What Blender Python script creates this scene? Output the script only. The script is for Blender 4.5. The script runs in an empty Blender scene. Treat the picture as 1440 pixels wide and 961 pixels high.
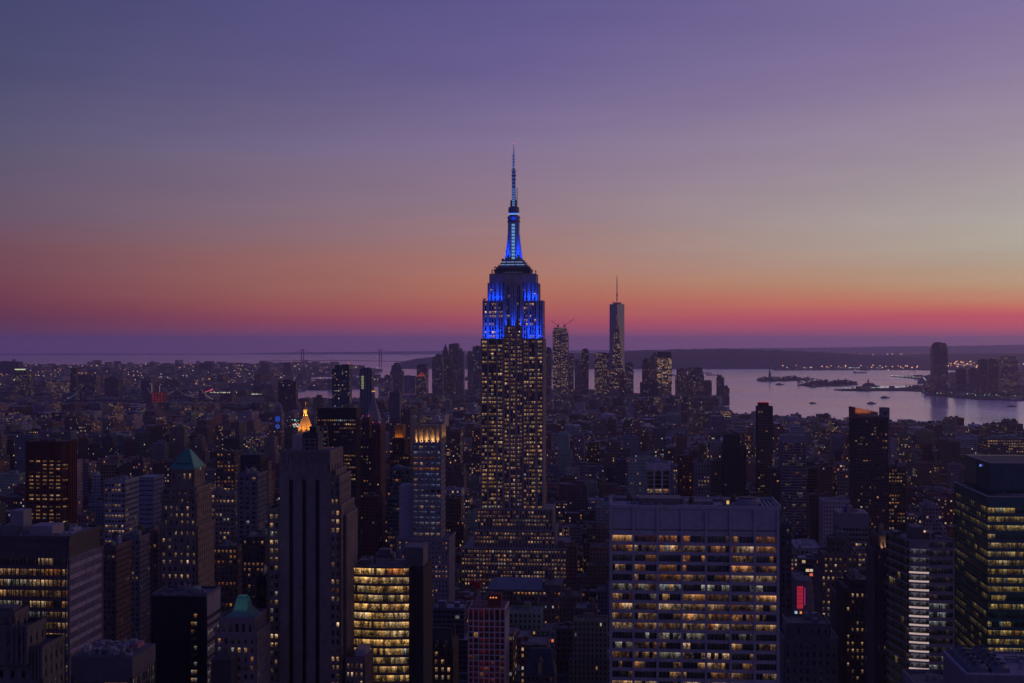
import bpy, math, random
import numpy as np
from mathutils import Vector
sc = bpy.context.scene
C = bpy.context.collection
F_PX, EYE, HZ = 1930.0, 256.0, 480.5          # focal length in photo pixels, eye height in metres
RE = 7.4e6                                     # effective radius of the earth
G = math.radians(5.0); CG, SG = math.cos(G), math.sin(G)   # street grid bearing against the view
def gz(x, y): return -(x*x + y*y)/(2*RE)
def srgb(r, g, b):
    f = lambda c: c/12.92 if c <= .04045 else ((c+.055)/1.055)**2.4
    return (f(r/255), f(g/255), f(b/255), 1)

# ------------------------------------------------------------------ camera
cam = bpy.data.cameras.new('camera'); co = bpy.data.objects.new('camera', cam); C.objects.link(co)
cam.sensor_width = 36; cam.lens = F_PX/1440*36; cam.clip_start = 1; cam.clip_end = 300000
co.location = (0, 0, EYE); co.rotation_euler = (math.radians(90), 0, 0)
sc.camera = co
# ------------------------------------------------------------------ sky
W = bpy.data.worlds.new('World'); sc.world = W; W.use_nodes = True
nt = W.node_tree; nt.nodes.clear()
def N(t, T, **k):
    n = t.nodes.new(T)
    for a, b in k.items(): setattr(n, a, b)
    return n
def M(t, op, a, b=None, c=None, clamp=False):
    n = N(t, 'ShaderNodeMath', operation=op); n.use_clamp = clamp
    for i, v in enumerate((a, b, c)):
        if v is None: continue
        if isinstance(v, (int, float)): n.inputs[i].default_value = v
        else: t.links.new(v, n.inputs[i])
    return n.outputs[0]
def MIX(t, f, a, b, mode='MIX'):
    n = N(t, 'ShaderNodeMix', data_type='RGBA', blend_type=mode)
    for i, v in ((0, f), (6, a), (7, b)):
        if isinstance(v, (int, float)): n.inputs[i].default_value = v
        elif isinstance(v, tuple): n.inputs[i].default_value = v if len(v) == 4 else (*v, 1)
        else: t.links.new(v, n.inputs[i])
    return n.outputs[2]
YS = [-2600, -900, 0, 100, 200, 300, 350, 400, 430, 448, 470, 486]
SKY = {
 'left':  [(44,50,112),(48,54,114),(70,72,112),(78,78,114),(93,88,116),(109,89,108),(118,80,92),(120,70,82),(114,60,76),(104,56,80),(106,62,92),(122,76,112)],
 'mid':   [(46,52,114),(62,63,126),(95,87,140),(107,96,145),(131,115,149),(150,124,136),(166,124,120),(182,120,100),(186,106,90),(184,84,94),(168,84,108),(162,94,126)],
 'right': [(48,53,116),(82,78,142),(127,113,158),(142,126,159),(161,146,161),(176,168,162),(180,170,156),(192,154,122),(208,126,96),(208,88,98),(192,88,110),(176,100,130)],
 'glow':  [(56,54,106),(112,94,142),(170,140,160),(190,162,160),(212,186,166),(230,206,172),(238,206,150),(240,180,110),(236,130,80),(214,90,80),(170,74,90),(120,70,100)],
 'back':  [(47,52,112),(58,61,124),(68,69,134),(70,71,135),(73,73,135),(74,74,132),(74,72,128),(71,68,122),(68,64,116),(64,61,111),(61,57,106),(58,55,102)]}
tc = N(nt, 'ShaderNodeTexCoord'); sx = N(nt, 'ShaderNodeSeparateXYZ'); nt.links.new(tc.outputs['Generated'], sx.inputs[0])
az = M(nt, 'ARCTAN2', sx.outputs[0], sx.outputs[1])
# faint layered haze bands put into the sky colour low over the horizon
mp = N(nt, 'ShaderNodeMapping'); mp.inputs['Scale'].default_value = (2.2, 2.2, 60); nt.links.new(tc.outputs['Generated'], mp.inputs[0])
nz = N(nt, 'ShaderNodeTexNoise'); nz.inputs['Scale'].default_value = 1.3; nz.inputs['Detail'].default_value = 4; nt.links.new(mp.outputs[0], nz.inputs['Vector'])
zz = M(nt, 'ADD', sx.outputs[2], M(nt, 'MULTIPLY', M(nt, 'SUBTRACT', nz.outputs[0], .5), .016))
pos = M(nt, 'MULTIPLY_ADD', zz, 1/1.02, .02/1.02, clamp=True)
def skyramp(cols, cosa):
    r = N(nt, 'ShaderNodeValToRGB'); e = r.color_ramp.elements
    st = []
    for y, c in zip(YS, cols):
        t = (481-y)/F_PX*cosa
        st.append(((t/math.sqrt(1+t*t)+.02)/1.02, srgb(*c)))
    st.sort(key=lambda s: s[0])
    while len(e) < len(st): e.new(.5)
    for i, (p, c) in enumerate(st): e[i].position = p; e[i].color = c
    nt.links.new(pos, r.inputs[0]); return r.outputs[0]
def azr(a, b):
    n = N(nt, 'ShaderNodeMapRange'); n.inputs[1].default_value = math.radians(a); n.inputs[2].default_value = math.radians(b)
    nt.links.new(az, n.inputs[0]); return n.outputs[0]
col = MIX(nt, azr(-20.5, 0), skyramp(SKY['left'], .94), skyramp(SKY['mid'], 1))
col = MIX(nt, azr(0, 20.5), col, skyramp(SKY['right'], .94))
glow = skyramp(SKY['glow'], .94); back = skyramp(SKY['back'], 1)
col = MIX(nt, azr(20.5, 42), col, glow)
col = MIX(nt, azr(95, 165), col, back)
col = MIX(nt, azr(-22, -90), col, back)
wisp = N(nt, 'ShaderNodeMapping'); wisp.inputs['Scale'].default_value = (5, 5, 34); wisp.inputs['Rotation'].default_value = (0, .05, 0); nt.links.new(tc.outputs['Generated'], wisp.inputs[0])
wz = N(nt, 'ShaderNodeTexNoise'); wz.inputs['Scale'].default_value = 1.6; wz.inputs['Detail'].default_value = 6; wz.inputs['Roughness'].default_value = .62; nt.links.new(wisp.outputs[0], wz.inputs['Vector'])
wk = M(nt, 'MULTIPLY_ADD', wz.outputs[0], .16, .92)                 # uneven thin haze
wv = N(nt, 'ShaderNodeVectorMath', operation='SCALE'); nt.links.new(col, wv.inputs[0]); nt.links.new(wk, wv.inputs['Scale']); col = wv.outputs[0]
bg = N(nt, 'ShaderNodeBackground'); bg.inputs[1].default_value = 1.0
nt.links.new(col, bg.inputs[0]); ow = N(nt, 'ShaderNodeOutputWorld'); nt.links.new(bg.outputs[0], ow.inputs[0])
# ------------------------------------------------------------------ sun: last afterglow, low in the west
sl = bpy.data.lights.new('sun', 'SUN'); sl.energy = .10; sl.angle = math.radians(12); sl.color = (1, .55, .45)
so = bpy.data.objects.new('sun', sl); C.objects.link(so)
sa, se = math.radians(48), math.radians(5)
sd = Vector((math.sin(sa)*math.cos(se), math.cos(sa)*math.cos(se), math.sin(se)))
so.rotation_euler = (-sd).to_track_quat('-Z', 'Y').to_euler()
# ------------------------------------------------------------------ render settings
vs = sc.view_settings; vs.view_transform = 'Standard'; vs.look = 'None'; vs.exposure = 0; vs.gamma = 1; vs.use_curve_mapping = False
cy = sc.cycles
cy.use_denoising = True; cy.max_bounces = 4; cy.diffuse_bounces = 2; cy.glossy_bounces = 2; cy.volume_bounces = 1
cy.transmission_bounces = 2; cy.transparent_max_bounces = 4; cy.sample_clamp_indirect = 2; cy.sample_clamp_direct = 30
try: cy.denoiser = 'OPENIMAGEDENOISE'; cy.denoising_input_passes = 'RGB_ALBEDO_NORMAL'; cy.denoising_prefilter = 'ACCURATE'
except Exception: pass
sc.render.filter_size = 1.0

# ================================================================== materials
MATS = {}
def newmat(name):
    m = bpy.data.materials.new(name); m.use_nodes = True; t = m.node_tree
    b = t.nodes['Principled BSDF']; m.cycles.emission_sampling = 'NONE'
    return m, t, b
def stone(colr, rough=.85, var=.25, metal=0, streak=True, spec=.3):
    key = ('stone', tuple(colr), rough, var, metal)
    if key in MATS: return MATS[key]
    m, t, b = newmat('masonry' if not metal else 'metal')
    tc = N(t, 'ShaderNodeTexCoord')
    mp = N(t, 'ShaderNodeMapping'); mp.inputs['Scale'].default_value = (.6, .6, .09 if streak else .6); t.links.new(tc.outputs['Object'], mp.inputs[0])
    n1 = N(t, 'ShaderNodeTexNoise'); n1.inputs['Scale'].default_value = 1; n1.inputs['Detail'].default_value = 5; t.links.new(mp.outputs[0], n1.inputs['Vector'])
    n2 = N(t, 'ShaderNodeTexNoise'); n2.inputs['Scale'].default_value = .12; n2.inputs['Detail'].default_value = 3; t.links.new(tc.outputs['Object'], n2.inputs['Vector'])
    f = M(t, 'ADD', n1.outputs[0], n2.outputs[0]); f = M(t, 'MULTIPLY_ADD', f, 2*var, 1-2*var)
    if not metal:
        so_ = N(t, 'ShaderNodeSeparateXYZ'); t.links.new(tc.outputs['Object'], so_.inputs[0])
        jz = M(t, 'LESS_THAN', M(t, 'FRACT', M(t, 'MULTIPLY', so_.outputs[2], .82)), .14); jx = M(t, 'LESS_THAN', M(t, 'FRACT', M(t, 'MULTIPLY', M(t, 'ADD', so_.outputs[0], so_.outputs[1]), .55)), .09)
        f = M(t, 'MULTIPLY', f, M(t, 'MULTIPLY_ADD', M(t, 'MAXIMUM', jz, jx), -.16, 1.03))
        wn_ = N(t, 'ShaderNodeTexWhiteNoise', noise_dimensions='2D'); cb = N(t, 'ShaderNodeCombineXYZ')
        t.links.new(M(t, 'FLOOR', M(t, 'MULTIPLY', M(t, 'ADD', so_.outputs[0], so_.outputs[1]), .55)), cb.inputs[0]); t.links.new(M(t, 'FLOOR', M(t, 'MULTIPLY', so_.outputs[2], .82)), cb.inputs[1]); t.links.new(cb.outputs[0], wn_.inputs[0])
        f = M(t, 'MULTIPLY', f, M(t, 'MULTIPLY_ADD', wn_.outputs[0], .18, .91))
    vm = N(t, 'ShaderNodeVectorMath', operation='SCALE'); vm.inputs[0].default_value = colr; t.links.new(f, vm.inputs['Scale'])
    t.links.new(vm.outputs[0], b.inputs['Base Color']); b.inputs['Roughness'].default_value = rough; b.inputs['Metallic'].default_value = metal
    b.inputs['Specular IOR Level'].default_value = spec
    MATS[key] = m; return m
def glassm(colr=(.02,.025,.03), rough=.12):
    key = ('glass', colr, rough)
    if key in MATS: return MATS[key]
    m, t, b = newmat('dark_glass'); b.inputs['Base Color'].default_value = (*colr, 1); b.inputs['Roughness'].default_value = rough
    tc = N(t, 'ShaderNodeTexCoord'); n = N(t, 'ShaderNodeTexNoise'); n.inputs['Scale'].default_value = .35; t.links.new(tc.outputs['Object'], n.inputs['Vector'])
    bp = N(t, 'ShaderNodeBump'); bp.inputs['Strength'].default_value = .08; t.links.new(n.outputs[0], bp.inputs['Height']); t.links.new(bp.outputs[0], b.inputs['Normal'])
    MATS[key] = m; return m
def emis(colr, s, name='lamp_glow'):
    key = ('em', colr, s)
    if key in MATS: return MATS[key]
    m, t, b = newmat(name); b.inputs['Base Color'].default_value = (.05, .05, .05, 1)
    b.inputs['Emission Color'].default_value = (*colr, 1); b.inputs['Emission Strength'].default_value = s
    MATS[key] = m; return m
def attr(t, name):
    a = N(t, 'ShaderNodeAttribute'); a.attribute_name = name; return a
def facade_material():
    """windowed wall for buildings that are small in the picture: u counts bays, v counts storeys"""
    m, t, b = newmat('windowed_wall')
    uv = N(t, 'ShaderNodeUVMap'); uv.uv_map = 'UVMap'
    s = N(t, 'ShaderNodeSeparateXYZ'); t.links.new(uv.outputs[0], s.inputs[0]); u, v = s.outputs[0], s.outputs[1]
    cu, cv = M(t, 'FLOOR', u), M(t, 'FLOOR', v); fu, fv = M(t, 'FRACT', u), M(t, 'FRACT', v)
    def wn(x, y, k):
        cb = N(t, 'ShaderNodeCombineXYZ'); t.links.new(x, cb.inputs[0]); t.links.new(y, cb.inputs[1]); cb.inputs[2].default_value = k
        w = N(t, 'ShaderNodeTexWhiteNoise', noise_dimensions='3D'); t.links.new(cb.outputs[0], w.inputs[0]); return w.outputs[0]
    wall = attr(t, 'wall').outputs['Color']; par = attr(t, 'par')
    ps = N(t, 'ShaderNodeSeparateColor'); t.links.new(par.outputs['Color'], ps.inputs[0])
    p, ww, wh, br = ps.outputs[0], ps.outputs[1], ps.outputs[2], par.outputs['Alpha']
    h1, h2, h3 = wn(cu, cv, 1.5), wn(cu, cv, 7.5), wn(cu, cv, 13.5)
    hf = wn(M(t, 'FLOOR', M(t, 'MULTIPLY', cu, .2)), cv, 3.5)
    pp = M(t, 'MULTIPLY', p, M(t, 'MULTIPLY_ADD', M(t, 'MULTIPLY', hf, hf), 2.4, .2))
    lit = M(t, 'LESS_THAN', h1, pp)
    mk = M(t, 'MULTIPLY', M(t, 'LESS_THAN', M(t, 'ABSOLUTE', M(t, 'SUBTRACT', fu, .5)), M(t, 'MULTIPLY', ww, .5)),
           M(t, 'LESS_THAN', M(t, 'ABSOLUTE', M(t, 'SUBTRACT', fv, .5)), M(t, 'MULTIPLY', wh, .5)))
    r = N(t, 'ShaderNodeValToRGB'); r.color_ramp.interpolation = 'CONSTANT'; e = r.color_ramp.elements
    pal = [(0,(.50,.20,.07)),(.16,(.60,.30,.12)),(.40,(.60,.38,.20)),(.64,(.62,.45,.30)),(.82,(.50,.46,.44)),(.92,(.30,.38,.60)),(.97,(.7,.14,.06))]
    while len(e) < len(pal): e.new(.5)
    for i, (q, c) in enumerate(pal): e[i].position = q; e[i].color = (*c, 1)
    t.links.new(h2, r.inputs[0])
    k = M(t, 'MULTIPLY', M(t, 'MULTIPLY', lit, mk), M(t, 'MULTIPLY', br, M(t, 'MULTIPLY_ADD', M(t, 'MULTIPLY', h3, h3), 1.1, .15)))
    t.links.new(r.outputs[0], b.inputs['Emission Color']); t.links.new(k, b.inputs['Emission Strength'])
    g = N(t, 'ShaderNodeNewGeometry'); n = N(t, 'ShaderNodeTexNoise'); n.inputs['Scale'].default_value = .08; n.inputs['Detail'].default_value = 5
    t.links.new(g.outputs['Position'], n.inputs['Vector'])
    vm = N(t, 'ShaderNodeVectorMath', operation='SCALE'); t.links.new(wall, vm.inputs[0]); t.links.new(M(t, 'MULTIPLY_ADD', n.outputs[0], 1.1, .45), vm.inputs['Scale'])
    cc = MIX(t, mk, vm.outputs[0], (.018, .02, .026, 1)); t.links.new(cc, b.inputs['Base Color'])
    t.links.new(M(t, 'MULTIPLY_ADD', mk, -.65, .85), b.inputs['Roughness']); b.inputs['Specular IOR Level'].default_value = .4
    return m
def pane_material():
    """window pane of a near building: glow attribute is the room light, u is in metres, v runs 0..1 from sill to head"""
    m, t, b = newmat('window_pane')
    uv = N(t, 'ShaderNodeUVMap'); uv.uv_map = 'UVMap'; s = N(t, 'ShaderNodeSeparateXYZ'); t.links.new(uv.outputs[0], s.inputs[0])
    u, v = s.outputs[0], s.outputs[1]; gl = attr(t, 'wall').outputs['Color']
    def wn(x, k):
        w = N(t, 'ShaderNodeTexWhiteNoise', noise_dimensions='1D'); t.links.new(M(t, 'ADD', x, k), w.inputs['W']); return w.outputs[0]
    desk = wn(M(t, 'FLOOR', M(t, 'MULTIPLY', u, .62)), 4.3); bay = wn(M(t, 'FLOOR', M(t, 'MULTIPLY', u, .21)), 9.7)
    def nn(a_, b_, d_):
        cb = N(t, 'ShaderNodeCombineXYZ'); t.links.new(M(t, 'MULTIPLY', u, a_), cb.inputs[0]); t.links.new(M(t, 'MULTIPLY', v, b_), cb.inputs[1])
        n = N(t, 'ShaderNodeTexNoise'); n.inputs['Scale'].default_value = 1; n.inputs['Detail'].default_value = d_; n.inputs['Roughness'].default_value = .7; t.links.new(cb.outputs[0], n.inputs['Vector']); return n.outputs[0]
    clut = M(t, 'GREATER_THAN', nn(1.9, 3.4, 3), M(t, 'MULTIPLY_ADD', v, .30, .36))          # desks, people, plants
    soft = M(t, 'MULTIPLY_ADD', nn(.42, .5, 3), 4.6, -1.75, clamp=False); soft = M(t, 'MAXIMUM', soft, .07)
    k = M(t, 'MULTIPLY', soft, M(t, 'MULTIPLY_ADD', bay, .7, .45)); k = M(t, 'MULTIPLY', k, M(t, 'MULTIPLY_ADD', desk, .5, .7))
    k = M(t, 'MULTIPLY', k, M(t, 'MULTIPLY_ADD', clut, -.8, 1.0))
    k = M(t, 'MULTIPLY', k, M(t, 'MULTIPLY_ADD', M(t, 'GREATER_THAN', v, .78), .6, .95))
    k = M(t, 'MULTIPLY', k, M(t, 'GREATER_THAN', M(t, 'FRACT', M(t, 'MULTIPLY', u, .66)), .05))
    t.links.new(gl, b.inputs['Emission Color']); t.links.new(k, b.inputs['Emission Strength'])
    b.inputs['Base Color'].default_value = (.016, .018, .022, 1); b.inputs['Roughness'].default_value = .12
    tc = N(t, 'ShaderNodeTexCoord'); n2 = N(t, 'ShaderNodeTexNoise'); n2.inputs['Scale'].default_value = .4; t.links.new(tc.outputs['Object'], n2.inputs['Vector'])
    bp = N(t, 'ShaderNodeBump'); bp.inputs['Strength'].default_value = .15; t.links.new(n2.outputs[0], bp.inputs['Height']); t.links.new(bp.outputs[0], b.inputs['Normal'])
    return m
def roof_material():
    m, t, b = newmat('tar_roof'); g = N(t, 'ShaderNodeNewGeometry'); n = N(t, 'ShaderNodeTexNoise'); n.inputs['Scale'].default_value = .045; n.inputs['Detail'].default_value = 8; n.inputs['Roughness'].default_value = .7
    t.links.new(g.outputs['Position'], n.inputs['Vector']); w = attr(t, 'wall').outputs['Color']
    vm = N(t, 'ShaderNodeVectorMath', operation='SCALE'); t.links.new(w, vm.inputs[0]); t.links.new(M(t, 'MULTIPLY_ADD', n.outputs[0], 1.6, .2), vm.inputs['Scale'])
    t.links.new(vm.outputs[0], b.inputs['Base Color']); b.inputs['Roughness'].default_value = .7; return m
FAC, PANE, ROOF = facade_material(), pane_material(), roof_material()

# ================================================================== mesh builder
class MB:
    def __init__(s): s.v = []; s.f = []; s.mi = []; s.uv = []; s.a = []; s.b = []
    def face(s, pts, m=0, uv=None, a=(.2,.2,.2), b=(0,.5,.5,1)):
        i = len(s.v); s.v.extend(pts); n = len(pts); s.f.append(tuple(range(i, i+n))); s.mi.append(m)
        s.uv.append(uv or [(0, 0)]*n); s.a.append(a); s.b.append(b)
    def box(s, x0, x1, y0, y1, z0, z1, m=0, a=(.2,.2,.2), mt=None, at=None, bottom=False):
        mt = m if mt is None else mt; at = at or a
        s.face([(x0,y0,z0),(x1,y0,z0),(x1,y0,z1),(x0,y0,z1)], m, a=a); s.face([(x1,y0,z0),(x1,y1,z0),(x1,y1,z1),(x1,y0,z1)], m, a=a)
        s.face([(x1,y1,z0),(x0,y1,z0),(x0,y1,z1),(x1,y1,z1)], m, a=a); s.face([(x0,y1,z0),(x0,y0,z0),(x0,y0,z1),(x0,y1,z1)], m, a=a)
        s.face([(x0,y0,z1),(x1,y0,z1),(x1,y1,z1),(x0,y1,z1)], mt, a=at)
        if bottom: s.face([(x0,y1,z0),(x1,y1,z0),(x1,y0,z0),(x0,y0,z0)], m, a=a)
    def poly(s, P0, z0, z1, P1=None, m=0, a=(.2,.2,.2), b=(0,.5,.5,1), bay=0, fl=3.7, top=True, mt=None, at=None, off=(0,0)):
        P1 = P1 or P0; n = len(P0); acc = 0
        for i in range(n):
            p, q = P0[i], P0[(i+1) % n]; r, t_ = P1[(i+1) % n], P1[i]; L = math.hypot(q[0]-p[0], q[1]-p[1])
            uv = None
            if bay:
                k = max(1, round(L/bay)); u0 = off[0]+acc; nf = max(1, round((z1-z0)/fl)); acc += k+3
                uv = [(u0, off[1]), (u0+k, off[1]), (u0+k, off[1]+nf), (u0, off[1]+nf)]
            if abs(r[0]-t_[0])+abs(r[1]-t_[1]) < 1e-6: s.face([(*p, z0), (*q, z0), (*r, z1)], m, uv[:3] if uv else None, a, b)
            else: s.face([(*p, z0), (*q, z0), (*r, z1), (*t_, z1)], m, uv, a, b)
        if top: s.face([(*p, z1) for p in P1], m if mt is None else mt, a=at or a)
    def rect(s, x0, x1, y0, y1, z0, z1, **k): s.poly([(x0,y0),(x1,y0),(x1,y1),(x0,y1)], z0, z1, **k)
    def cyl(s, cx, cy, z0, z1, r0, r1=None, n=10, m=0, a=(.2,.2,.2), top=True):
        r1 = r0 if r1 is None else r1
        ring = lambda r: [(cx+r*math.cos(2*math.pi*i/n), cy+r*math.sin(2*math.pi*i/n)) for i in range(n)]
        s.poly(ring(r0), z0, z1, ring(max(r1, 1e-4)), m=m, a=a, top=top and r1 > .01)
    def tube(s, p, q, r, n=6, m=0, a=(.2,.2,.2)):
        p, q = Vector(p), Vector(q); d = (q-p).normalized(); x = d.orthogonal().normalized(); y = d.cross(x)
        R = [x*r*math.cos(2*math.pi*i/n)+y*r*math.sin(2*math.pi*i/n) for i in range(n)]
        for i in range(n):
            j = (i+1) % n; s.face([tuple(p+R[i]), tuple(p+R[j]), tuple(q+R[j]), tuple(q+R[i])], m, a=a)
        s.face([tuple(q+k) for k in R], m, a=a); s.face([tuple(p+k) for k in reversed(R)], m, a=a)
    def lamp(s, x, y, z, r, m=0, a=(1,.6,.3)):
        s.poly([(x-r,y),(x,y-r),(x+r,y),(x,y+r)], z-r, z, m=m, a=a, top=False, P1=None)
        s.poly([(x-r,y),(x,y-r),(x+r,y),(x,y+r)], z, z+r, [(x,y)]*4, m=m, a=a, top=False)
    def build(s, name, mats, parent=None, loc=None):
        me = bpy.data.meshes.new(name); me.from_pydata(s.v, [], s.f)
        mats = mats if isinstance(mats, (list, tuple)) else [mats]
        for m in mats: me.materials.append(m)
        if len(mats) > 1: me.polygons.foreach_set('material_index', s.mi)
        uv = me.uv_layers.new(name='UVMap'); uv.data.foreach_set('uv', np.array([c for f in s.uv for c in f], dtype=np.float32).ravel())
        cnt = np.array([len(f) for f in s.f])
        for nm, src in (('wall', s.a), ('par', s.b)):
            arr = np.ones((len(s.f), 4), dtype=np.float32); w = np.array(src, dtype=np.float32); arr[:, :w.shape[1]] = w
            at = me.attributes.new(nm, 'FLOAT_COLOR', 'CORNER'); at.data.foreach_set('color', np.repeat(arr, cnt, axis=0).ravel())
        o = bpy.data.objects.new(name, me); C.objects.link(o)
        if parent is not None: o.parent = parent
        if loc: o.location = loc
        return o
def tag(o, label=None, cat=None, group=None, kind=None):
    for k, v in (('label', label), ('category', cat), ('group', group), ('kind', kind)):
        if v: o[k] = v
    return o
def empty(name, label, cat, loc, rz=0, group=None):
    o = bpy.data.objects.new(name, None); C.objects.link(o); o.location = loc; o.rotation_euler = (0, 0, rz); o.empty_display_size = 5
    return tag(o, label, cat, group)
def area(parent, loc, size, power, colr, direc, spread=40, name='floodlight'):
    l = bpy.data.lights.new(name, 'AREA'); l.shape = 'RECTANGLE'; l.size, l.size_y = size; l.energy = power; l.color = colr; l.spread = math.radians(spread)
    o = bpy.data.objects.new(name, l); C.objects.link(o); o.parent = parent; o.location = loc
    o.rotation_euler = Vector(direc).to_track_quat('-Z', 'Y').to_euler(); return o

# ================================================================== building frame
HERO = []                                       # footprints in grid coordinates (u0,u1,v0,v1)
def uvof(x, y): return (x*CG - y*SG, x*SG + y*CG)
def xyof(u, v): return (u*CG + v*SG, -u*SG + v*CG)
class Bld:
    """a building whose front face spans photo columns x0..x1 at distance D; local x runs along the front, y away, z up"""
    def __init__(s, name, label, cat, x0, x1, ytop, D, depth, group=None, rot=0, seed=None):
        s.D = D; s.X0 = (x0-720)/F_PX*D; s.rot = G+rot; s.c, s.s = math.cos(s.rot), math.sin(s.rot)
        s.W = s.lx(x1); s.H = s.hz(ytop); s.dep = depth; s.g = gz(s.X0, D)
        s.root = empty(name, label, cat, (s.X0, D, s.g), -s.rot, group); s.H -= s.g
        u, v = uvof(s.X0, D); HERO.append((u-4, u+s.W+4, v-4, v+depth+4))
        s.w = MB(); s.panes = []; s.rng = random.Random(seed if seed is not None else hash((int(x0*7), int(D))))
    def lx(s, px):
        k = (px-720)/F_PX; return (k*s.D-s.X0)/(s.c+k*s.s)
    def hz(s, py): return EYE-(py-HZ)/F_PX*s.D - getattr(s, 'g', 0)
    def faces(s, x0, x1, y0, y1, which='FRL'):
        d = {'F': ((x0, y0, 1, 0), x1-x0), 'R': ((x1, y0, 0, 1), y1-y0), 'L': ((x0, y1, 0, -1), y1-y0), 'B': ((x1, y1, -1, 0), x1-x0)}
        return [(k, *d[k]) for k in which]
    def windows(s, mat=None, n=100):
        s.panes.sort(key=lambda p: -p[0])
        for k, pts, uv, glow in s.panes[:n]:
            m = MB(); c = pts[0]; m.face([(p[0]-c[0], p[1]-c[1], p[2]-c[2]) for p in pts], 0, uv, glow)
            m.build('window', mat or PANE, s.root, c)
        if len(s.panes) > n:
            m = MB()
            for k, pts, uv, glow in s.panes[n:]: m.face(pts, 0, uv, glow)
            tag(m.build('window_grid', mat or PANE, s.root), kind='stuff')
    def wall(s, mat, name='wall'): return s.w.build(name, mat, s.root)
PAL = {'warm': [(.64,.34,.14),(.56,.30,.14),(.68,.43,.23),(.60,.26,.09)], 'cream': [(.68,.40,.19),(.72,.45,.24),(.62,.34,.14)], 'peach': [(.74,.39,.16),(.70,.33,.12),(.72,.44,.23),(.62,.32,.14)],
       'white': [(.46,.40,.31),(.50,.42,.30),(.38,.38,.38)], 'orange': [(.55,.20,.05),(.45,.15,.04),(.6,.3,.1)],
       'yellow': [(.78,.45,.16),(.72,.39,.12),(.68,.45,.21)], 'cool': [(.10,.13,.26),(.12,.16,.30),(.2,.2,.3)],
       'red': [(.20,.015,.012),(.13,.01,.01),(.26,.03,.015),(.05,.006,.006)]}
def mixpal(r, pal):
    c = r.choice(PAL[pal]); q = r.random()
    if q < .06: c = r.choice(PAL['white'])
    elif q < .10: c = r.choice(PAL['orange'])
    return c
def fpt(F, s, d, z): return (F[0]+F[2]*s+F[3]*d, F[1]+F[3]*s-F[2]*d, z)
def fbox(w, F, s0, s1, d0, d1, z0, z1, m=0, a=(.2,.2,.2)):
    P = lambda s, d, z: fpt(F, s, d, z)
    w.face([P(s0,d1,z0),P(s1,d1,z0),P(s1,d1,z1),P(s0,d1,z1)], m, a=a)
    w.face([P(s0,d0,z0),P(s0,d1,z0),P(s0,d1,z1),P(s0,d0,z1)], m, a=a); w.face([P(s1,d1,z0),P(s1,d0,z0),P(s1,d0,z1),P(s1,d1,z1)], m, a=a)
    w.face([P(s0,d1,z1),P(s1,d1,z1),P(s1,d0,z1),P(s0,d0,z1)], m, a=a); w.face([P(s0,d0,z0),P(s1,d0,z0),P(s1,d1,z0),P(s0,d1,z0)], m, a=a)
def fgrid(B, F, S, z0, z1, bay=3.2, fh=3.7, ww=.55, wh=.55, dep=.4, sp=.12, p=.3, run=.3, rowv=.8, pal='warm', br=1.0, groups=None,
          key=0, margin=.6, top=1.0, litrows=None, m=0, darkrows=None, pierd=0, spm=None):
    """piers, spandrels and recessed panes over one rectangular stretch of wall"""
    r = B.rng; spans = []
    if groups:                                                    # list of (start,end) fractions
        spans = [(a*S, b*S) for a, b in groups]
    else:
        n = max(1, round((S-2*margin)/bay)); bw = (S-2*margin)/n
        spans = [(margin+i*bw+bw*(1-ww)/2, margin+i*bw+bw*(1+ww)/2) for i in range(n)]
    D0 = -dep-.35
    ed = [0]+[q for s_ in spans for q in s_]+[S]
    for i in range(0, len(ed), 2):
        if ed[i+1]-ed[i] > .02: fbox(B.w, F, ed[i], ed[i+1], D0, pierd, z0, z1, m)
    nr = max(1, int((z1-z0-top)/fh)); zt = z1-top
    zs = [(zt-(i+1)*fh+fh*(1-wh)/2, zt-(i+1)*fh+fh*(1+wh)/2) for i in range(nr)]
    lo = z1
    for a, b_ in zs:
        fbox(B.w if spm is None else spm, F, 0.01, S-.01, D0, -sp, b_, lo, m); lo = a
    fbox(B.w if spm is None else spm, F, 0.01, S-.01, D0, -sp, z0, lo, m)
    for i, (a, b_) in enumerate(zs):
        rp = p*(1-rowv+rowv*2*r.random()**1.3)
        if litrows and i in litrows: rp = litrows[i]
        on = r.random() < rp; c = mixpal(r, pal); k = (.35+.75*r.random())
        for (sa_, sb_) in spans:
            if r.random() > run: on = r.random() < rp; k = .3+.8*r.random()**1.2; c = mixpal(r, pal) if r.random() < .5 else c
            g = tuple(q*k*br for q in c) if on else ((.012,.009,.008) if r.random() < .5 else (0,0,0))
            u0 = r.random()*900; L = sb_-sa_
            B.panes.append((key+a*.001, [fpt(F,sa_,-dep,a), fpt(F,sb_,-dep,a), fpt(F,sb_,-dep,b_), fpt(F,sa_,-dep,b_)], [(u0,0),(u0+L,0),(u0+L,1),(u0,1)], g))
def seg(B, x0, x1, y0, y1, z0, z1, which='FRL', roofm=0, side=None, cap=True, plain='', **k):
    dep = k.get('dep', .4); i = dep+.3
    B.w.box(x0+i, x1-i, y0+i, y1-.02, z0, z1-.05)
    for nm, F, S in B.faces(x0, x1, y0, y1, which):
        kk = dict(k)
        if side and nm in 'RL': kk.update(side)
        if nm in plain: fbox(B.w, F, 0, S, -i, 0, z0, z1)
        else: fgrid(B, F, S, z0, z1, key=(2 if nm == 'F' else 1), **kk)
    for nm, F, S in B.faces(x0, x1, y0, y1, ''.join(c for c in 'FRLB' if c not in which)): fbox(B.w, F, 0, S, -i, 0, z0, z1)
    if cap:                                                    # parapet with coping
        for nm, F, S in B.faces(x0, x1, y0, y1, 'FRLB'): fbox(B.w, F, .001, S-.001, -.45, .06 if cap is True else cap, z1-.35, z1+1.0)
DARKROOF = (.06,.055,.06)
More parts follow.
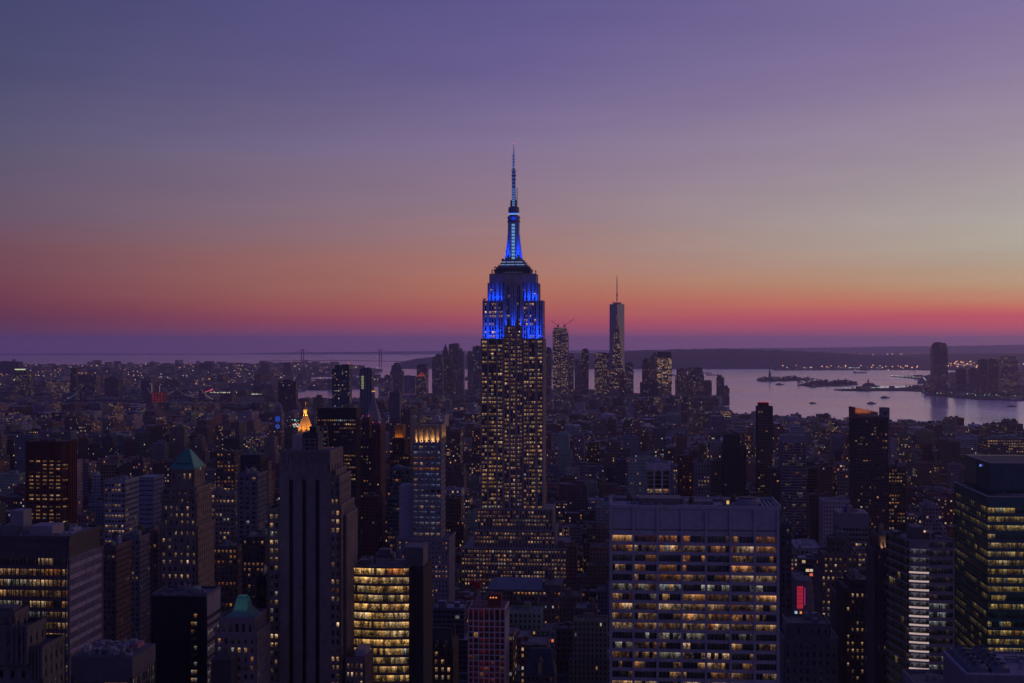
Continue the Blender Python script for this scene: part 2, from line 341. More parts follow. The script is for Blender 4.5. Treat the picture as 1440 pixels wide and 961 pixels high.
def roofdeck(B, x0, x1, y0, y1, z, colr=DARKROOF, n=3, tank=0, hmax=5):
    w = MB(); w.box(x0+.4, x1-.4, y0+.4, y1-.4, z-.3, z+.03, a=colr); w.build('roof', ROOF, B.root)
    r = B.rng; W_, L_ = x1-x0, y1-y0
    for i in range(n):
        a, b_ = W_*r.uniform(.10,.3), L_*r.uniform(.12,.35); px, py = x0+2+r.random()*(W_-a-4), y0+2.5+r.random()*(L_-b_-4.5); h = r.uniform(1.5, hmax)
        w = MB(); w.box(px, px+a, py, py+b_, z+.03, z+h, a=tuple(r.uniform(.1,.3)*q for q in (1,.97,1)))
        w.box(px+a*.3, px+a*.5, py+b_*.2, py+b_*.6, z+h, z+h+r.uniform(.5,1.6), a=(.12,.12,.13)); w.build('bulkhead', ROOF, B.root)
    for i in range(n*2):
        px, py = x0+2+r.random()*(W_-6), y0+2+r.random()*(L_-6); w = MB(); s_ = r.uniform(1.2, 3)
        w.box(px, px+s_, py, py+s_*.8, z+.03, z+.9+r.random(), a=(.18,.18,.2)); w.cyl(px+s_/2, py+s_*.4, z+.8, z+2.1, s_*.3, n=8, a=(.2,.2,.2)); w.build('cooling_unit', ROOF, B.root)
    for i in range(tank): watertank(B.root, x0+W_*r.uniform(.15,.85), y0+L_*r.uniform(.3,.8), z+.03)
def clutter(B, x0, x1, y0, y1, z, n=12, seed=1):
    """ducts, vents, pipes and rails on a near roof, each a part"""
    r = random.Random(seed); st_ = [stone((.22,.22,.24), rough=.5), stone((.12,.12,.13)), stone((.32,.30,.30), rough=.6)]
    for i in range(n):
        px, py = x0+1+r.random()*(x1-x0-5), y0+1+r.random()*(y1-y0-4); q = r.random(); w = MB(); m = r.choice(st_)
        if q < .3: L = r.uniform(3, 9); w.box(px, min(px+L, x1-.6), py, py+.7, z+.35, z+1.0, bottom=True); w.box(px+.3, px+.6, py+.1, py+.6, z, z+.35); w.build('duct', m, B.root)
        elif q < .55: w.cyl(px, py, z, z+r.uniform(.6,1.6), .35, n=8); w.cyl(px, py, z+1.6, z+1.9, .6, .2, 8); w.build('roof_vent', m, B.root)
        elif q < .75: w.box(px, px+2.2, py, py+1.6, z, z+1.3); w.cyl(px+1.1, py+.8, z+1.3, z+1.5, .6, n=10); w.build('cooling_unit', m, B.root)
        elif q < .9: w.tube((px,py,z), (px,py,z+r.uniform(2,4.5)), .07, 4); w.box(px-.5, px+.5, py-.03, py+.03, z+1.7, z+1.8, bottom=True); w.build('antenna_mast', m, B.root)
        else: w.box(px, px+1.8, py, py+2.2, z, z+2.4); w.box(px+.4, px+1.2, py-.03, py, z+.1, z+2.0, bottom=True); w.build('stair_head', m, B.root)
    for k in range(2):
        w = MB(); a = x0+.5 if k else x0+1.0
        for i in range(int((x1-x0)/2.5)): w.box(x0+.6+i*2.5, x0+.66+i*2.5, (y0+.7, y1-.7)[k], (y0+.76, y1-.64)[k], z, z+1.1)
        w.box(x0+.6, x1-.6, (y0+.7, y1-.7)[k], (y0+.75, y1-.65)[k], z+1.05, z+1.12, bottom=True); w.build('railing', st_[1], B.root)
def watertank(root, x, y, z, s=1.0):
    t = MB(); t.cyl(x, y, z+2.6*s, z+6.4*s, 2.1*s, 2.0*s, n=12); o = t.build('water_tank', stone((.12,.085,.065)), root)
    t = MB(); t.cyl(x, y, z+6.4*s, z+8*s, 2.3*s, 0, n=12); t.build('tank_roof', stone((.08,.075,.08)), o)
    for a, b_ in ((-1,-1),(1,-1),(1,1),(-1,1)):
        t = MB(); t.box(x+a*1.3*s-.12, x+a*1.3*s+.12, y+b_*1.3*s-.12, y+b_*1.3*s+.12, z, z+2.6*s); t.build('leg', stone((.06,.06,.07)), o)

# ================================================================== setting: water, land, sky air
def D_of(py):                                   # distance at which flat water shows at photo row py
    q = (py-HZ)/F_PX; a = 1/(2*RE); disc = q*q-4*a*EYE
    return (q-math.sqrt(disc))/(2*a) if disc > 0 else q/(2*a)
def ground_pt(px, py): D = D_of(py); return ((px-720)/F_PX*D, D)
def water_material():
    m, t, b = newmat('harbour_water'); b.inputs['Base Color'].default_value = (.72, .60, .86, 1); b.inputs['Metallic'].default_value = .42; b.inputs['Roughness'].default_value = .16; b.inputs['IOR'].default_value = 2.7  # lilac tint and part metal put the sky's sheen into the water colour
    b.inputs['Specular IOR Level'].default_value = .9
    g = N(t, 'ShaderNodeNewGeometry')
    def nz_(sx_, sy_, d=4):
        mp = N(t, 'ShaderNodeMapping'); mp.inputs['Scale'].default_value = (sx_, sy_, 1); t.links.new(g.outputs['Position'], mp.inputs[0])
        n = N(t, 'ShaderNodeTexNoise'); n.inputs['Scale'].default_value = 1; n.inputs['Detail'].default_value = d; t.links.new(mp.outputs[0], n.inputs['Vector']); return n.outputs[0]
    a = nz_(.004, .0012, 5); c = nz_(.02, .02, 6); w = nz_(.0012, .0005, 3)
    h = M(t, 'ADD', M(t, 'MULTIPLY', a, 6), M(t, 'MULTIPLY', c, 1.6))
    bp = N(t, 'ShaderNodeBump'); bp.inputs['Strength'].default_value = 1; bp.inputs['Distance'].default_value = 1.3; t.links.new(h, bp.inputs['Height']); t.links.new(bp.outputs[0], b.inputs['Normal'])
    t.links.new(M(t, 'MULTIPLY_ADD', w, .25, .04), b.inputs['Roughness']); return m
def land_material(name, colr):
    m, t, b = newmat(name); g = N(t, 'ShaderNodeNewGeometry'); n = N(t, 'ShaderNodeTexNoise'); n.inputs['Scale'].default_value = .02; n.inputs['Detail'].default_value = 8
    t.links.new(g.outputs['Position'], n.inputs['Vector']); vm = N(t, 'ShaderNodeVectorMath', operation='SCALE'); vm.inputs[0].default_value = colr
    t.links.new(M(t, 'MULTIPLY_ADD', n.outputs[0], 1.4, .3), vm.inputs['Scale']); t.links.new(vm.outputs[0], b.inputs['Base Color']); b.inputs['Roughness'].default_value = .9
    b.inputs['Specular IOR Level'].default_value = .1; return m
def cap_sheet(name, mat, dz):
    m = MB(); rs = [0, 500]+[1000*1.14**i for i in range(33)]; rs = [r for r in rs if r < 66000]+[66000]; n = 96
    P = lambda r, i: (r*math.sin(2*math.pi*i/n), r*math.cos(2*math.pi*i/n), gz(r, 0)+dz)
    for a, b_ in zip(rs, rs[1:]):
        for i in range(n):
            q = [P(a, i), P(b_, i), P(b_, i+1), P(a, i+1)] if a else [P(a, i), P(b_, i), P(b_, i+1)]
            m.face(q[::-1])
    o = m.build(name, mat); return tag(o, kind='structure')
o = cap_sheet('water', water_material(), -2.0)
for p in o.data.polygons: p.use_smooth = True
def clip_halfgrid(poly): return poly
def in_poly(poly, x, y):
    c = False; n = len(poly); j = n-1
    for i in range(n):
        xi, yi = poly[i]; xj, yj = poly[j]
        if (yi > y) != (yj > y) and x < (xj-xi)*(y-yi)/(yj-yi)+xi: c = not c
        j = i
    return c
import bmesh
def land(name, pts, mat, z=0.0, step=900):
    """a slab of land with a low sea wall, its top following the curve of the earth"""
    bm = bmesh.new(); n = len(pts); vs_ = []
    dense = []
    for i in range(n):
        p, q = pts[i], pts[(i+1) % n]; L = math.hypot(q[0]-p[0], q[1]-p[1]); k = max(1, int(L/step))
        for j in range(k): dense.append((p[0]+(q[0]-p[0])*j/k, p[1]+(q[1]-p[1])*j/k))
    top = [bm.verts.new((x, y, 0)) for x, y in dense]
    f = bm.faces.new(top)
    ys = sorted(set(np.arange(min(p[1] for p in dense), max(p[1] for p in dense), step)))
    for y in ys[1:]:
        bmesh.ops.bisect_plane(bm, geom=bm.verts[:]+bm.edges[:]+bm.faces[:], plane_co=(0, y, 0), plane_no=(0, 1, 0))
    bmesh.ops.triangulate(bm, faces=bm.faces[:])
    ex = bmesh.ops.extrude_face_region(bm, geom=bm.faces[:]); low = [g for g in ex['geom'] if isinstance(g, bmesh.types.BMVert)]
    lowset = set(low)
    for v in bm.verts: v.co.z = gz(v.co.x, v.co.y)+z-(4 if v in lowset else 0)
    bmesh.ops.recalc_face_normals(bm, faces=bm.faces[:])
    me = bpy.data.meshes.new(name); bm.to_mesh(me); bm.free(); me.materials.append(mat)
    o = bpy.data.objects.new(name, me); C.objects.link(o); return tag(o, kind='structure')
asph = land_material('asphalt', (.05,.05,.055)); soil = land_material('land', (.05,.055,.05)); green = land_material('parkland', (.035,.05,.03))
GP = ground_pt
west = [GP(1000,584), GP(1060,589), GP(1130,594), GP(1200,598), GP(1300,603), GP(1380,611), GP(1440,618), GP(1560,640)]
MANH = [(-3200,-500),(-3200,3000),(-2700,4600),GP(300,564),GP(417,564),GP(470,564),GP(540,561),GP(585,556),GP(640,548),(-120,7500),(500,7450),GP(860,551),GP(950,556),GP(1010,562),GP(1015,575)]+west+[(2600,2500),(2200,-500)]
land('city_ground', MANH[::-1], asph, 0)
BROOK = [GP(x,y) for x,y in [(-260,572),(-260,515),(0,514),(200,513.5),(340,513),(430,511),(490,515),(532,521),(533,525),(480,529),(412,530.5),(412,534.5),(470,534.5),(532,534),(538,539),(520,545),(417,549),(404,556),(400,563),(300,568),(0,582)]]
land('far_shore_land', BROOK[::-1], soil, 1.0)
JERSEY = [GP(x,y) for x,y in [(1560,568),(1440,563),(1379,562),(1341,559),(1318,557),(1300,554.5),(1306,551),(1270,549.5),(1185,549.5),(1172,548),(1200,546.5),(1262,546),(1300,543),(1306,537),(1290,533),(1262,530),(1252,529.3),(1300,528.5),(1312,526),(1345,523),(1345,520.4),(1240,520.2),(1180,520.6),(1090,521),(1084,518),(1120,515),(1560,512)]]
land('bay_shore_land', JERSEY[::-1], soil, 1.0)
LIB = [GP(x,y) for x,y in [(1063,535),(1075,533.5),(1110,532),(1146,532.5),(1138,534.5),(1105,536),(1072,536.5)]]; land('statue_island', LIB[::-1], green, 1.5, 400)
ELL = [GP(x,y) for x,y in [(1121,541.5),(1136,538.2),(1160,537.6),(1202,538.2),(1207,540.5),(1180,543),(1140,544)]]; land('harbour_island', ELL[::-1], green, 1.5, 400)
GOV = [GP(x,y) for x,y in [(640,531),(745,529),(780,531),(770,535),(660,536)]]; land('bay_island', GOV[::-1], green, 1.5, 400)
def ridge(name, prof, D, depth, mat, seed):
    """long rounded hill: prof = [(photo column, skyline row)] at distance D"""
    rr = random.Random(seed); m = MB(); xs = []
    n = 140; px0, px1 = prof[0][0], prof[-1][0]
    cols = []
    for i in range(n+1):
        px = px0+(px1-px0)*i/n; py = float(np.interp(px, [p[0] for p in prof], [p[1] for p in prof])); X = (px-720)/F_PX*D
        h = max(2, EYE-(py-HZ)/F_PX*D-gz(X, D)); h *= 1+rr.uniform(-.03,.03)
        row = []
        for j in range(11):
            t_ = j/10; yy = D-depth*(1-t_)*.55 if t_ <= 1 else D; yy = D+depth*(t_-.55)
            s_ = math.sin(math.pi*min(1, t_/1.1))**.8 if t_ > 0 else 0
            row.append((X*yy/D, yy, gz(X, yy)-3+(h+3)*s_*(1+rr.uniform(-.03,.03))))
        cols.append(row)
    for a, b_ in zip(cols, cols[1:]):
        for j in range(10): m.face([a[j], b_[j], b_[j+1], a[j+1]])
    o = m.build(name, mat); return tag(o, kind='structure')
hillm = land_material('wooded_hill', (.04,.05,.045))
ridge('wooded_bay_hills', [(556,513.6),(566,509.5),(585,505),(620,501),(660,498.8),(740,497.5),(860,496.5),(900,493),(950,491.5),(1010,490.8),(1060,491.5),(1100,493),(1150,495.5),(1200,498),(1260,501),(1300,505),(1340,512)], 16000, 4500, hillm, 3)
ridge('far_highland_hills', [(-300,498),(0,498),(100,497.6),(330,498),(420,495.5),(520,495),(600,494),(760,493),(900,492.5),(1010,490.5)], 40000, 4000, hillm, 5)
ridge('mainland_hills', [(980,490.5),(1050,489.8),(1150,489),(1250,487.6),(1340,486.5),(1440,485),(1700,484)], 33000, 6000, hillm, 7)
ridge('bay_shore_hills', [(1040,507),(1100,503),(1200,500),(1300,498),(1440,497),(1700,497)], 19000, 3500, hillm, 8)
# the air
hz_ = MB(); hz_.box(-46000, 46000, -3000, 67500, -420, 447, bottom=True); ho = hz_.build('haze', []); tag(ho, kind='stuff')
hm = bpy.data.materials.new('haze'); hm.use_nodes = True; ht = hm.node_tree; ht.nodes.clear()
HAZE_D = 3.2e-5
pv = ht.nodes.new('ShaderNodeVolumePrincipled'); pv.inputs['Density'].default_value = HAZE_D; pv.inputs['Color'].default_value = (.86, .74, 1, 1); pv.inputs['Anisotropy'].default_value = .6
oo = ht.nodes.new('ShaderNodeOutputMaterial'); ht.links.new(pv.outputs[0], oo.inputs['Volume']); ho.data.materials.append(hm)

# ================================================================== the spired tower with blue floodlights
LIME = stone((.30,.25,.25), var=.2); LIMED = stone((.20,.18,.18), var=.2)
BLUE = (0,.055,1.0)
def spire_tower():
    D = 1270.0
    B = Bld('spired_skyscraper', 'tallest tower with a tapering antenna spire and upper floors floodlit blue', 'skyscraper', 676, 764, 477, D, 41)
    m = lambda px: (px-676)*B.W/88.0
    Z = B.hz
    SPM = MB()
    L = dict(spm=SPM, fh=3.72, wh=.60, dep=.62, sp=.5, p=.80, run=.3, rowv=.35, br=.98, pal='peach')
    wing = [(1.45,3.5),(3.85,5.9),(7.8,9.8),(10.25,12.25),(12.7,14.7),(16.1,18.15),(18.5,20.55)]
    wg = [(a/22.2, b/22.2) for a, b in wing]
    ctr = [(.05,.135),(.165,.25),(.375,.46),(.50,.585),(.73,.815),(.85,.935)]
    a, b_, W_ = m(708.5), m(735), B.W
    z0, z1 = Z(716), Z(477)
    # shaft: two wings and a recessed centre
    B.w.box(.8, W_-.8, 2.6, 40.5, 0, z1-.1)
    rows = None
    for nm, F, S, gr in (('F', (0,0,1,0), a, wg), ('F', (b_,0,1,0), W_-b_, [(1-q, 1-p_) for p_, q in reversed(wg)])):
        fgrid(B, F, S, z0, z1, groups=gr, key=2, **L)
    fgrid(B, (a,1.1,1,0), b_-a, z0, z1+6, groups=ctr, key=2, **L)
    for F in ((a,0,0,1),): fbox(B.w, (a,1.2,0,-1), 0, 1.2, -.3, 0, z0, z1)
    fbox(B.w, (a,0,0,1), 0, 1.2, -.4, 0, z0, z1); fbox(B.w, (b_,1.2,0,-1), 0, 1.2, -.4, 0, z0, z1)
    for F, S in (((W_,0,0,1), 41), ((0,41,0,-1), 41)):
        fgrid(B, F, S, z0, z1, bay=2.7, ww=.55, key=1, **{**L, 'p': .5})
    B.w.box(.3, a-.2, .3, 40.7, z1-.4, z1+.02); B.w.box(b_+.2, W_-.3, .3, 40.7, z1-.4, z1+.02)
    # slender raised piers between the window pairs
    for xs in (0.0, 6.6, 15.1, 21.0):
        for x in (xs, W_-xs-1.0): fbox(B.w, (x,0,1,0), 0, 1.0, -.2, .3, z0, z1)
    # lower tiers
    for (pa, pb, ya, yb, yf, dp) in ((671,777,716,745,-3,48), (667,781,745,768,-7,54), (651,798,768,1000,-16,66)):
        x0, x1 = m(pa), m(pb); zt = Z(ya); zb = max(0, Z(yb))
        seg(B, x0, x1, yf, dp, zb, zt, 'FRL', bay=2.75, **{**L, 'p': .72, 'br': .8})
        for k in range(int((x1-x0)/8.25)+1): fbox(B.w, (x0,yf,1,0), k*8.25, k*8.25+1.1, -.2, .35, zb, zt)
        w = MB(); w.box(x0+.5, x1-.5, yf+.5, dp-.5, zt-.2, zt+.04, a=(.2,.19,.2)); w.build('setback_roof', ROOF, B.root)
    # upper blue blocks
    U = dict(L, fh=3.72, p=.35, br=1.4)
    u1, u2, u3 = Z(424), Z(398), Z(385)
    fl, fr = m(678.3), m(762.5); gl, gr_ = m(685), m(756.5); hl, hr = m(687.5), m(753.5)
    B.w.box(fl+.9, fr-.9, 3.6, 37, z1-.1, u1-.1)
    fgrid(B, (fl,1.6,1,0), a-fl+1.5, z1, u1, groups=[(.10,.17),(.30,.37),(.41,.48),(.52,.59),(.70,.77),(.80,.87)], key=3, **{**U, 'p': .4})
    fgrid(B, (b_-1.5,1.6,1,0), fr-b_+1.5, z1, u1, groups=[(.13,.20),(.23,.30),(.41,.48),(.52,.59),(.63,.70),(.83,.90)], key=3, **{**U, 'p': .4})
    fgrid(B, (a+1.5,2.0,1,0), b_-a-3.0, z1, u2-2, groups=ctr, key=3, **{**U, 'p': .3})
    for x in (a+1.5, a+7.3, b_-8.3, b_-2.5): fbox(B.w, (x,1.4,1,0), 0, 1.0, -.8, 0, z1, u2)
    for F, S in (((fr,1.6,0,1), 36), ((fl,37.6,0,-1), 36)): fgrid(B, F, S, z1, u1, bay=2.7, ww=.45, key=1, **U)
    B.w.box(gl+.9, gr_-.9, 4.9, 35, u1-.1, u2)
    fgrid(B, (gl,4,1,0), a-gl+2, u1, u2, groups=[(.16,.24),(.36,.44),(.62,.70),(.80,.88)], key=3, margin=0, **{**U, 'p': .12, 'top': 5})
    fgrid(B, (b_-2,4,1,0), gr_-b_+2, u1, u2, groups=[(.12,.20),(.30,.38),(.56,.64),(.76,.84)], key=3, **{**U, 'p': .12, 'top': 5})
    for F, S in (((gr_,4,0,1), 31), ((gl,35,0,-1), 31)): fgrid(B, F, S, u1, u2, bay=3.2, ww=.4, key=1, **{**U, 'top': 5, 'p': .1})
    B.w.box(hl, hr, 3.4, 33, u2, u3); B.w.box(a, b_, 2.2, 10, u2-2.2, u3-2.0)
    for i in range(5): x = hl+3.5+i*(hr-hl-9)/4; fbox(B.w, (x,3.4,1,0), 0, 2.2, -.5, .25, u2, u3-1.2)
    for x in (fl, fr-.6): B.w.box(x, x+.6, 1.4, 38, u1, u1+1.1)
    B.w.box(fl, a, 1.4, 1.9, u1, u1+.5); B.w.box(b_, fr, 1.4, 1.9, u1, u1+.5)
    B.w.box(0, a, 0, .35, z1, z1+.45); B.w.box(b_, W_, 0, .35, z1, z1+.45)
    B.wall(LIME); SPM.build('spandrel', stone((.075,.07,.08), rough=.5), B.root); B.windows(n=100)
    # observation deck
    mt = stone((.10,.10,.12), rough=.5, var=.15); cx = m(720.2); cyy = 18.5
    w = MB(); d0, d1 = m(694.5), m(746); z = u3
    w.box(d0, d1, 5, 32, z, z+3.8); w.box(d0-.6, d1+.6, 4.4, 32.6, z+3.8, z+4.2); w.box(d0+1.2, d1-1.2, 6, 31, z+4.2, z+6.4)
    for i in range(24):
        x = d0+.5+i*(d1-d0-1)/23; w.box(x-.12, x+.12, 4.8, 5, z, z+3.8)
    w.build('observation_deck', mt, B.root)
    w = MB(); w.face([(d0+8,4.98,z+.8),(d1-8,4.98,z+.8),(d1-8,4.98,z+1.6),(d0+8,4.98,z+1.6)], 0, [(0,0),(18,0),(18,1),(0,1)], (.07,.10,.22)); w.build('deck_window', PANE, B.root)
    # tiers under the mast with their two blue light lines
    led = emis((.12,.35,1), 1.0, 'blue_led'); ledw = emis((.28,.48,.95), .65, 'white_blue_led')
    z = Z(376.5); t0, t1 = m(699), m(742)
    w = MB(); w.box(t0, t1, 8, 29, z-1, z+2.6); w.box(t0+2.2, t1-2.2, 10, 27, z+2.6, z+5.2); w.box(t0+4, t1-4, 11.5, 25.5, z+5.2, z+7.4); w.build('mast_base', stone((.25,.26,.30), rough=.5), B.root)
    for i, (xa, xb, zz_, y) in enumerate(((t0+2.6,t1-3,2.75,9.2),(t0+4,t1-5,5.35,10.8))):
        n_ = 5
        for k in range(n_):
            s0 = xa+(xb-xa)*k/n_; s1 = xa+(xb-xa)*(k+.82+.1*((k*7)%2))/n_
            w = MB(); w.box(s0, s1, y, y+.4, z+zz_, z+zz_+.55, bottom=True); w.build('light_strip', ledw, B.root)
    # mast: square shaft with stepped wings
    metal = stone((.30,.32,.36), rough=.45, var=.12, metal=0); zm0, zm1 = z+7.4, Z(311)
    w = MB(); hw = m(728.2)-m(711.8); hw /= 2
    P = lambda r, q=1: [(cx-r,cyy-r*q),(cx+r,cyy-r*q),(cx+r,cyy+r*q),(cx-r,cyy+r*q)]
    w.poly(P(hw*1.0), zm0, Z(334), P(hw*.98)); w.poly(P(hw*.98), Z(334), zm1, P(hw*.95)); w.build('mast', metal, B.root)
    for sg in (-1, 1):
        w = MB(); prof = [(8.6, zm0), (7.6, zm0+6), (6.8, zm0+13), (6.0, zm0+19), (hw+.3, zm0+24)]
        for (ra, za), (rb, zb) in zip(prof, prof[1:]):
            xa, xb = cx+sg*ra, cx+sg*rb; lo_, hi_ = min(cx+sg*hw*.9, xa), max(cx+sg*hw*.9, xa)
            w.poly([(lo_,cyy-2.2),(hi_,cyy-2.2),(hi_,cyy+2.2),(lo_,cyy+2.2)], za, zb, [(min(cx+sg*hw*.9,xb),cyy-2.2),(max(cx+sg*hw*.9,xb),cyy-2.2),(max(cx+sg*hw*.9,xb),cyy+2.2),(min(cx+sg*hw*.9,xb),cyy+2.2)])
        w.build('mast_wing', metal, B.root)
    w = MB(); prof = [(9.2, zm0), (7.4, zm0+12), (hw+.4, zm0+30)]
    for (ra, za), (rb, zb) in zip(prof, prof[1:]):
        w.poly([(cx-3.6,cyy-ra),(cx-2.0,cyy-ra),(cx-2.0,cyy-hw*.9),(cx-3.6,cyy-hw*.9)], za, zb, [(cx-3.6,cyy-rb),(cx-2.0,cyy-rb),(cx-2.0,cyy-hw*.9),(cx-3.6,cyy-hw*.9)])
        w.poly([(cx+2.0,cyy-ra),(cx+3.6,cyy-ra),(cx+3.6,cyy-hw*.9),(cx+2.0,cyy-hw*.9)], za, zb, [(cx+2.0,cyy-rb),(cx+3.6,cyy-rb),(cx+3.6,cyy-hw*.9),(cx+2.0,cyy-hw*.9)])
    w.build('mast_fin', metal, B.root)
    bl = emis((.16,.40,.80), .75, 'mast_window_glow')
    for i in range(11):
        za = zm0+1.2+i*(zm1-zm0-2)/11; w = MB(); w.box(cx-1.45, cx+1.45, cyy-hw-.35, cyy-hw-.05, za, za+2.0, bottom=True); w.build('mast_window', bl, B.root)
    dk = emis((.01,.09,1), .35, 'deep_blue_led')
    for x in (cx+hw+.02,):
        w = MB(); w.box(x, x+.25, cyy-3, cyy-2.4, zm0+30, zm1-1, bottom=True); w.build('light_strip', dk, B.root)
    # crown drums
    w = MB()
    for ya, yb, r in ((311,309.4,8.6*.66*1.5),(309.4,304.8,5.6),(304.8,303.2,6.1),(303.2,302,5.5)): w.cyl(cx, cyy, Z(ya), Z(yb), r if r < 8 else 6.2, n=20)
    w.cyl(cx, cyy, Z(302), Z(296.5), 4.3, n=20); w.cyl(cx, cyy, Z(296.5), Z(289.5), 5.3, 5.0, n=20); w.cyl(cx, cyy, Z(289.5), Z(279.5), 3.4, 3.2, n=16)
    w.build('crown_drum', stone((.13,.14,.19), rough=.5, var=.15), B.root)
    w = MB(); w.cyl(cx, cyy, Z(300.2), Z(298.8), 4.5, n=24); w.build('light_ring', emis((.25,.55,1), .9, 'blue_led'), B.root)
    w = MB(); w.cyl(cx, cyy, Z(298.8), Z(297.2), 4.42, n=24); w.build('light_ring', emis((.01,.08,1), .55, 'deep_blue_led'), B.root)
    # antenna
    an = stone((.09,.10,.16), rough=.5, var=.1); w = MB()
    w.poly(P(1.5), Z(279.5), Z(262), P(1.35)); w.poly(P(1.2), Z(262), Z(236), P(1.05)); w.poly(P(.75), Z(236), Z(212), P(.6)); w.poly(P(.32), Z(212), Z(199.5), P(.16))
    for y in (236.5, 244, 249): w.cyl(cx, cyy, Z(y+.5), Z(y-.3), 2.4, n=12)
    for i in range(22):
        zz_ = Z(279-i*2.0); w.box(cx-1.9, cx+1.9, cyy-1.9, cyy+1.9, zz_, zz_+.18, bottom=True)
    w.build('antenna', an, B.root)
    w = MB(); w.tube((cx+3.1,cyy,Z(290)), (cx+3.1,cyy,Z(262)), .35); w.tube((cx+3.1,cyy,Z(276)), (cx,cyy,Z(276)), .15); w.build('side_antenna', an, B.root)
    db = emis((.005,.035,.95), .42, 'antenna_led'); wb = emis((.16,.34,.85), .7, 'antenna_led')
    for i in range(8):
        y = 288-i*3.4; w = MB(); w.box(cx-1.1, cx+1.1, cyy-3.75 if y > 279 else cyy-1.75, cyy-1.5, Z(y), Z(y)+1.15, bottom=True); w.build('antenna_light', wb, B.root)
    for i in range(6):
        y = 258.5-i*5.2; w = MB(); w.box(cx-.75, cx+.75, cyy-1.45, cyy-1.1, Z(y), Z(y)+.8, bottom=True); w.build('antenna_light', wb, B.root)
    for i in range(5):
        y = 233-i*4.6; w = MB(); w.box(cx-.6, cx+.6, cyy-.95, cyy-.7, Z(y), Z(y)+.8, bottom=True); w.build('antenna_light', emis((.10,.3,.9), .7, 'antenna_led'), B.root)
    w = MB(); w.box(cx-1.45, cx-1.1, cyy-1.65, cyy-1.45, Z(279), Z(214), bottom=True); w.box(cx+1.1, cx+1.45, cyy-1.65, cyy-1.45, Z(279), Z(237), bottom=True); w.build('antenna_light', db, B.root)
    w = MB(); w.lamp(cx, cyy, Z(198.8), .5); w.build('warning_light', emis((1,.12,.08), 1.2, 'red_lamp'), B.root)
    # roof gear: dishes, whip aerials
    r = random.Random(4)
    for i in range(26):
        px = r.choice([r.uniform(687,700), r.uniform(741,754), r.uniform(694,746), r.uniform(679,686), r.uniform(757,762)])
        zb = u3 if 687 < px < 753.5 else u1
        if 694.5 < px < 746: zb = u3+6.4 if 697 < px < 743 else u3+4.2
        w = MB(); x = m(px); h = r.uniform(1.5, 6 if zb > u1+1 else 3.5); y = r.uniform(7, 12) if zb > u1+1 else r.uniform(2.6, 3.6)
        w.tube((x,y,zb-.2), (x+r.uniform(-.3,.3),y,zb+h), .16, 5)
        if r.random() < .35: w.cyl(x, y, zb+h*.5, zb+h*.5+1.1, .8, .6, n=8)
        w.build('aerial', an, B.root)
    w = MB(); w.cyl(m(705.5), 12, z+5.2, z+5.6, .3, n=6); w.tube((m(705.5),11.4,z+7.6), (m(705.5),12.2,z+7.6), 1.35, 14); w.tube((m(705.5),12,z+5.2), (m(705.5),12,z+7.4), .25); w.build('dish', an, B.root)
    # blue floodlights on the ledges
    fm = stone((.05,.05,.06)); P1 = .26
    def flood(x0, x1, y, zb, power, spread=44, tilt=.10, size=.5, dirv=None):
        w = MB(); w.box(x0, x1, y-.2, y+.2, zb, zb+.25); o = w.build('floodlight', fm, B.root)
        area(B.root, ((x0+x1)/2, y, zb+.35), (x1-x0, .3), power*(x1-x0)*P1, BLUE, dirv or (0, tilt, 1), spread)
    for (x0, x1) in ((fl+.5, a-.2), (b_+.2, fr-.5)):
        flood(x0, x1, .75, z1+.05, 620, 50, .06); area(B.root, ((x0+x1)/2, .5, z1+.5), (x1-x0-1, .3), 2100, BLUE, (0,.10,1), 16); flood(x0+1, x1-1, .95, z1+.05, 260, 150, .3)
    for (x0, x1) in ((gl+.3, a-.5), (b_+.5, gr_-.3)):
        flood(x0, x1, 3.0, u1+.05, 420, 60, .12); area(B.root, ((x0+x1)/2, 2.6, u1+.5), (x1-x0-1, .3), 1300, BLUE, (0,.12,1), 50); flood(x0, x1, 3.3, u1+.05, 160, 150, .3)
    area(B.root, (fr+1.0, 12, z1+.4), (.4, 18), 5000, BLUE, (-.08,0,1), 60); area(B.root, (fl-1.0, 12, z1+.4), (.4, 18), 5000, BLUE, (.08,0,1), 60)
    for x in (a+2, a+7.8, b_-7.8, b_-2): area(B.root, (x, .35, z1+9), (.8, .3), 420, BLUE, (0,.10,1), 26)
    for sg in (-1, 1):
        area(B.root, (cx+sg*5.4, cyy-9.8, zm0+.5), (2.2, .5), 1500, BLUE, (-sg*.12,.30,1), 60); area(B.root, (cx+sg*9.8, cyy-4, zm0+.5), (.5, 3), 1000, BLUE, (-sg*.30,.1,1), 70)
    area(B.root, (cx, 7.2, z-1), (26, .4), 3000, BLUE, (0,.35,1), 130)
    area(B.root, (cx, cyy-6.8, Z(308.8)), (7, .5), 500, BLUE, (0,.25,1), 110)
    return B
ESB = spire_tower()

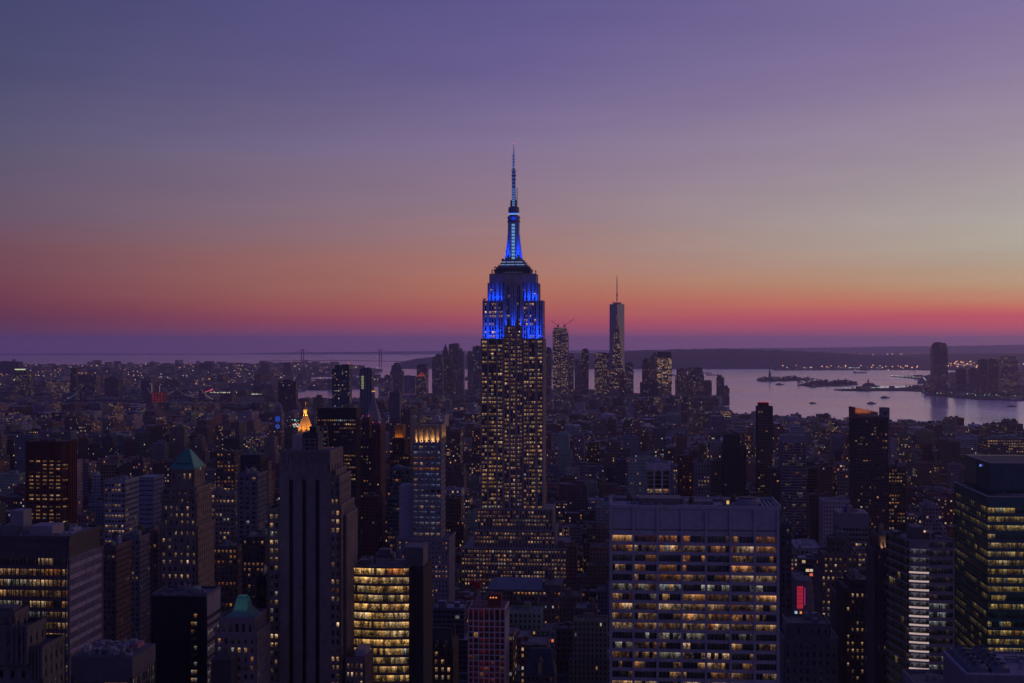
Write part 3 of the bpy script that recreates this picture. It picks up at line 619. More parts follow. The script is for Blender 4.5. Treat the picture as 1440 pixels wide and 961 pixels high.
# ================================================================== near and middle-distance towers
def rc(*c): return stone(c)
def simple(name, label, x0, x1, yt, D, dpt, col_, which='FR', roof=DARKROOF, nroof=3, tank=0, cat='building', ybot=None, wins=100, setb=(), group=None, hmax=5, wmat=None, blank=0, **k):
    B = Bld(name, label, cat, x0, x1, yt, D, dpt, group)
    zb = 0 if ybot is None else B.hz(ybot)
    lo = 0
    tiers = sorted(list(setb), key=lambda t_: -t_[2])            # (px0, px1, ytop, yoff) wider tiers below
    zt = B.H; zlow = max([B.hz(t_[2]) for t_ in setb], default=0)
    seg(B, 0, B.W, 0, dpt, zlow if setb else 0, zt-blank, which, cap=not blank, **k)
    if blank: B.w.box(0, B.W, 0, dpt, zt-blank, zt); 
    prev = zlow
    for i, (pa, pb, py, yo) in enumerate(sorted(setb, key=lambda t_: t_[2])):
        nxt = sorted(setb, key=lambda t_: t_[2])[i+1][2] if i+1 < len(setb) else None
        z1 = B.hz(py); z0 = B.hz(nxt) if nxt else 0
        seg(B, B.lx(pa), B.lx(pb), -yo, dpt+yo*.5, z0, z1, which, **k)
        w = MB(); w.box(B.lx(pa)+.5, B.lx(pb)-.5, -yo+.5, dpt, z1-.2, z1+.03, a=roof); w.build('setback_roof', ROOF, B.root)
    B.wall(stone(col_) if not wmat else wmat); B.windows(n=wins)
    roofdeck(B, 0, B.W, 0, dpt, B.H+.02, roof, nroof, tank, hmax)
    return B

# broad pale slab with ribbon windows (the big one right of the centre)
def pale_slab():
    B = Bld('pale_slab_tower', 'wide pale stone slab with seven bays of ribbon windows and a blank top band', 'office tower', 857, 1096, 711, 550, 26)
    r = B.rng = random.Random(11); W_, H, dp = B.W, B.H, 26
    P = stone((.33,.31,.34), var=.12, streak=True); nb = 7; bw = W_/nb; fh = 13.62/F_PX*550; zt = B.hz(752)
    w = B.w; w.box(.9, W_-.9, 1.4, dp, 0, H-1)
    for nm, F, S in B.faces(0, W_, 0, dp, 'LRB'): fbox(w, F, 0.01, S-.01, -1.2, 0, 0, H)
    F = (0,0,1,0); pw = .95
    fbox(w, F, .01, W_-.01, -.8, -.25, B.hz(743.5), H)                        # blank band
    for i in range(nb*4):
        x = (i+.5)*W_/nb/4; fbox(w, F, x-.05, x+.05, -.3, -.20, B.hz(743), H-1.2)
    fbox(w, F, .01, W_-.01, -.7, .12, H-1.1, H+.25)
    fbox(w, F, .01, W_-.01, -.8, -.25, zt-.2, B.hz(745.6))
    for i in range(nb+1):
        x = i*bw; x0, x1 = (x, x+pw) if i == 0 else ((x-pw, x) if i == nb else (x-pw/2, x+pw/2)); fbox(w, F, x0, x1, -.7, .35, 0, H-1.15)
    z = zt-.2; row = 0; lits = [.5,.7,.5,.5,.6,.75,.65,.9,.7,.92,.45,.55,.65,.5,.5,.6,.6,.6]; pals = ['orange','warm','orange','warm','peach','white','peach','cream','warm','cream','white','cream','warm','peach','warm','warm','warm','warm']
    while z > 3:
        a, b_ = z-fh*.66, z-.02                                              # window strip
        fbox(w, F, .02, W_-.02, -.8, -.1, z-fh, a)
        fbox(w, F, .03, W_-.03, -.8, -.02, z-fh+.15, z-fh+.35)
        for i in range(nb):
            xa, xb = i*bw+pw/2+.0, (i+1)*bw-pw/2
            if i == 0: xa = pw
            if i == nb-1: xb = W_-pw
            n = 6; on = r.random() < lits[row % 18]; c = mixpal(r, pals[row % 18]); u0 = r.random()*900; kb = .40+.5*r.random(); kk = kb
            for k in range(n):
                if r.random() < .38: on = r.random() < lits[row % 18]; kk = kb*(.25+1.0*r.random())
                s0 = xa+(xb-xa)*k/n; s1 = xa+(xb-xa)*(k+1)/n; g = tuple(q*kk for q in c) if on else (.006,.005,.005)
                if on and r.random() < .10: g = tuple(q*kk*1.3 for q in mixpal(r, 'orange'))
                B.panes.append((a+k*.01, [fpt(F,s0,-.75,a),fpt(F,s1,-.75,a),fpt(F,s1,-.75,b_),fpt(F,s0,-.75,b_)], [(u0+s0,0),(u0+s1,0),(u0+s1,1),(u0+s0,1)], g))
                if k: fbox(w, F, s0-.04, s0+.04, -.8, -.68, a, b_)
        z -= fh; row += 1
    B.wall(P); B.windows(n=100)
    # roof: parapet, wells, plant
    m_ = MB(); m_.box(.8, W_-.8, .8, dp-.8, H-1.6, H-1.2, a=(.05,.048,.052)); m_.build('roof', ROOF, B.root)
    for (xa, xb, ya, yb, h, cc) in ((12,29,9,22,3.2,(.12,.1,.1)),(30,42,14,24,1.6,(.15,.14,.15)),(46,49,12,17,2.6,(.2,.16,.1))):
        m_ = MB(); m_.box(xa, xb, ya, yb, H-1.2, H-1.2+h, a=cc); m_.build('bulkhead', ROOF, B.root)
    m_ = MB(); m_.cyl(56, 13, H-1.2, H+1.9, 4.6, n=20, a=(.22,.22,.25)); m_.cyl(56, 13, H+1.9, H+2.5, 3.6, n=20, a=(.05,.05,.05)); m_.build('cooling_tower', ROOF, B.root)
    m_ = MB()
    for i in range(5): m_.box(61+i*1.7, 61.6+i*1.7, 3, 23, H-1.2, H+.1, a=(.3,.28,.3))
    m_.build('roof_grille', ROOF, B.root)
    m_ = MB(); m_.box(-.05,.5,.8,dp,H,H+1.2); m_.box(W_-.5,W_+.05,.8,dp,H,H+1.2); m_.box(.5,W_-.5,dp-.5,dp,H,H+1.0); m_.build('parapet', P, B.root)
    for x, y in ((8,16),(50.5,19),(33,8)): watertank(B.root, x, y, H-1.2, .55)
    clutter(B, 3, W_-12, 2, 24, H-1.2, 26, 7)
    m_ = MB(); m_.box(47.3,48.3,11.9,11.98,H-.4,H+1.0,bottom=True); m_.build('lit_doorway', emis((.9,.55,.2),.8), B.root)
pale_slab()

# stone tower with three dark vertical stripes, left of the centre
def striped_tower():
    B = Bld('striped_stone_tower', 'near stone setback tower with three tall black window stripes', 'skyscraper', 393, 473, 634, 580, 26)
    P = stone((.165,.135,.14), var=.25); W_, H, dp = B.W, B.H, 26; w = B.w; dk = B.lx; zs = B.hz(669); F = (0,0,1,0); cw = dk(464)
    st = [(dk(406.3),dk(412.3)),(dk(424.8),dk(430.8)),(dk(443.3),dk(449.3))]
    w.box(.8, cw-.8, 1.5, dp, 0, H-.5)
    e_ = [0]+[q for s_ in st for q in s_]+[cw]
    for i in range(0, len(e_), 2): fbox(w, F, e_[i], e_[i+1], -1.3, 0, 0, zs)
    fbox(w, F, 0, cw, -1.3, 0, zs, H-5.5)
    for a, b_ in st:                                                         # pointed heads over the stripes
        c = (a+b_)/2; fbox(w, F, c-1.5, c+1.5, 0, .25, zs+.3, zs+3.0); fbox(w, F, c-1.0, c+1.0, 0, .4, zs+3.0, zs+5.4); fbox(w, F, c-.5, c+.5, 0, .5, zs+5.4, zs+7)
        fbox(w, F, c-1.0, c+1.0, -.9, -.3, zs-1.8, zs)
    n = 22
    for i in range(n): x = i*cw/n; fbox(w, F, x+.15, x+cw/n-.15, -.8, -.12 if i % 3 else .12, H-5.5, H-.9)
    fbox(w, F, 0, cw, -1.2, -.35, H-5.6, H); fbox(w, F, -.0, cw, -.6, .15, H-.9, H+.4)
    for a, b_ in st: m_ = MB(); m_.box(a-.1, b_+.1, .9, 1.2, 0, zs-.5); m_.build('window_stripe', glassm((.008,.008,.01), .35), B.root)
    # right side of the crown and its stepped shoulders
    S = dict(fh=3.62, ww=.42, wh=.52, dep=.45, sp=.1, pal='cream', p=.6, run=.2, rowv=.6, br=1.25)
    FR = (cw,0,0,1); fbox(w, FR, 0, dp, -1.3, 0, B.hz(664), H)
    for i in range(9): fbox(w, FR, i*dp/9+.3, (i+1)*dp/9-.3, 0, .15, H-5.5, H-.9)
    for (pa, pb, y0, y1, zt, bb) in ((464,470,.8,dp,664,3.3),(464,476,1.2,dp,676,3.3),(464,477,1.4,dp-1,710,3.2)):
        pass
    g2 = [(.12,.36),(.58,.82)]
    def wing(xa, xb, ya, yb, zt, zb, gr, sides='R'):
        h = B.hz(zt); l = 0 if zb is None else B.hz(zb)
        w.box(xa+.8, xb-.8, ya+.8, yb, l, h-.1)
        fgrid(B, (xa,ya,1,0), xb-xa, l, h, groups=gr, key=2, **S)
        if 'R' in sides: fgrid(B, (xb,ya,0,1), yb-ya, l, h, bay=2.8, key=1, **{**S, 'p': .16})
        if 'L' in sides: fgrid(B, (xa,yb,0,-1), yb-ya, l, h, bay=2.8, key=1, **S)
        m_ = MB(); m_.box(xa+.4, xb-.4, ya+.4, yb-.4, h-.2, h+.02, a=DARKROOF); m_.build('setback_roof', ROOF, B.root)
        for nm, FF, SS in B.faces(xa, xb, ya, yb, 'F'+sides): fbox(w, FF, 0, SS, -.5, .08, h-.3, h+.9)
    wing(cw, dk(470), 3, dp-1, 664, 672, [(.3,.7)])
    wing(cw, dk(476.5), 1.0, dp-1, 672, 712, [(.10,.32),(.55,.8)])
    wing(cw, dk(479), .6, dp+3, 712, None, g2)
    wing(dk(375), 0, .8, dp, 718, None, [(.22,.46),(.60,.84)], 'L')
    wing(dk(480), dk(483), 6, dp+4, 728, None, [(.3,.6)])
    wing(dk(484.5), dk(512), 2, 26, 927, None, [(.08,.18),(.28,.38),(.52,.62),(.76,.86)])
    for x in (4, 10, 15, 20): fbox(w, FR, x-.3, x+.3, 0, .4, 0, H-6)
    B.wall(P); B.windows(n=100)
    # open steel frames, tank house on the roof
    m_ = MB(); m_.box(.5, cw-.5, .5, dp-.5, H-1.2, H-.8, a=(.05,.05,.055)); m_.build('roof', ROOF, B.root)
    st_ = stone((.20,.17,.18), rough=.6, var=.15); x0, x1 = dk(416), dk(447)
    m_ = MB(); m_.box(dk(419), dk(441), 8, 18, H-.8, H+7.2, a=(.035,.04,.05)); m_.build('tank_house', ROOF, B.root)
    m_ = MB(); m_.box(dk(428), dk(438), 9, 16, H+7.2, H+9.6, a=(.03,.03,.035)); m_.build('tank_house', ROOF, B.root)
    m_ = MB()
    for y in (5, 20):
        for i in range(5): x = x0+i*(x1-x0)/4; m_.box(x-.14, x+.14, y-.14, y+.14, H-.8, H+4.6)
        for z in (1.2, 3.0, 4.5): m_.box(x0-.3, x1+.3, y-.15, y+.15, H+z, H+z+.28, bottom=True)
    for x in (x0, x1):
        m_.box(x-.14, x+.14, 5, 20, H+4.3, H+4.6, bottom=True)
    for x in (dk(441.5), dk(447)): 
        m_.box(x-.12, x+.12, 7.8, 8.1, H+4.6, H+9.4); m_.box(x-.12, x+.12, 17.8, 18.1, H+4.6, H+9.4)
    m_.box(dk(440), dk(447.5), 7.7, 8.1, H+9.2, H+9.5, bottom=True); m_.box(dk(440), dk(447.5), 7.7, 8.1, H+6.6, H+6.9, bottom=True)
    m_.build('steel_frame', st_, B.root)
    for i in range(14):
        m_ = MB(); x = dk(B.rng.uniform(404, 458)); h = B.rng.uniform(1, 3.2); m_.box(x-.05, x+.05, 2.5, 2.6, H-.8, H-.8+h); m_.box(x-.6,x+.5,2.5,2.6,H-.8+h*.7,H-.7+h*.7,bottom=True); m_.build('antenna_mast', st_, B.root)
    m_ = MB(); zb = B.hz(926)
    m_.box(dk(495), dk(510), 6, 18, zb, zb+3, a=(.3,.28,.33)); m_.build('bulkhead', ROOF, B.root)
striped_tower()

# big office block at the left edge
def left_block():
    B = Bld('ribbon_window_block', 'large flat-roofed office block with continuous lit ribbon windows and a striped side wall', 'office building', -60, 97.5, 755, 490, 31)
    r = B.rng = random.Random(5); W_, H, dp = B.W, B.H, 31; w = B.w; F = (0,0,1,0)
    w.box(1, W_-1, 1, dp, 0, H-.6); P = stone((.085,.07,.075), var=.15); PS = stone((.34,.30,.36), var=.12)
    fh = 14.9/F_PX*490; zt = B.hz(784)
    for nm, FF, S in B.faces(0, W_, 0, dp, 'FR'):
        fbox(w, FF, 0, S, -.9, 0, H-.9, H+.6); fbox(w, FF, 0, S, -1.0, -.5, H-3.4, H-.9); fbox(w, FF, 0, S, -.9, -.05, H-4.2, H-3.4)
        fbox(w, FF, 0, S, -1.0, -.5, zt, H-4.2)
    for nm, FF, S in B.faces(0, W_, 0, dp, 'LB'): fbox(w, FF, 0, S, -.9, 0, 0, H+.6)
    sp = MB(); z = zt; row = 0
    while z > 2:
        for nm, FF, S in B.faces(0, W_, 0, dp, 'FR'):
            fbox(sp if nm == 'R' else w, FF, .01, S-.01, -.9, -.06 if nm == 'F' else -.1, z-fh, z-fh*.60 if nm == 'R' else z-fh*.62)
            n = 7 if nm == 'F' else 4; pp = (.25 if row in (0,) else (.9 if nm == 'F' else .62)); on = True; c = mixpal(r, 'warm')
            for k in range(n*2):
                if r.random() < .4: on = r.random() < pp; c = mixpal(r, 'warm' if r.random() < .6 else 'cream')
                s0, s1 = S*k/(n*2), S*(k+1)/(n*2); br = (.35+.5*r.random())*(1 if nm == 'F' else .30); g = tuple(q*br for q in c) if on else (.010,.008,.008)
                u0 = r.random()*900; L = s1-s0
                B.panes.append((z+(500 if nm == 'F' else 0), [fpt(FF,s0+.12,-.6,z-fh*.62),fpt(FF,s1-.12,-.6,z-fh*.62),fpt(FF,s1-.12,-.6,z),fpt(FF,s0+.12,-.6,z)], [(u0,0),(u0+L,0),(u0+L,1),(u0,1)], g))
        z -= fh; row += 1
    for nm, FF, S in B.faces(0, W_, 0, dp, 'FR'):
        n = round(S/1.55)
        for k in range(n+1): s = S*k/n; q = .10 if k % 5 else .28; fbox(w if nm == 'F' else sp, FF, max(0,s-q/2), min(S,s+q/2), -.7, .05 if k % 5 else .12, 0, zt)
    fbox(w, F, W_-.5, W_, -.9, .14, 0, H-.9)
    B.wall(P); sp.build('spandrel_band', PS, B.root); B.windows(n=100)
    m_ = MB(); m_.box(.5, W_-.5, .5, dp-.5, H-.5, H-.1, a=(.16,.16,.19)); m_.build('roof', ROOF, B.root)
    for (pa, pb, ya, yb, h, c) in ((34,67,4,14,3.6,(.22,.20,.23)),(-10,14,6,18,3.2,(.12,.11,.12)),(0,19,8,15,8.5,(.17,.16,.18)),(72,80,15,22,1.2,(.2,.2,.24))):
        m_ = MB(); m_.box(B.lx(pa), B.lx(pb), ya, yb, H-.1, H+h, a=c); m_.build('bulkhead', ROOF, B.root)
    global LB; LB = B
    for i in range(8): m_ = MB(); x = B.lx(r.uniform(5,90)); y = r.uniform(3,27); m_.box(x, x+.8, y, y+.8, H-.1, H+.7, a=(.3,.3,.3)); m_.build('roof_vent', ROOF, B.root)
left_block()
clutter(LB, 2, LB.W-2, 2, 29, LB.H-.1, 26, 3)

# stepped art-deco crown at the lower left corner
def deco_corner():
    B = Bld('deco_stone_crown', 'stepped and finned stone crown of a building at the lower left corner', 'building', -30, 37, 905, 350, 14)
    P = stone((.10,.09,.10), var=.3); dk = B.lx; w = B.w
    S = dict(fh=3.6, ww=.35, wh=.5, dep=.4, p=.12, pal='warm', bay=3)
    seg(B, dk(-30), dk(55), 2, 16, 0, B.hz(915), 'FR', **S)
    seg(B, dk(-30), dk(37), .5, 12, B.hz(935), B.hz(886), 'FR', **S)
    seg(B, dk(-30), dk(14), 2.5, 11, B.hz(886), B.hz(868), 'FR', **S)
    w.box(dk(-20), dk(8), 4, 9, B.hz(868), B.hz(859))
    for i, px in enumerate((2,9,16,23,30,36)): x = dk(px); w.box(x-.35, x+.35, .1 if px > 13 else 2.1, 1.3, B.hz(934), B.hz(884 if i % 2 else 879)); w.cyl(x, .6 if px > 13 else 2.4, B.hz(884), B.hz(876), .45, .1, 6)
    for px in (40,45,50,54): x = dk(px); w.box(x-.3, x+.3, 1.6, 2.6, B.hz(955), B.hz(912)); 
    B.wall(P); B.windows(n=60)
    m_ = MB(); m_.box(dk(-28), dk(13), 2.8, 10.5, B.hz(868)-.2, B.hz(868)+.03, a=DARKROOF); m_.build('roof', ROOF, B.root)
deco_corner()

# black glass box with a pale striped side
def black_box():
    B = Bld('black_glass_box', 'black glass office box with one lit window column and a white striped flank', 'office building', 213.5, 291, 838, 600, 20)
    W_, H, dp = B.W, B.H, 20; w = B.w; F = (0,0,1,0); r = B.rng
    w.box(.5, W_-.5, .5, dp, 0, H-.5)
    fbox(w, F, 0, W_*.70, -.5, 0, 0, H); fbox(w, F, W_*.82, W_, -.5, 0, 0, H); fbox(w, F, W_*.70, W_*.82, -.5, -.1, B.hz(862), H)
    for nm, FF, S in B.faces(0, W_, 0, dp, 'LB'): fbox(w, FF, 0, S, -.5, 0, 0, H)
    for i in range(12): x = W_*.70*i/12; fbox(w, F, x, x+.06, 0, .05, 0, H)
    z = B.hz(862)
    while z > 2:
        for k in range(2):
            s0 = W_*(.705+.058*k); s1 = s0+W_*.052; on = r.random() < .55; c = mixpal(r, 'white' if r.random() < .4 else 'warm'); kk = r.uniform(.4,1); g = tuple(q*kk for q in c) if on else (.008,.007,.007)
            B.panes.append((z+99, [fpt(F,s0,-.3,z-2),fpt(F,s1,-.3,z-2),fpt(F,s1,-.3,z-.2),fpt(F,s0,-.3,z-.2)], [(0,0),(1,0),(1,1),(0,1)], g))
        fbox(w, F, W_*.70, W_*.82, -.5, -.15, z-3.5, z-2); z -= 3.5
    FR = (W_,0,0,1); sp = MB(); fbox(sp, FR, 0, dp, -.5, 0, B.hz(866), H); z = B.hz(866)
    while z > 2:
        fbox(sp, FR, .01, dp-.01, -.5, -.05, z-3.5, z-1.9); on = r.random() < .4
        for k in range(4): B.panes.append((z, [fpt(FR,dp*k/4,-.3,z-1.9),fpt(FR,dp*(k+1)/4-.1,-.3,z-1.9),fpt(FR,dp*(k+1)/4-.1,-.3,z),fpt(FR,dp*k/4,-.3,z)], [(k*5,0),(k*5+5,0),(k*5+5,1),(k*5,1)], (.16,.13,.12) if on and r.random() < .6 else (.01,.01,.012)))
        z -= 3.5
    B.wall(stone((.028,.025,.03), rough=.35, var=.12)); sp.build('striped_flank', stone((.30,.27,.32)), B.root); B.windows(n=100)
    for nm, FF, S in B.faces(0, W_, 0, dp, 'FRLB'): m_ = MB(); fbox(m_, FF, 0, S, -.6, .03, H, H+1.1); m_.build('parapet', stone((.16,.15,.17)), B.root)
    roofdeck(B, .6, W_-.6, .6, dp-.6, H+.05, (.12,.11,.13), 3, 0, 2.4); clutter(B, 1, W_-1, 1, dp-1, H+.08, 14, 5)
black_box()
# low roof with plant and glazed bright flank
B = simple('low_flat_roof_building', 'low building with cluttered flat roof and bright glazed flank, beside the ribbon window block', 100, 186, 924, 450, 22, (.09,.085,.10), 'FR', (.07,.07,.085), 4, hmax=2, blank=6, bay=12, fh=6, ww=.8, wh=.6, p=.03, side=dict(bay=2.4, ww=.8, wh=.8, fh=3.4, p=.85, pal='white', br=.6, run=.5)); clutter(B, .5, B.W-.5, .5, 21, B.H+.05, 22, 4)

# octagonal brick tower
def brick_tower():
    B = Bld('brick_pier_tower', 'dark red brick tower with chamfered corners and five bays of lit windows', 'office tower', 39, 86, 621, 1250, 26)
    W_, H = B.W, B.H; ch = 6.5; w = B.w; r = B.rng
    q = [(0,0),(W_,0),(W_+ch*.75,ch),(W_+ch*.75,24),(W_,24+ch),(0,24+ch),(-ch*.75,24),(-ch*.75,ch)]
    ins = [(x+(1.5 if x <= 0 else -1.5), y+(1.5 if y < 20 else -1.5)) for x, y in q]
    w.poly(ins, 0, H-1)
    zt = B.hz(645)
    for i in range(8):
        a, b_ = q[i], q[(i+1) % 8]; L = math.hypot(b_[0]-a[0], b_[1]-a[1]); dx, dy = (b_[0]-a[0])/L, (b_[1]-a[1])/L; F = (a[0], a[1], dx, dy)
        if i in (0, 1, 2, 7):
            n = 5 if i == 0 else (1 if i in (1, 7) else 4)
            e0 = .0
            gr = [((k+.18)/n, (k+.86)/n) for k in range(n)]
            fgrid(B, F, L, 0, zt, groups=gr, fh=3.45, wh=.46, dep=1.0, sp=.8, p=.72 if i == 0 else .5, run=.4, rowv=.55, pal='warm', key=2 if i == 0 else 1, br=.9)
            fbox(w, F, 0, L, -1.3, -.5, zt, H)
            for k in range(n+1):
                s = L*k/n; fbox(w, F, max(0, s-.9), min(L, s+.9), -1.2, .25, 0, H+.3)
            for k in range(n*2): s = L*(k+.5)/(n*2); fbox(w, F, s-.3, s+.3, -.7, -.15, zt, H-.5)
        else: fbox(w, F, 0, L, -1.3, 0, 0, H)
    B.wall(stone((.10,.030,.026), var=.22)); B.windows(n=100)
    m_ = MB(); m_.poly(ins, H-1.2, H-.3, a=(.06,.05,.05)); m_.box(8, W_-8, 8, 20, H-.3, H+1.5, a=(.07,.04,.04)); m_.build('roof', ROOF, B.root)
    for i in range(10): m_ = MB(); x = r.uniform(0, W_); m_.box(x-.15, x+.15, 1.2, 1.5, H, H+r.uniform(1,3)); m_.build('roof_mast', stone((.2,.15,.15)), B.root)
brick_tower()
simple('glass_office_block', 'mid-rise office block of pale horizontal bands with a bluish side, beside the brick pier tower', 146, 176, 677, 1000, 28, (.26,.26,.30), 'FR', (.1,.1,.12), 3, bay=2.5, fh=3.75, ww=.72, wh=.5, p=.5, pal='warm', run=.5, br=.9, side=dict(p=.18, ww=.86))

# tower with a steep green copper pyramid
def green_pyramid():
    B = Bld('green_pyramid_tower', 'slender masonry tower topped by a steep truncated green copper pyramid', 'skyscraper', 229, 276, 691, 720, 24)
    dk = B.lx; z = B.hz; P = stone((.19,.145,.13), var=.25); S = dict(bay=3.1, fh=3.75, ww=.36, wh=.52, dep=.5, sp=.15, run=.15, rowv=.6, pal='cream', br=1.0)
    w = B.w; rx = B.W
    seg(B, dk(225.5), dk(279), -1.2, 28, 0, z(742), 'FRL', cap=.6, groups=None, p=.42, **S)
    seg(B, dk(228), dk(277), -.4, 26, z(742), z(697), 'FRL', cap=.8, p=.38, **S)
    seg(B, dk(229.5), dk(275.5), .4, 25, z(697), z(688), 'FRL', cap=.5, p=.3, **S)
    seg(B, dk(236), dk(270), 3, 22, z(688), z(662), 'FRL', cap=.7, p=.22, **{**S, 'wh': .66, 'fh': 4.6})
    for pa, py in ((228,742),(252,742),(276,742),(229,697),(241,697),(264,697),(275,697)):
        x = dk(pa); w.box(x-.7, x+.7, -1.3, .6, z(py)-3, z(py)+2.2); w.cyl(x, -.4, z(py)+2.2, z(py)+3.8, .7, 0, 4)
    c0, c1 = dk(253)-1.8, dk(253)+1.8
    for i in range(14): x = dk(228)+(dk(277)-dk(228))*i/13; w.box(x-.35, x+.35, -1.0, -.3, z(742)-2.6, z(742)-.6)
    for i in range(12): x = dk(230)+(dk(275)-dk(230))*i/11; w.box(x-.35, x+.35, -.4, .4, z(690)-2.6, z(690)-.8)
    B.wall(P); B.windows(n=100)
    g = stone((.045,.22,.17), rough=.5, var=.25); m_ = MB(); x0, x1 = dk(235.2), dk(271.5); cx = (dk(249)+dk(257))/2
    m_.rect(x0, x1, 2.2, 23, z(662)+1, z(634), top=True); m_.v = m_.v; m_ = MB()
    m_.poly([(x0,2.2),(x1,2.2),(x1,23),(x0,23)], z(661), z(634.5), [(cx-1.5,11.5),(cx+1.5,11.5),(cx+1.5,13.5),(cx-1.5,13.5)]); ro = m_.build('pyramid_roof', g, B.root)
    m_ = MB()
    for i in range(7):
        t_ = (i+1)/8; xb = x0+(x1-x0)*t_; xt = cx-1.5+3*t_; m_.tube((xb,2.1,z(661)), (xt,11.4,z(634.5)), .12, 4)
    m_.tube((cx,12.5,z(634.5)), (cx,12.5,z(631)), .15, 5); m_.build('roof_rib', g, ro)
    m_ = MB()
    for i in range(5): m_.box(cx-4+i*1.7, cx-3+i*1.7, 3.6+.9, 4.9, z(661)+1, z(661)+3.4)
    m_.build('dormer', stone((.03,.08,.07)), ro)
    area(B.root, (dk(273)+1.5, 12, z(662)+.6), (.4, 12), 120, (.25,.9,.8), (-.5,0,1), 120)
green_pyramid()

# small lit copper roof
def copper_roof():
    B = Bld('small_copper_roof_tower', 'stone building with small floodlit green copper roof, at the foot of the striped stone tower', 'building', 305, 361, 872, 560, 20)
    dk = B.lx; z = B.hz; S = dict(bay=2.6, fh=3.6, ww=.45, wh=.55, dep=.4, sp=.12, run=.3, rowv=.7, pal='warm', p=.35)
    seg(B, dk(302), dk(361), 0, 22, 0, z(892), 'FR', **S); seg(B, dk(307), dk(357), 1, 20, z(892), z(872), 'FR', **{**S, 'wh': .7, 'fh': 4.6, 'p': .1})
    B.wall(stone((.20,.17,.19), var=.2)); B.windows(n=100)
    g = stone((.09,.24,.20), rough=.45, var=.15); m_ = MB(); x0, x1 = dk(313), dk(353); cx = dk(332.5)
    m_.poly([(x0,3),(x1,3),(x1,16),(x0,16)], z(872), z(861), [(x0+3,5.2),(x1-3,5.2),(x1-3,14),(x0+3,14)], top=False)
    m_.poly([(x0+3,5.2),(x1-3,5.2),(x1-3,14),(x0+3,14)], z(861), z(845), [(cx-2.2,8),(cx+2.2,8),(cx+2.2,11.4),(cx-2.2,11.4)])
    ro = m_.build('copper_roof', g, B.root); m_ = MB(); m_.box(cx-1.8, cx+1.8, 8.3, 11, z(845), z(842.5)); m_.tube((x0,3,z(872)+.5),(x0,3,z(868)),.2,5); m_.tube((x1,3,z(872)+.5),(x1,3,z(868)),.2,5); m_.build('roof_cap', g, ro)
    m_ = MB(); m_.box(x0-.8, x1+.8, 2.2, 17, z(872)-.1, z(872)+.5); m_.build('cornice', stone((.2,.17,.19)), B.root)
    area(B.root, ((x0+x1)/2, 1.6, z(872)+.9), (x1-x0-3, .3), 110, (.5,1,.85), (0,.45,1), 80)
    area(B.root, (x1+1.3, 9, z(872)+.9), (.3, 10), 60, (.5,1,.85), (-.45,0,1), 80)
    m_ = MB(); m_.poly([(dk(306),-9),(dk(334),-9),(dk(334),0),(dk(306),0)], 0, z(921), m=0); m_.poly([(dk(305),-9.6),(dk(335),-9.6),(dk(335),.0),(dk(305),.0)], z(921), z(908), [(dk(319),-5),(dk(321),-5),(dk(321),-4),(dk(319),-4)]); m_.build('lower_hipped_wing', stone((.07,.06,.07)), B.root)
copper_roof()

# bright curved front office
def bright_curve():
    B = Bld('bright_curved_office', 'brightly lit office with cream ribbon windows on a gently curved front and a black side', 'office building', 494, 575, 797, 600, 26)
    r = B.rng = random.Random(3); W_, H = B.W, B.H; w = B.w; n = 10; zt = B.hz(798.5)
    bulge = lambda t_: -1.5*math.sin(math.pi*t_)
    pts = [(W_*i/n, bulge(i/n)) for i in range(n+1)]
    w.poly([(x, y+.9) for x, y in pts]+[(W_,28),(0,28)], 0, H-1.0, top=True)
    w.box(W_-.85, W_, .9, 28, 0, H+.3); w.box(0, .85, .9, 28, 0, H+.3)
    fh = 12.45/F_PX*600
    for i in range(n):
        a, b_ = pts[i], pts[i+1]; L = math.hypot(b_[0]-a[0], b_[1]-a[1]); F = (a[0], a[1], (b_[0]-a[0])/L, (b_[1]-a[1])/L); z = zt
        fbox(w, F, 0, L, -.9, 0, zt, H+.3); row = 0
        while z > 2:
            fbox(w, F, 0, L, -.9, -.02, z-fh, z-fh*.72); rr_ = random.Random(row*31+i//3); c = mixpal(rr_, 'yellow'); kr = random.Random(row*7).uniform(.8, 1.15); u0 = row*57.3+i*L
            pr = .93 if row < 9 else .75
            for k in range(2):
                on = r.random() < pr; kk = kr*r.uniform(.85, 1.2)*(1.15 if row < 10 else .8); g = tuple(q*kk for q in c) if on else (.10,.07,.03)
                s0, s1 = L*k/2, L*(k+1)/2
                B.panes.append((z, [fpt(F,s0,-.55,z-fh*.72),fpt(F,s1,-.55,z-fh*.72),fpt(F,s1,-.55,z),fpt(F,s0,-.55,z)], [(u0+s0,0),(u0+s1,0),(u0+s1,1),(u0+s0,1)], g))
            z -= fh; row += 1
    B.wall(stone((.12,.10,.10), var=.15)); B.windows(n=100)
    w = MB(); w.box(W_+.01, B.lx(579), .5, 29, 0, B.hz(803)); w.box(B.lx(579), B.lx(594), 3, 30, 0, B.hz(800)); w.build('service_core', stone((.035,.03,.035)), B.root)
    w = MB(); w.box(.9, W_-.9, 1.0, 27.4, H-1.0, H-.6, a=(.13,.12,.14)); w.build('roof', ROOF, B.root)
    for (pa, pb, ya, yb, h) in ((519,545,14,22,3.4),(523,540,16,21,5.2),(565,592,6,20,7.8),(500,512,8,14,1.6)):
        w = MB(); w.box(B.lx(pa), B.lx(pb), ya, yb, H-.6, H+h, a=(.09,.085,.10)); w.build('bulkhead', ROOF, B.root)
    clutter(B, 2, W_-2, 2, 26, H-.6, 18, 6)
    w = MB()
    for i in range(5): w.cyl(B.lx(524+i*4), 12, H-.6, H+1.8, .9, n=10, a=(.2,.2,.22))
    w.build('cooling_fan', ROOF, B.root)
bright_curve()

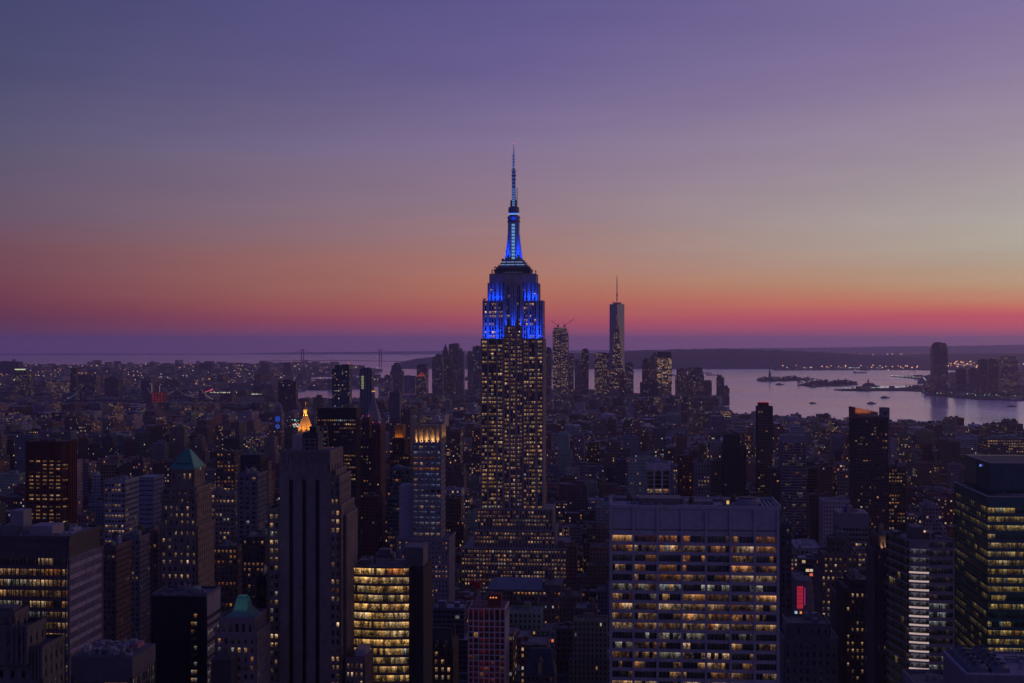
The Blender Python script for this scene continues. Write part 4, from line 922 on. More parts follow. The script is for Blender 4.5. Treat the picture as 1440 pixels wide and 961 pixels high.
# gabled brown brick building below it
def gabled(name, label, x0, x1, yr, ye, D, dep, col_, roofc, p, peak=None, seed=1):
    B = Bld(name, label, 'building', x0, x1, ye, D, dep); H = B.H; W_ = B.W; zr = B.hz(yr); S = dict(bay=2.7, fh=3.7, ww=.42, wh=.55, dep=.4, sp=.12, pal='warm', p=p, run=.25)
    seg(B, 0, W_, 0, dep, 0, H, 'FR', cap=False, **S); B.wall(stone(col_, var=.25)); B.windows(n=100)
    m_ = MB(); ym = dep*.45; m_.face([(0,-.4,H),(W_,-.4,H),(W_*.85,ym,zr),(W_*.15,ym,zr)]); m_.face([(W_,-.4,H),(W_,dep,H),(W_*.85,dep*.6,zr),(W_*.85,ym,zr)]); m_.face([(W_,dep,H),(0,dep,H),(W_*.15,dep*.6,zr),(W_*.85,dep*.6,zr)]); m_.face([(0,dep,H),(0,-.4,H),(W_*.15,ym,zr),(W_*.15,dep*.6,zr)]); m_.face([(W_*.15,ym,zr),(W_*.85,ym,zr),(W_*.85,dep*.6,zr),(W_*.15,dep*.6,zr)])
    ro = m_.build('roof', stone(roofc, var=.3), B.root)
    for t_ in ((.5,) if peak else (.25,.5,.75)):
        m_ = MB(); c = W_*t_; hw = W_*.10 if peak else W_*.06; zt = H+(zr-H)*(.72 if peak else .45)
        m_.box(c-hw, c+hw, -.3, ym*.6, H-1, zt-hw*1.2); m_.face([(c-hw,-.35,zt-hw*1.2),(c+hw,-.35,zt-hw*1.2),(c,-.35,zt)]); m_.face([(c-hw-.2,-.5,zt-hw*1.2),(c,-.5,zt+.2),(c,ym,zt+.2),(c-hw-.2,ym*.6,zt-hw*1.2)]); m_.face([(c,-.5,zt+.2),(c+hw+.2,-.5,zt-hw*1.2),(c+hw+.2,ym*.6,zt-hw*1.2),(c,ym,zt+.2)])
        d_ = m_.build('dormer', stone(col_, var=.2), ro)
        for s_ in (-.45, .15):
            q = MB(); q.box(c+hw*s_, c+hw*(s_+.35), -.42, -.36, H+.6, zt-hw*1.4, bottom=True); q.build('window', emis((.02,.015,.012), .6, 'dim_window'), d_)
    for t_ in (.08,.93): m_ = MB(); m_.box(W_*t_-.6, W_*t_+.6, dep*.5, dep*.5+1.6, H, zr+1.6); m_.build('chimney', stone(col_), ro)
gabled('gabled_brick_building', 'brown brick building with a dark dormered roof, beside the bright curved office', 590, 637, 889, 911, 650, 22, (.10,.065,.055), (.035,.03,.035), .45)
gabled('gothic_gabled_building', 'dark gothic building with a pointed stone gable and steep slate roof at the bottom edge', 738, 780, 917, 948, 760, 20, (.14,.11,.10), (.05,.055,.075), .2, peak=True)

# tower with lit golden crown
def crown_tower():
    B = Bld('gold_crowned_tower', 'tall hotel tower with bluish windows and a golden lit crown of upright fins', 'skyscraper', 580.5, 620.5, 598, 1050, 25)
    W_, H, dp = B.W, B.H, 25; z = B.hz; w = B.w; zc = z(621); zb = z(758)
    S = dict(fh=4.15, wh=.52, dep=.5, sp=.2, run=.9, rowv=.1, pal='cool', p=1.0, br=.75)
    w.box(.9, W_-.9, .9, dp, 0, zc-.3)
    gr = [((k+.14)/5, (k+.86)/5) for k in range(5)]
    fgrid(B, (0,0,1,0), W_, zb, zc-1.5, groups=gr, key=2, **S); fgrid(B, (W_,0,0,1), dp, zb, zc-1.5, groups=[((k+.2)/4, (k+.8)/4) for k in range(4)], key=1, **{**S, 'br': .3})
    for i, p_ in enumerate(B.panes):
        if B.rng.random() < .16: B.panes[i] = (p_[0], p_[1], p_[2], (lambda kk: tuple(q*kk for q in (.6,.35,.25)))(B.rng.uniform(.3,.9)))
    for nm, F, S_ in B.faces(0, W_, 0, dp, 'LB'): fbox(w, F, 0, S_, -.8, 0, zb, zc-1.5)
    for k in range(6): x = W_*k/5; fbox(w, (0,0,1,0), max(0,x-.55), min(W_,x+.55), 0, .35, zb, zc-1.5)
    w.box(-.3, W_+.3, -.4, dp+.3, zc-1.5, zc-.7, bottom=True)
    seg(B, B.lx(560), B.lx(632), -4, 34, 0, zb, 'FR', bay=2.6, fh=3.6, ww=.4, wh=.5, dep=.4, p=.33, pal='warm', run=.2, rowv=.8, cap=.7, side=dict(p=.2))
    for k in range(9): x = B.lx(560)+(B.lx(632)-B.lx(560))*k/8; w.box(x-.5, x+.5, -4.3, -3.6, zb-8, zb+.6)
    B.wall(stone((.22,.20,.24), var=.15)); B.windows(n=100)
    c = stone((.42,.32,.22), var=.12); m_ = MB(); m_.box(2, W_-2, 2, dp-2, zc-.7, H-3); m_.box(4, W_-4, 4, dp-4, H-3, H-.5); m_.build('crown_core', c, B.root)
    for nm, F, S_, n in (('F',(0,0,1,0),W_,5),('R',(W_,0,0,1),dp,4),('L',(0,dp,0,-1),dp,4)):
        for k in range(n+1): s = S_*k/n; m_ = MB(); fbox(m_, F, max(0,s-.45), min(S_,s+.45), -1.9, .2, zc-.7, H); m_.build('crown_fin', c, B.root)
        for k in range(n*3):
            if k % 3: s = S_*k/n/3; m_ = MB(); fbox(m_, F, s-.16, s+.16, -1.9, -1.2, zc-.7, H-2); m_.build('crown_mullion', c, B.root)
    m_ = MB(); 
    for nm, F, S_ in B.faces(0, W_, 0, dp, 'FRLB'): fbox(m_, F, 0, S_, -.9, .3, H-.6, H+.3)
    m_.build('crown_rim', c, B.root)
    for k in range(5): area(B.root, (W_*(k+.5)/5, .7, zc-.5), (W_/5-2, .3), 300, (1,.60,.26), (0,.12,1), 90)
    for k in range(4): area(B.root, (W_-.7, dp*(k+.5)/4, zc-.5), (.3, dp/4-2), 300, (1,.60,.26), (-.12,0,1), 90)
    m_ = MB(); m_.box(B.lx(560), B.lx(579.5), 4, 24, zb, z(684)); m_.build('blank_wing', stone((.30,.27,.32), var=.1), B.root)
    m_ = MB(); m_.box(B.lx(561), B.lx(631), -3, 33, zb-.2, zb+.04, a=DARKROOF); m_.build('setback_roof', ROOF, B.root)
crown_tower()

# white gridded tower under construction with its red crane
def grid_tower():
    B = Bld('white_grid_tower', 'white gridded tower under construction glowing red inside', 'building', 658, 710.5, 856, 850, 26)
    W_, H, dp = B.W, B.H, 26; w = B.w; z = B.hz; r = B.rng; fh = 8.02/F_PX*850
    w.box(.7, W_-.7, .7, dp, 0, H-.4)
    n = 7
    for nm, F, S, nn in (('F',(0,0,1,0),W_,7),('R',(W_,0,0,1),dp,8)):
        for k in range(nn+1): s = S*k/nn; fbox(w, F, max(0,s-.38), min(S,s+.38), -.7, .12, 0, H)
        zz_ = H-.3; row = 0; fbox(w, F, 0, S, -.7, .1, zz_, H+.15)
        while zz_ > 1:
            hh = fh*2.1 if row == 0 else fh
            fbox(w, F, 0, S, -.7, .1, zz_-hh, zz_-hh+.62)
            for k in range(nn):
                c = r.choice(PAL['red']); c = tuple(q*.20 for q in c)
                if row > 6 and r.random() < .25: c = (.14*r.random()+.03,.035,.01)
                if r.random() < .03: c = (.6,.28,.1)
                if nm == 'R': c = tuple(q*.25 for q in c)
                B.panes.append((zz_+(99 if nm == 'F' else 0), [fpt(F,S*k/nn+.22,-.4,zz_-hh+.42),fpt(F,S*(k+1)/nn-.22,-.4,zz_-hh+.42),fpt(F,S*(k+1)/nn-.22,-.4,zz_),fpt(F,S*k/nn+.22,-.4,zz_)], [(k*9,0),(k*9+3,0),(k*9+3,1),(k*9,1)], c))
            zz_ -= hh; row += 1
    for nm, F, S in B.faces(0, W_, 0, dp, 'LB'): fbox(w, F, 0, S, -.7, 0, 0, H)
    B.wall(stone((.58,.50,.53), var=.1)); B.windows(n=100)
    red = stone((.20,.05,.045), var=.3); m_ = MB()
    for i in range(9): x = 1+i*(W_-2)/8; m_.box(x-.12, x+.12, 2, 2.3, H, H+4); m_.box(x-.12, x+.12, dp-3, dp-2.7, H, H+5)
    for q in (1.5, 3.4): m_.box(.8, W_-.8, 1.9, 2.2, H+q, H+q+.2, bottom=True); m_.box(.8, W_-.8, dp-3, dp-2.8, H+q, H+q+.2, bottom=True)
    m_.build('formwork', red, B.root); m_ = MB(); m_.box(.7, W_-.7, .7, dp-.7, H-.2, H+.1, a=(.12,.05,.05)); m_.build('roof', ROOF, B.root)
    m_ = MB(); m_.box(B.lx(685), B.lx(703), 8, 16, H+.1, H+7.5); m_.build('formwork_core', stone((.12,.04,.04), var=.3), B.root)
    for px in (688, 692, 696): m_ = MB(); m_.lamp(B.lx(px), 7.6, z(843), .45); m_.build('work_lamp', emis((1,.32,.1), 1.0), B.root)
    # crane, its own thing standing on the tower
    cr = empty('tower_crane', 'red tower crane with a raised jib standing on the white gridded tower', 'crane', (B.X0, B.D, B.g), -G)
    cm = stone((.34,.025,.03), rough=.5, var=.2); x, y = B.lx(671), 10
    m_ = MB(); wm = stone((.38,.32,.34))
    for a, b_ in ((-.8,-.8),(.8,-.8),(.8,.8),(-.8,.8)): m_.tube((x+a,y+b_,H+.1), (x+a,y+b_,z(831)), .12, 4)
    for i in range(7):
        q = H+.1+i*(z(831)-H)/7; q2 = q+(z(831)-H)/7; s_ = 1 if i % 2 else -1
        for yy in (y-.8, y+.8): m_.tube((x-.8*s_,yy,q), (x+.8*s_,yy,q2), .07, 4)
    m_.build('mast', wm, cr)
    m_ = MB(); m_.box(x-1.6, x+1.6, y-1.5, y+1.5, z(831), z(829), bottom=True); m_.box(x-3.6, x+.8, y-1.2, y+1.2, z(829), z(822)); m_.box(x-5.8, x-2, y-1.4, y+1.4, z(825), z(820.5), bottom=True); m_.build('slewing_cab', cm, cr)
    m_ = MB(); t0 = Vector((x+1, y, z(826))); t1 = Vector((B.lx(690), y-3, z(752)))
    for o_ in (Vector((.5,0,-.3)), Vector((-.5,0,-.3)), Vector((0,0,.7))): m_.tube(t0+o_, t1+o_*.3, .12, 4)
    for i in range(26): a = t0.lerp(t1, i/26); b_ = t0.lerp(t1, (i+1)/26); s_ = 1 if i % 2 else -1; m_.tube(a+Vector((.5*s_,0,-.3)), b_+Vector((-.5*s_,0,-.3)), .06, 4); m_.tube(a+Vector((.5*s_,0,-.3)), b_+Vector((0,0,.6)), .05, 4)
    m_.build('jib', cm, cr)
    m_ = MB(); a0 = Vector((x-3, y, z(822))); a1 = Vector((B.lx(662), y, z(795))); m_.tube(a0, a1, .22, 4); m_.tube(Vector((x-5,y,z(822))), a1, .15, 4); m_.tube(a1, t1, .07, 4); m_.build('back_mast', cm, cr)
grid_tower()

# hall with glazed pitched roof in front of the spired tower
def hall():
    B = Bld('long_grey_roof_hall', 'low block with a long pale grey sloping roof just before the spired tower', 'building', 684, 790, 829, 1120, 40); z = B.hz; W_, H = B.W, B.H
    seg(B, 0, W_, 0, 40, 0, H, 'FR', bay=3, fh=4, p=.25, pal='warm', cap=False); B.wall(stone((.11,.095,.10))); B.windows(n=40)
    m_ = MB(); zr = z(816); m_.face([(0,0,H),(W_*.75,0,H),(W_*.72,16,zr),(5,16,zr)]); m_.face([(5,16,zr),(W_*.72,16,zr),(W_*.75,34,H),(0,34,H)]); m_.face([(0,34,H),(0,0,H),(5,16,zr)]); m_.face([(W_*.75,0,H),(W_*.75,34,H),(W_*.72,16,zr)])
    for k in range(20): x = W_*.75*k/20; m_.tube((x,-.1,H+.1), (x+.2,16,zr+.1), .12, 4)
    m_.build('sloping_roof', stone((.16,.18,.22), rough=.4), B.root)
    m_ = MB(); m_.box(W_*.75+1, W_-.5, 2, 38, H, z(822), a=(.10,.09,.1)); m_.build('bulkhead', ROOF, B.root); watertank(B.root, B.lx(774), 8, z(822), 1.25)
hall()

# gold pyramid
def gold_pyramid():
    B = Bld('gold_pyramid_tower', 'tower with a brightly floodlit golden pyramid roof and lantern', 'skyscraper', 411, 441, 612, 1900, 30); z = B.hz; cx = B.W/2; cyy = 15
    B.w.poly([(0,0),(B.W,0),(B.W,30),(0,30)], 0, B.H); B.wall(stone((.3,.27,.27)))
    g = stone((.80,.45,.14), rough=.55, var=.12); h = 13.2
    o8 = lambda r: [(cx+r*math.cos(math.pi/8+math.pi/4*i), cyy+r*math.sin(math.pi/8+math.pi/4*i)) for i in range(8)]
    m_ = MB(); m_.poly(o8(h), B.H, z(586), o8(3.4)); ro = m_.build('pyramid_roof', g, B.root)
    m_ = MB(); m_.poly(o8(3.6), z(586), z(584), o8(3.6)); m_.poly(o8(2.3), z(584), z(578), o8(2.2)); m_.poly(o8(3.0), z(578), z(577), o8(3.0)); m_.poly(o8(2.2), z(577), z(570), o8(.2)); m_.tube((cx,cyy,z(570)), (cx,cyy,z(566)), .25, 5); m_.build('lantern', g, B.root)
    for i in range(8):
        a = math.pi/4*i; 
        area(B.root, (cx+(h+3)*math.cos(a), cyy+(h+3)*math.sin(a), B.H+1), (3, 3), 1900, (1,.52,.13), (-.33*math.cos(a), -.33*math.sin(a), 1), 70)
    for i in range(4): a = math.pi/2*i+.4; area(B.root, (cx+4.6*math.cos(a), cyy+4.6*math.sin(a), z(585.5)), (1, 1), 900, (1,.62,.18), (-.3*math.cos(a), -.3*math.sin(a), 1), 110)
gold_pyramid()

def clad(name, label, x0, x1, yt, D, dep, col_, bay=3, fl=3.7, p=.1, ww=.5, wh=.5, br=1, tiers=(), top=None, cat='tower', group=None, roofc=(.08,.08,.09), grow=0, rot=0):
    """a tower small in the picture: windows come from the wall material; tiers = (inset0, inset1, ytop) stacked above"""
    B = Bld(name, label, cat, x0, x1, yt, D, dep, group, rot); w = MB(); r = B.rng; off = (r.randrange(500), r.randrange(500)); pr = (p, ww, wh, br)
    tt = [(x0, x1, yt, 0)]+[(a, b_, y, 1) for a, b_, y in tiers]; zb = 0
    for i, (a, b_, y, s_) in enumerate(tt):
        ins = i*dep*.12; z1 = B.hz(y)
        w.poly([(B.lx(a),ins),(B.lx(b_),ins),(B.lx(b_),dep-ins),(B.lx(a),dep-ins)], zb, z1, m=0, a=col_, b=pr, bay=bay, fl=fl, mt=1, at=roofc, off=off); zb = z1
    w.build('wall', [FAC, ROOF], B.root)
    m_ = MB(); a, b_ = B.lx(tt[-1][0]), B.lx(tt[-1][1]); ins = (len(tt)-1)*dep*.12
    for q in range(3):
        xa = a+(b_-a)*r.uniform(.1,.6); m_ = MB(); m_.box(xa, xa+(b_-a)*r.uniform(.12,.3), ins+dep*r.uniform(.1,.3), ins+dep*r.uniform(.4,.7), zb, zb+r.uniform(1.5,4), a=(.1,.1,.11)); m_.build('bulkhead', ROOF, B.root)
    B.ztop = zb; return B
# middle distance, windows modelled
simple('black_slab_tower', 'broad black slab with rows of amber windows behind the striped stone tower', 446, 501, 574, 1300, 22, (.045,.035,.04), 'FR', nroof=3, blank=9, bay=1.9, fh=3.7, ww=.74, wh=.42, p=.62, pal='warm', run=.65, rowv=.9, br=1.0)
B = simple('red_brick_slab', 'slender dark red slab with red beacons, right one of a pair beside the black slab', 523, 535, 597, 1450, 30, (.10,.045,.05), 'FR', nroof=1, blank=5, bay=3.4, fh=3.3, ww=.35, wh=.45, p=.08, pal='warm')
for t_ in (.1,.9): m_ = MB(); m_.lamp(B.W*t_, 1, B.H+2.2, .5); m_.build('red_beacon', emis((1,.08,.1), 1.1, 'red_lamp'), B.root)
B = simple('banded_brick_slab', 'dark brick slab with red beacons and stepped lower tier, touching the black slab tower', 509, 519, 588, 1480, 26, (.09,.05,.055), 'FR', nroof=1, blank=4, bay=3, fh=3.3, ww=.5, wh=.45, p=.22, pal='warm', setb=((507,524,617,4),))
for t_ in (.1,.9): m_ = MB(); m_.lamp(B.W*t_, 1, B.H+2.2, .5); m_.build('red_beacon', emis((1,.08,.1), 1.1, 'red_lamp'), B.root)
simple('dark_top_tower', 'narrow banded tower with a blank black top between the spires', 547.5, 562, 552, 1900, 24, (.16,.14,.17), 'FR', nroof=1, blank=34, bay=3, fh=3.8, ww=.9, wh=.5, p=.2, pal='warm')
simple('twin_shaft_brown', 'brown brick apartment tower with a step, behind the gold crowned tower', 564, 577, 577, 1850, 20, (.15,.10,.11), 'FR', nroof=1, bay=3.2, fh=3.2, p=.15, ww=.4)
B = simple('stepped_brown_tower', 'stepped brown tower with an amber lit attic, left of the gold crowned tower', 552, 569, 618, 1350, 24, (.10,.055,.05), 'FR', nroof=1, tank=0, bay=3, fh=3.5, p=.18, pal='orange', setb=((549,577,640,4),(546,580,690,8)))
m_ = MB(); m_.box(2, B.W-2, 2, 18, B.H, B.hz(598)); m_.build('attic', stone((.30,.15,.05)), B.root)
area(B.root, (B.W/2, .6, B.H+1), (B.W-2, .3), 220, (1,.45,.1), (0,.3,1), 120)
simple('teal_glass_tower', 'dull teal glass tower with a domed shoulder, left of the gold crowned tower', 548, 575, 660, 1180, 26, (.07,.10,.13), 'FR', nroof=2, bay=2.2, fh=3.5, ww=.84, wh=.62, p=.12, pal='warm', br=.5, setb=((545,578,700,3),))
B = simple('white_pier_tower', 'dark glass tower with white corner piers and lit floors, behind the pale slab tower', 908, 943, 652, 1150, 30, (.40,.36,.42), 'FL', (.14,.12,.14), 3, blank=5, bay=7.1, fh=3.8, ww=.80, wh=.86, dep=1.0, sp=.85, p=.30, pal='warm', run=.9, rowv=1.0, side=dict(p=.0, ww=.9))
simple('orange_dotted_block', 'dark brick block with one column of orange lit windows, right of the white pier tower', 954, 974, 642, 1300, 28, (.10,.045,.04), 'FL', nroof=1, bay=3, fh=3.4, p=.2, pal='orange', ww=.4)
simple('stepped_grey_tower', 'grey stepped tower among dark ones, behind the right part of the pale slab tower', 976, 999, 652, 1240, 26, (.17,.15,.18), 'FL', nroof=2, bay=2.8, fh=3.4, p=.12, ww=.45, tank=1)
simple('dark_stepped_tower', 'black stepped tower with few lights, left of the tower with red roof lamps', 1019, 1041, 612, 1650, 28, (.045,.04,.05), 'FL', nroof=1, bay=3.2, fh=3.4, p=.05, ww=.5, setb=((1017,1049,627,4),), hmax=3, blank=0)
m_B = simple('red_lamp_tower', 'tall dark banded tower with a crest of red lamps on its roof', 1065, 1087, 573, 1750, 24, (.07,.06,.07), 'FL', nroof=0, bay=3, fh=3.5, ww=.8, wh=.45, p=.07, pal='warm', side=dict(ww=.95, wh=.5))
m_ = MB(); m_.box(2, m_B.W-5, 3, 20, m_B.H, m_B.H+6); m_.build('bulkhead', stone((.12,.03,.03)), m_B.root)
for i in range(6): m_ = MB(); m_.lamp(2+i*2.6, 2.5, m_B.H+6.6, .55); m_.build('red_beacon', emis((1,.07,.10), .9, 'red_lamp'), m_B.root)
simple('plain_dark_tower', 'plain dark tower just behind the right edge of the pale slab tower', 1086, 1097, 660, 1500, 26, (.07,.06,.08), 'FL', nroof=1, bay=3, fh=3.5, p=.06)
simple('grey_pillar_block', 'narrow grey apartment block hugging the right edge of the pale slab tower', 1097, 1113, 740, 700, 24, (.11,.10,.12), 'FL', nroof=1, bay=2.3, fh=3.2, ww=.5, p=.03)
def hazy_glass():
    simple('patchy_glass_tower', 'hazy glass tower with scattered lights and a pale blank top, left of the slanted-roof tower', 1099, 1134, 613, 1600, 30, (.22,.20,.27), 'FL', nroof=1, blank=7, bay=1.9, fh=3.4, ww=.82, wh=.66, p=.16, pal='warm', br=.45, run=.4)
hazy_glass()
# slanted roof tower
def slant():
    B = Bld('slanted_roof_tower', 'tall dark apartment tower with an orange lit slanted roof screen', 'skyscraper', 1201, 1249, 588, 1350, 30); z = B.hz; W_ = B.W; H = z(589)
    seg(B, 0, W_, 0, 30, 0, H, 'FL', bay=2.6, fh=3.25, ww=.62, wh=.5, dep=.5, p=.13, pal='warm', run=.2, rowv=.6, br=.9, side=dict(p=.05))
    z5 = z(593)
    for x in (W_*.45, W_*.78): fbox(B.w, (0,0,1,0), x-.5, x+.5, 0, .3, 0, H-4)
    B.wall(stone((.06,.05,.06))); B.windows(n=100)
    m_ = MB(); za, zb = z(573.5), z(582)
    for (x0, y0, x1, y1, a, b_) in ((0,29.5,0,0,za,za),(0,0.3,-.01,0,za,za),(0,30,W_*.82,30,za,zb)):
        if x0 == x1: m_.box(-.5, 0, 0, 30, H, za)
    m_.box(-.5, 1.2, .0, 29, H, za); m_.face([(1.2,28,H),(W_*.85,28,H),(W_*.85,28,zb),(1.2,28,za)]); m_.face([(W_*.85,29,H),(1.2,29,H),(1.2,29,za),(W_*.85,29,zb)]); m_.face([(1.2,28,za),(W_*.85,28,zb),(W_*.85,29,zb),(1.2,29,za)])
    m_.build('roof_screen', stone((.22,.13,.11)), B.root)
    m_ = MB(); m_.box(6, W_*.8, 6, 20, H, H+3, a=(.2,.14,.12)); m_.build('bulkhead', ROOF, B.root)
    m_ = MB(); m_.box(1.2, W_-.2, .2, 29.8, H-.1, H+.05, a=(.12,.1,.1)); m_.build('roof', ROOF, B.root)
    for px, h in ((1222,8),(1227,6),(1240,5)): m_ = MB(); m_.tube((B.lx(px),8,H), (B.lx(px),8,H+h+2), .2, 5); m_.build('aerial', stone((.1,.1,.12)), B.root)
    area(B.root, (W_*.35, 24, H+3.2), (W_*.55, .5), 800, (1,.38,.14), (0,.5,1), 130); area(B.root, (3, 14, H+1), (.4, 20), 500, (1,.38,.14), (-.5,0,1), 120)
slant()
simple('pale_shaft', 'pale windowless shaft peeking over the right shoulder of the slanted-roof tower', 1239, 1251, 575, 1460, 12, (.22,.20,.26), 'FL', nroof=0, bay=6, fh=8, p=.0)
simple('lit_grid_block', 'mid-rise block with a dense grid of lit windows beside the slanted-roof tower', 1249, 1274, 658, 1400, 26, (.08,.06,.06), 'FL', nroof=2, bay=2.6, fh=3.7, ww=.6, p=.6, pal='warm', tank=1)
simple('banded_yellow_block', 'grey tower with bands of yellow light and a blank top, behind the stepped deco tower', 1179, 1222, 722, 1000, 28, (.17,.16,.18), 'FL', (.16,.16,.18), 2, blank=9, bay=2.4, fh=3.7, ww=.82, wh=.5, p=.62, pal='yellow', run=.8, rowv=.9, br=.9, side=dict(p=.1))
# stepped art deco with many lit dots
def deco_tower():
    B = Bld('stepped_deco_tower', 'brown stepped art deco tower with many small lit windows, right of the red screen', 'building', 1168, 1197, 759, 850, 22); z = B.hz; dk = B.lx
    S = dict(bay=2.9, fh=3.75, ww=.42, wh=.5, dep=.4, sp=.12, pal='cream', run=.15, rowv=.4, br=.95)
    seg(B, 0, B.W, 2, 18, z(790), z(759), 'FL', p=.05, **S)
    seg(B, dk(1157), dk(1207), 0, 24, z(826), z(781), 'FL', p=.62, **S); seg(B, dk(1153), dk(1208), -3, 28, 0, z(806), 'FL', p=.62, **S)
    for px in (1160,1166,1172): pass
    B.wall(stone((.13,.10,.10), var=.2)); B.windows(n=100)
    for (a, b_, ya, yb, py) in ((1157,1207,0,24,781),(1153,1208,-3,28,806)): m_ = MB(); m_.box(dk(a)+.4, dk(b_)-.4, ya+.4, yb-.4, z(py)-.2, z(py)+.03, a=DARKROOF); m_.build('setback_roof', ROOF, B.root)
    roofdeck(B, 0, B.W, 2, 18, B.H, DARKROOF, 2)
deco_tower()
# red screen
def red_screen():
    B = Bld('red_screen_building', 'dark rounded building carrying a glowing red advertising screen', 'building', 1116, 1144, 822, 950, 24); z = B.hz; W_ = B.W
    w = B.w; n = 8; pts = [(W_*i/n, 2-3*math.sin(math.pi*i/n)) for i in range(n+1)]; w.poly(pts+[(W_,24),(0,24)], 0, B.H); w.poly([(x*.9+1, y-.2) for x, y in pts]+[(W_*.9,20),(1,20)], B.H, B.H+3); B.wall(stone((.12,.11,.13)))
    m_ = MB(); m_.box(B.lx(1120.5), B.lx(1128.8), -2.2, -1.4, z(855), z(824), bottom=True); m_.build('screen', emis((.62,.025,.06), .5, 'red_screen'), B.root)
    m_ = MB(); m_.box(B.lx(1130.5), B.lx(1132), -2.0, -1.4, z(850), z(826), bottom=True); m_.build('screen_strip', emis((.5,.02,.25), .5, 'red_screen'), B.root)
    m_ = MB(); m_.box(B.lx(1121), B.lx(1128.4), -2.4, -2.22, z(828.5), z(828), bottom=True)
    for y in (832,838,843,848): m_.box(B.lx(1121), B.lx(1128.4), -2.3, -2.21, z(y), z(y-.6), bottom=True)
    m_.build('screen_bar', stone((.05,.01,.01)), B.root)
    m_ = MB(); m_.box(B.lx(1121), B.lx(1134), -6, 2, z(857.5), z(856.5), bottom=True); m_.build('canopy', stone((.1,.1,.12)), B.root)
    for px, c in ((1116.5,(.5,.75,.9)),(1118.5,(.5,.75,.9)),(1123.5,(1,.3,.05)),(1125,(1,.35,.1))): m_ = MB(); m_.box(B.lx(px), B.lx(px+1.2), -5.6, -5.0, z(861), z(857.6), bottom=True); m_.build('sign_light', emis(c, .9), B.root)
red_screen()
simple('white_roof_depot', 'low building with a pale grey curved roof, behind the red screen', 1118, 1157, 772, 1250, 60, (.2,.19,.22), 'FL', (.26,.26,.30), 2, bay=4, fh=4.5, p=.06)
simple('plain_stone_block', 'plain grey stone block with small dark windows, low right of the pale slab tower', 1107, 1168, 879, 650, 22, (.20,.18,.19), 'FL', nroof=2, tank=0, bay=3.0, fh=3.9, ww=.3, wh=.55, p=.03, setb=((1101,1178,898,3),))
simple('dotted_dark_tower', 'dark brown tower peppered with warm window dots, left of the slim brown tower', 1196, 1228, 818, 700, 24, (.07,.055,.06), 'FL', nroof=2, bay=2.2, fh=3.5, ww=.42, wh=.5, p=.5, pal='cream', rowv=.5, setb=((1186,1229,828,4),))
simple('white_dotted_annex', 'narrow annex with bluish white windows, left of the dotted dark tower', 1176, 1187, 838, 760, 20, (.09,.08,.09), 'FL', nroof=1, bay=2.2, fh=3.5, ww=.4, p=.55, pal='white')
# slim brown tower with uplights
def slim_brown():
    B = Bld('slim_brown_tower', 'slim brown stone tower with tiny uplights on its top tier, left of the glowing bands', 'building', 1236, 1258, 757, 600, 18); z = B.hz; dk = B.lx
    S = dict(bay=2.4, fh=3.6, ww=.3, wh=.5, dep=.4, p=.02); seg(B, 0, B.W, 1, 16, z(778), z(757), 'FL', **S); seg(B, dk(1229), dk(1259.5), -1, 20, 0, z(775), 'FL', **S)
    for k in range(6): x = dk(1229)+(dk(1259)-dk(1229))*k/5; B.w.box(x-.3, x+.3, -1.4, -.9, 0, z(777))
    B.wall(stone((.12,.085,.085))); B.windows(n=60)
    for px in (1241, 1247): m_ = MB(); x = dk(px); m_.box(x-.35, x+.35, .3, .8, z(776), z(775), bottom=True); m_.build('uplight', emis((1,.6,.3), .9), B.root); area(B.root, (x, .4, z(774.5)), (.4,.4), 60, (1,.6,.3), (0,.1,1), 60)
    roofdeck(B, 0, B.W, 1, 16, B.H, DARKROOF, 2)
slim_brown()

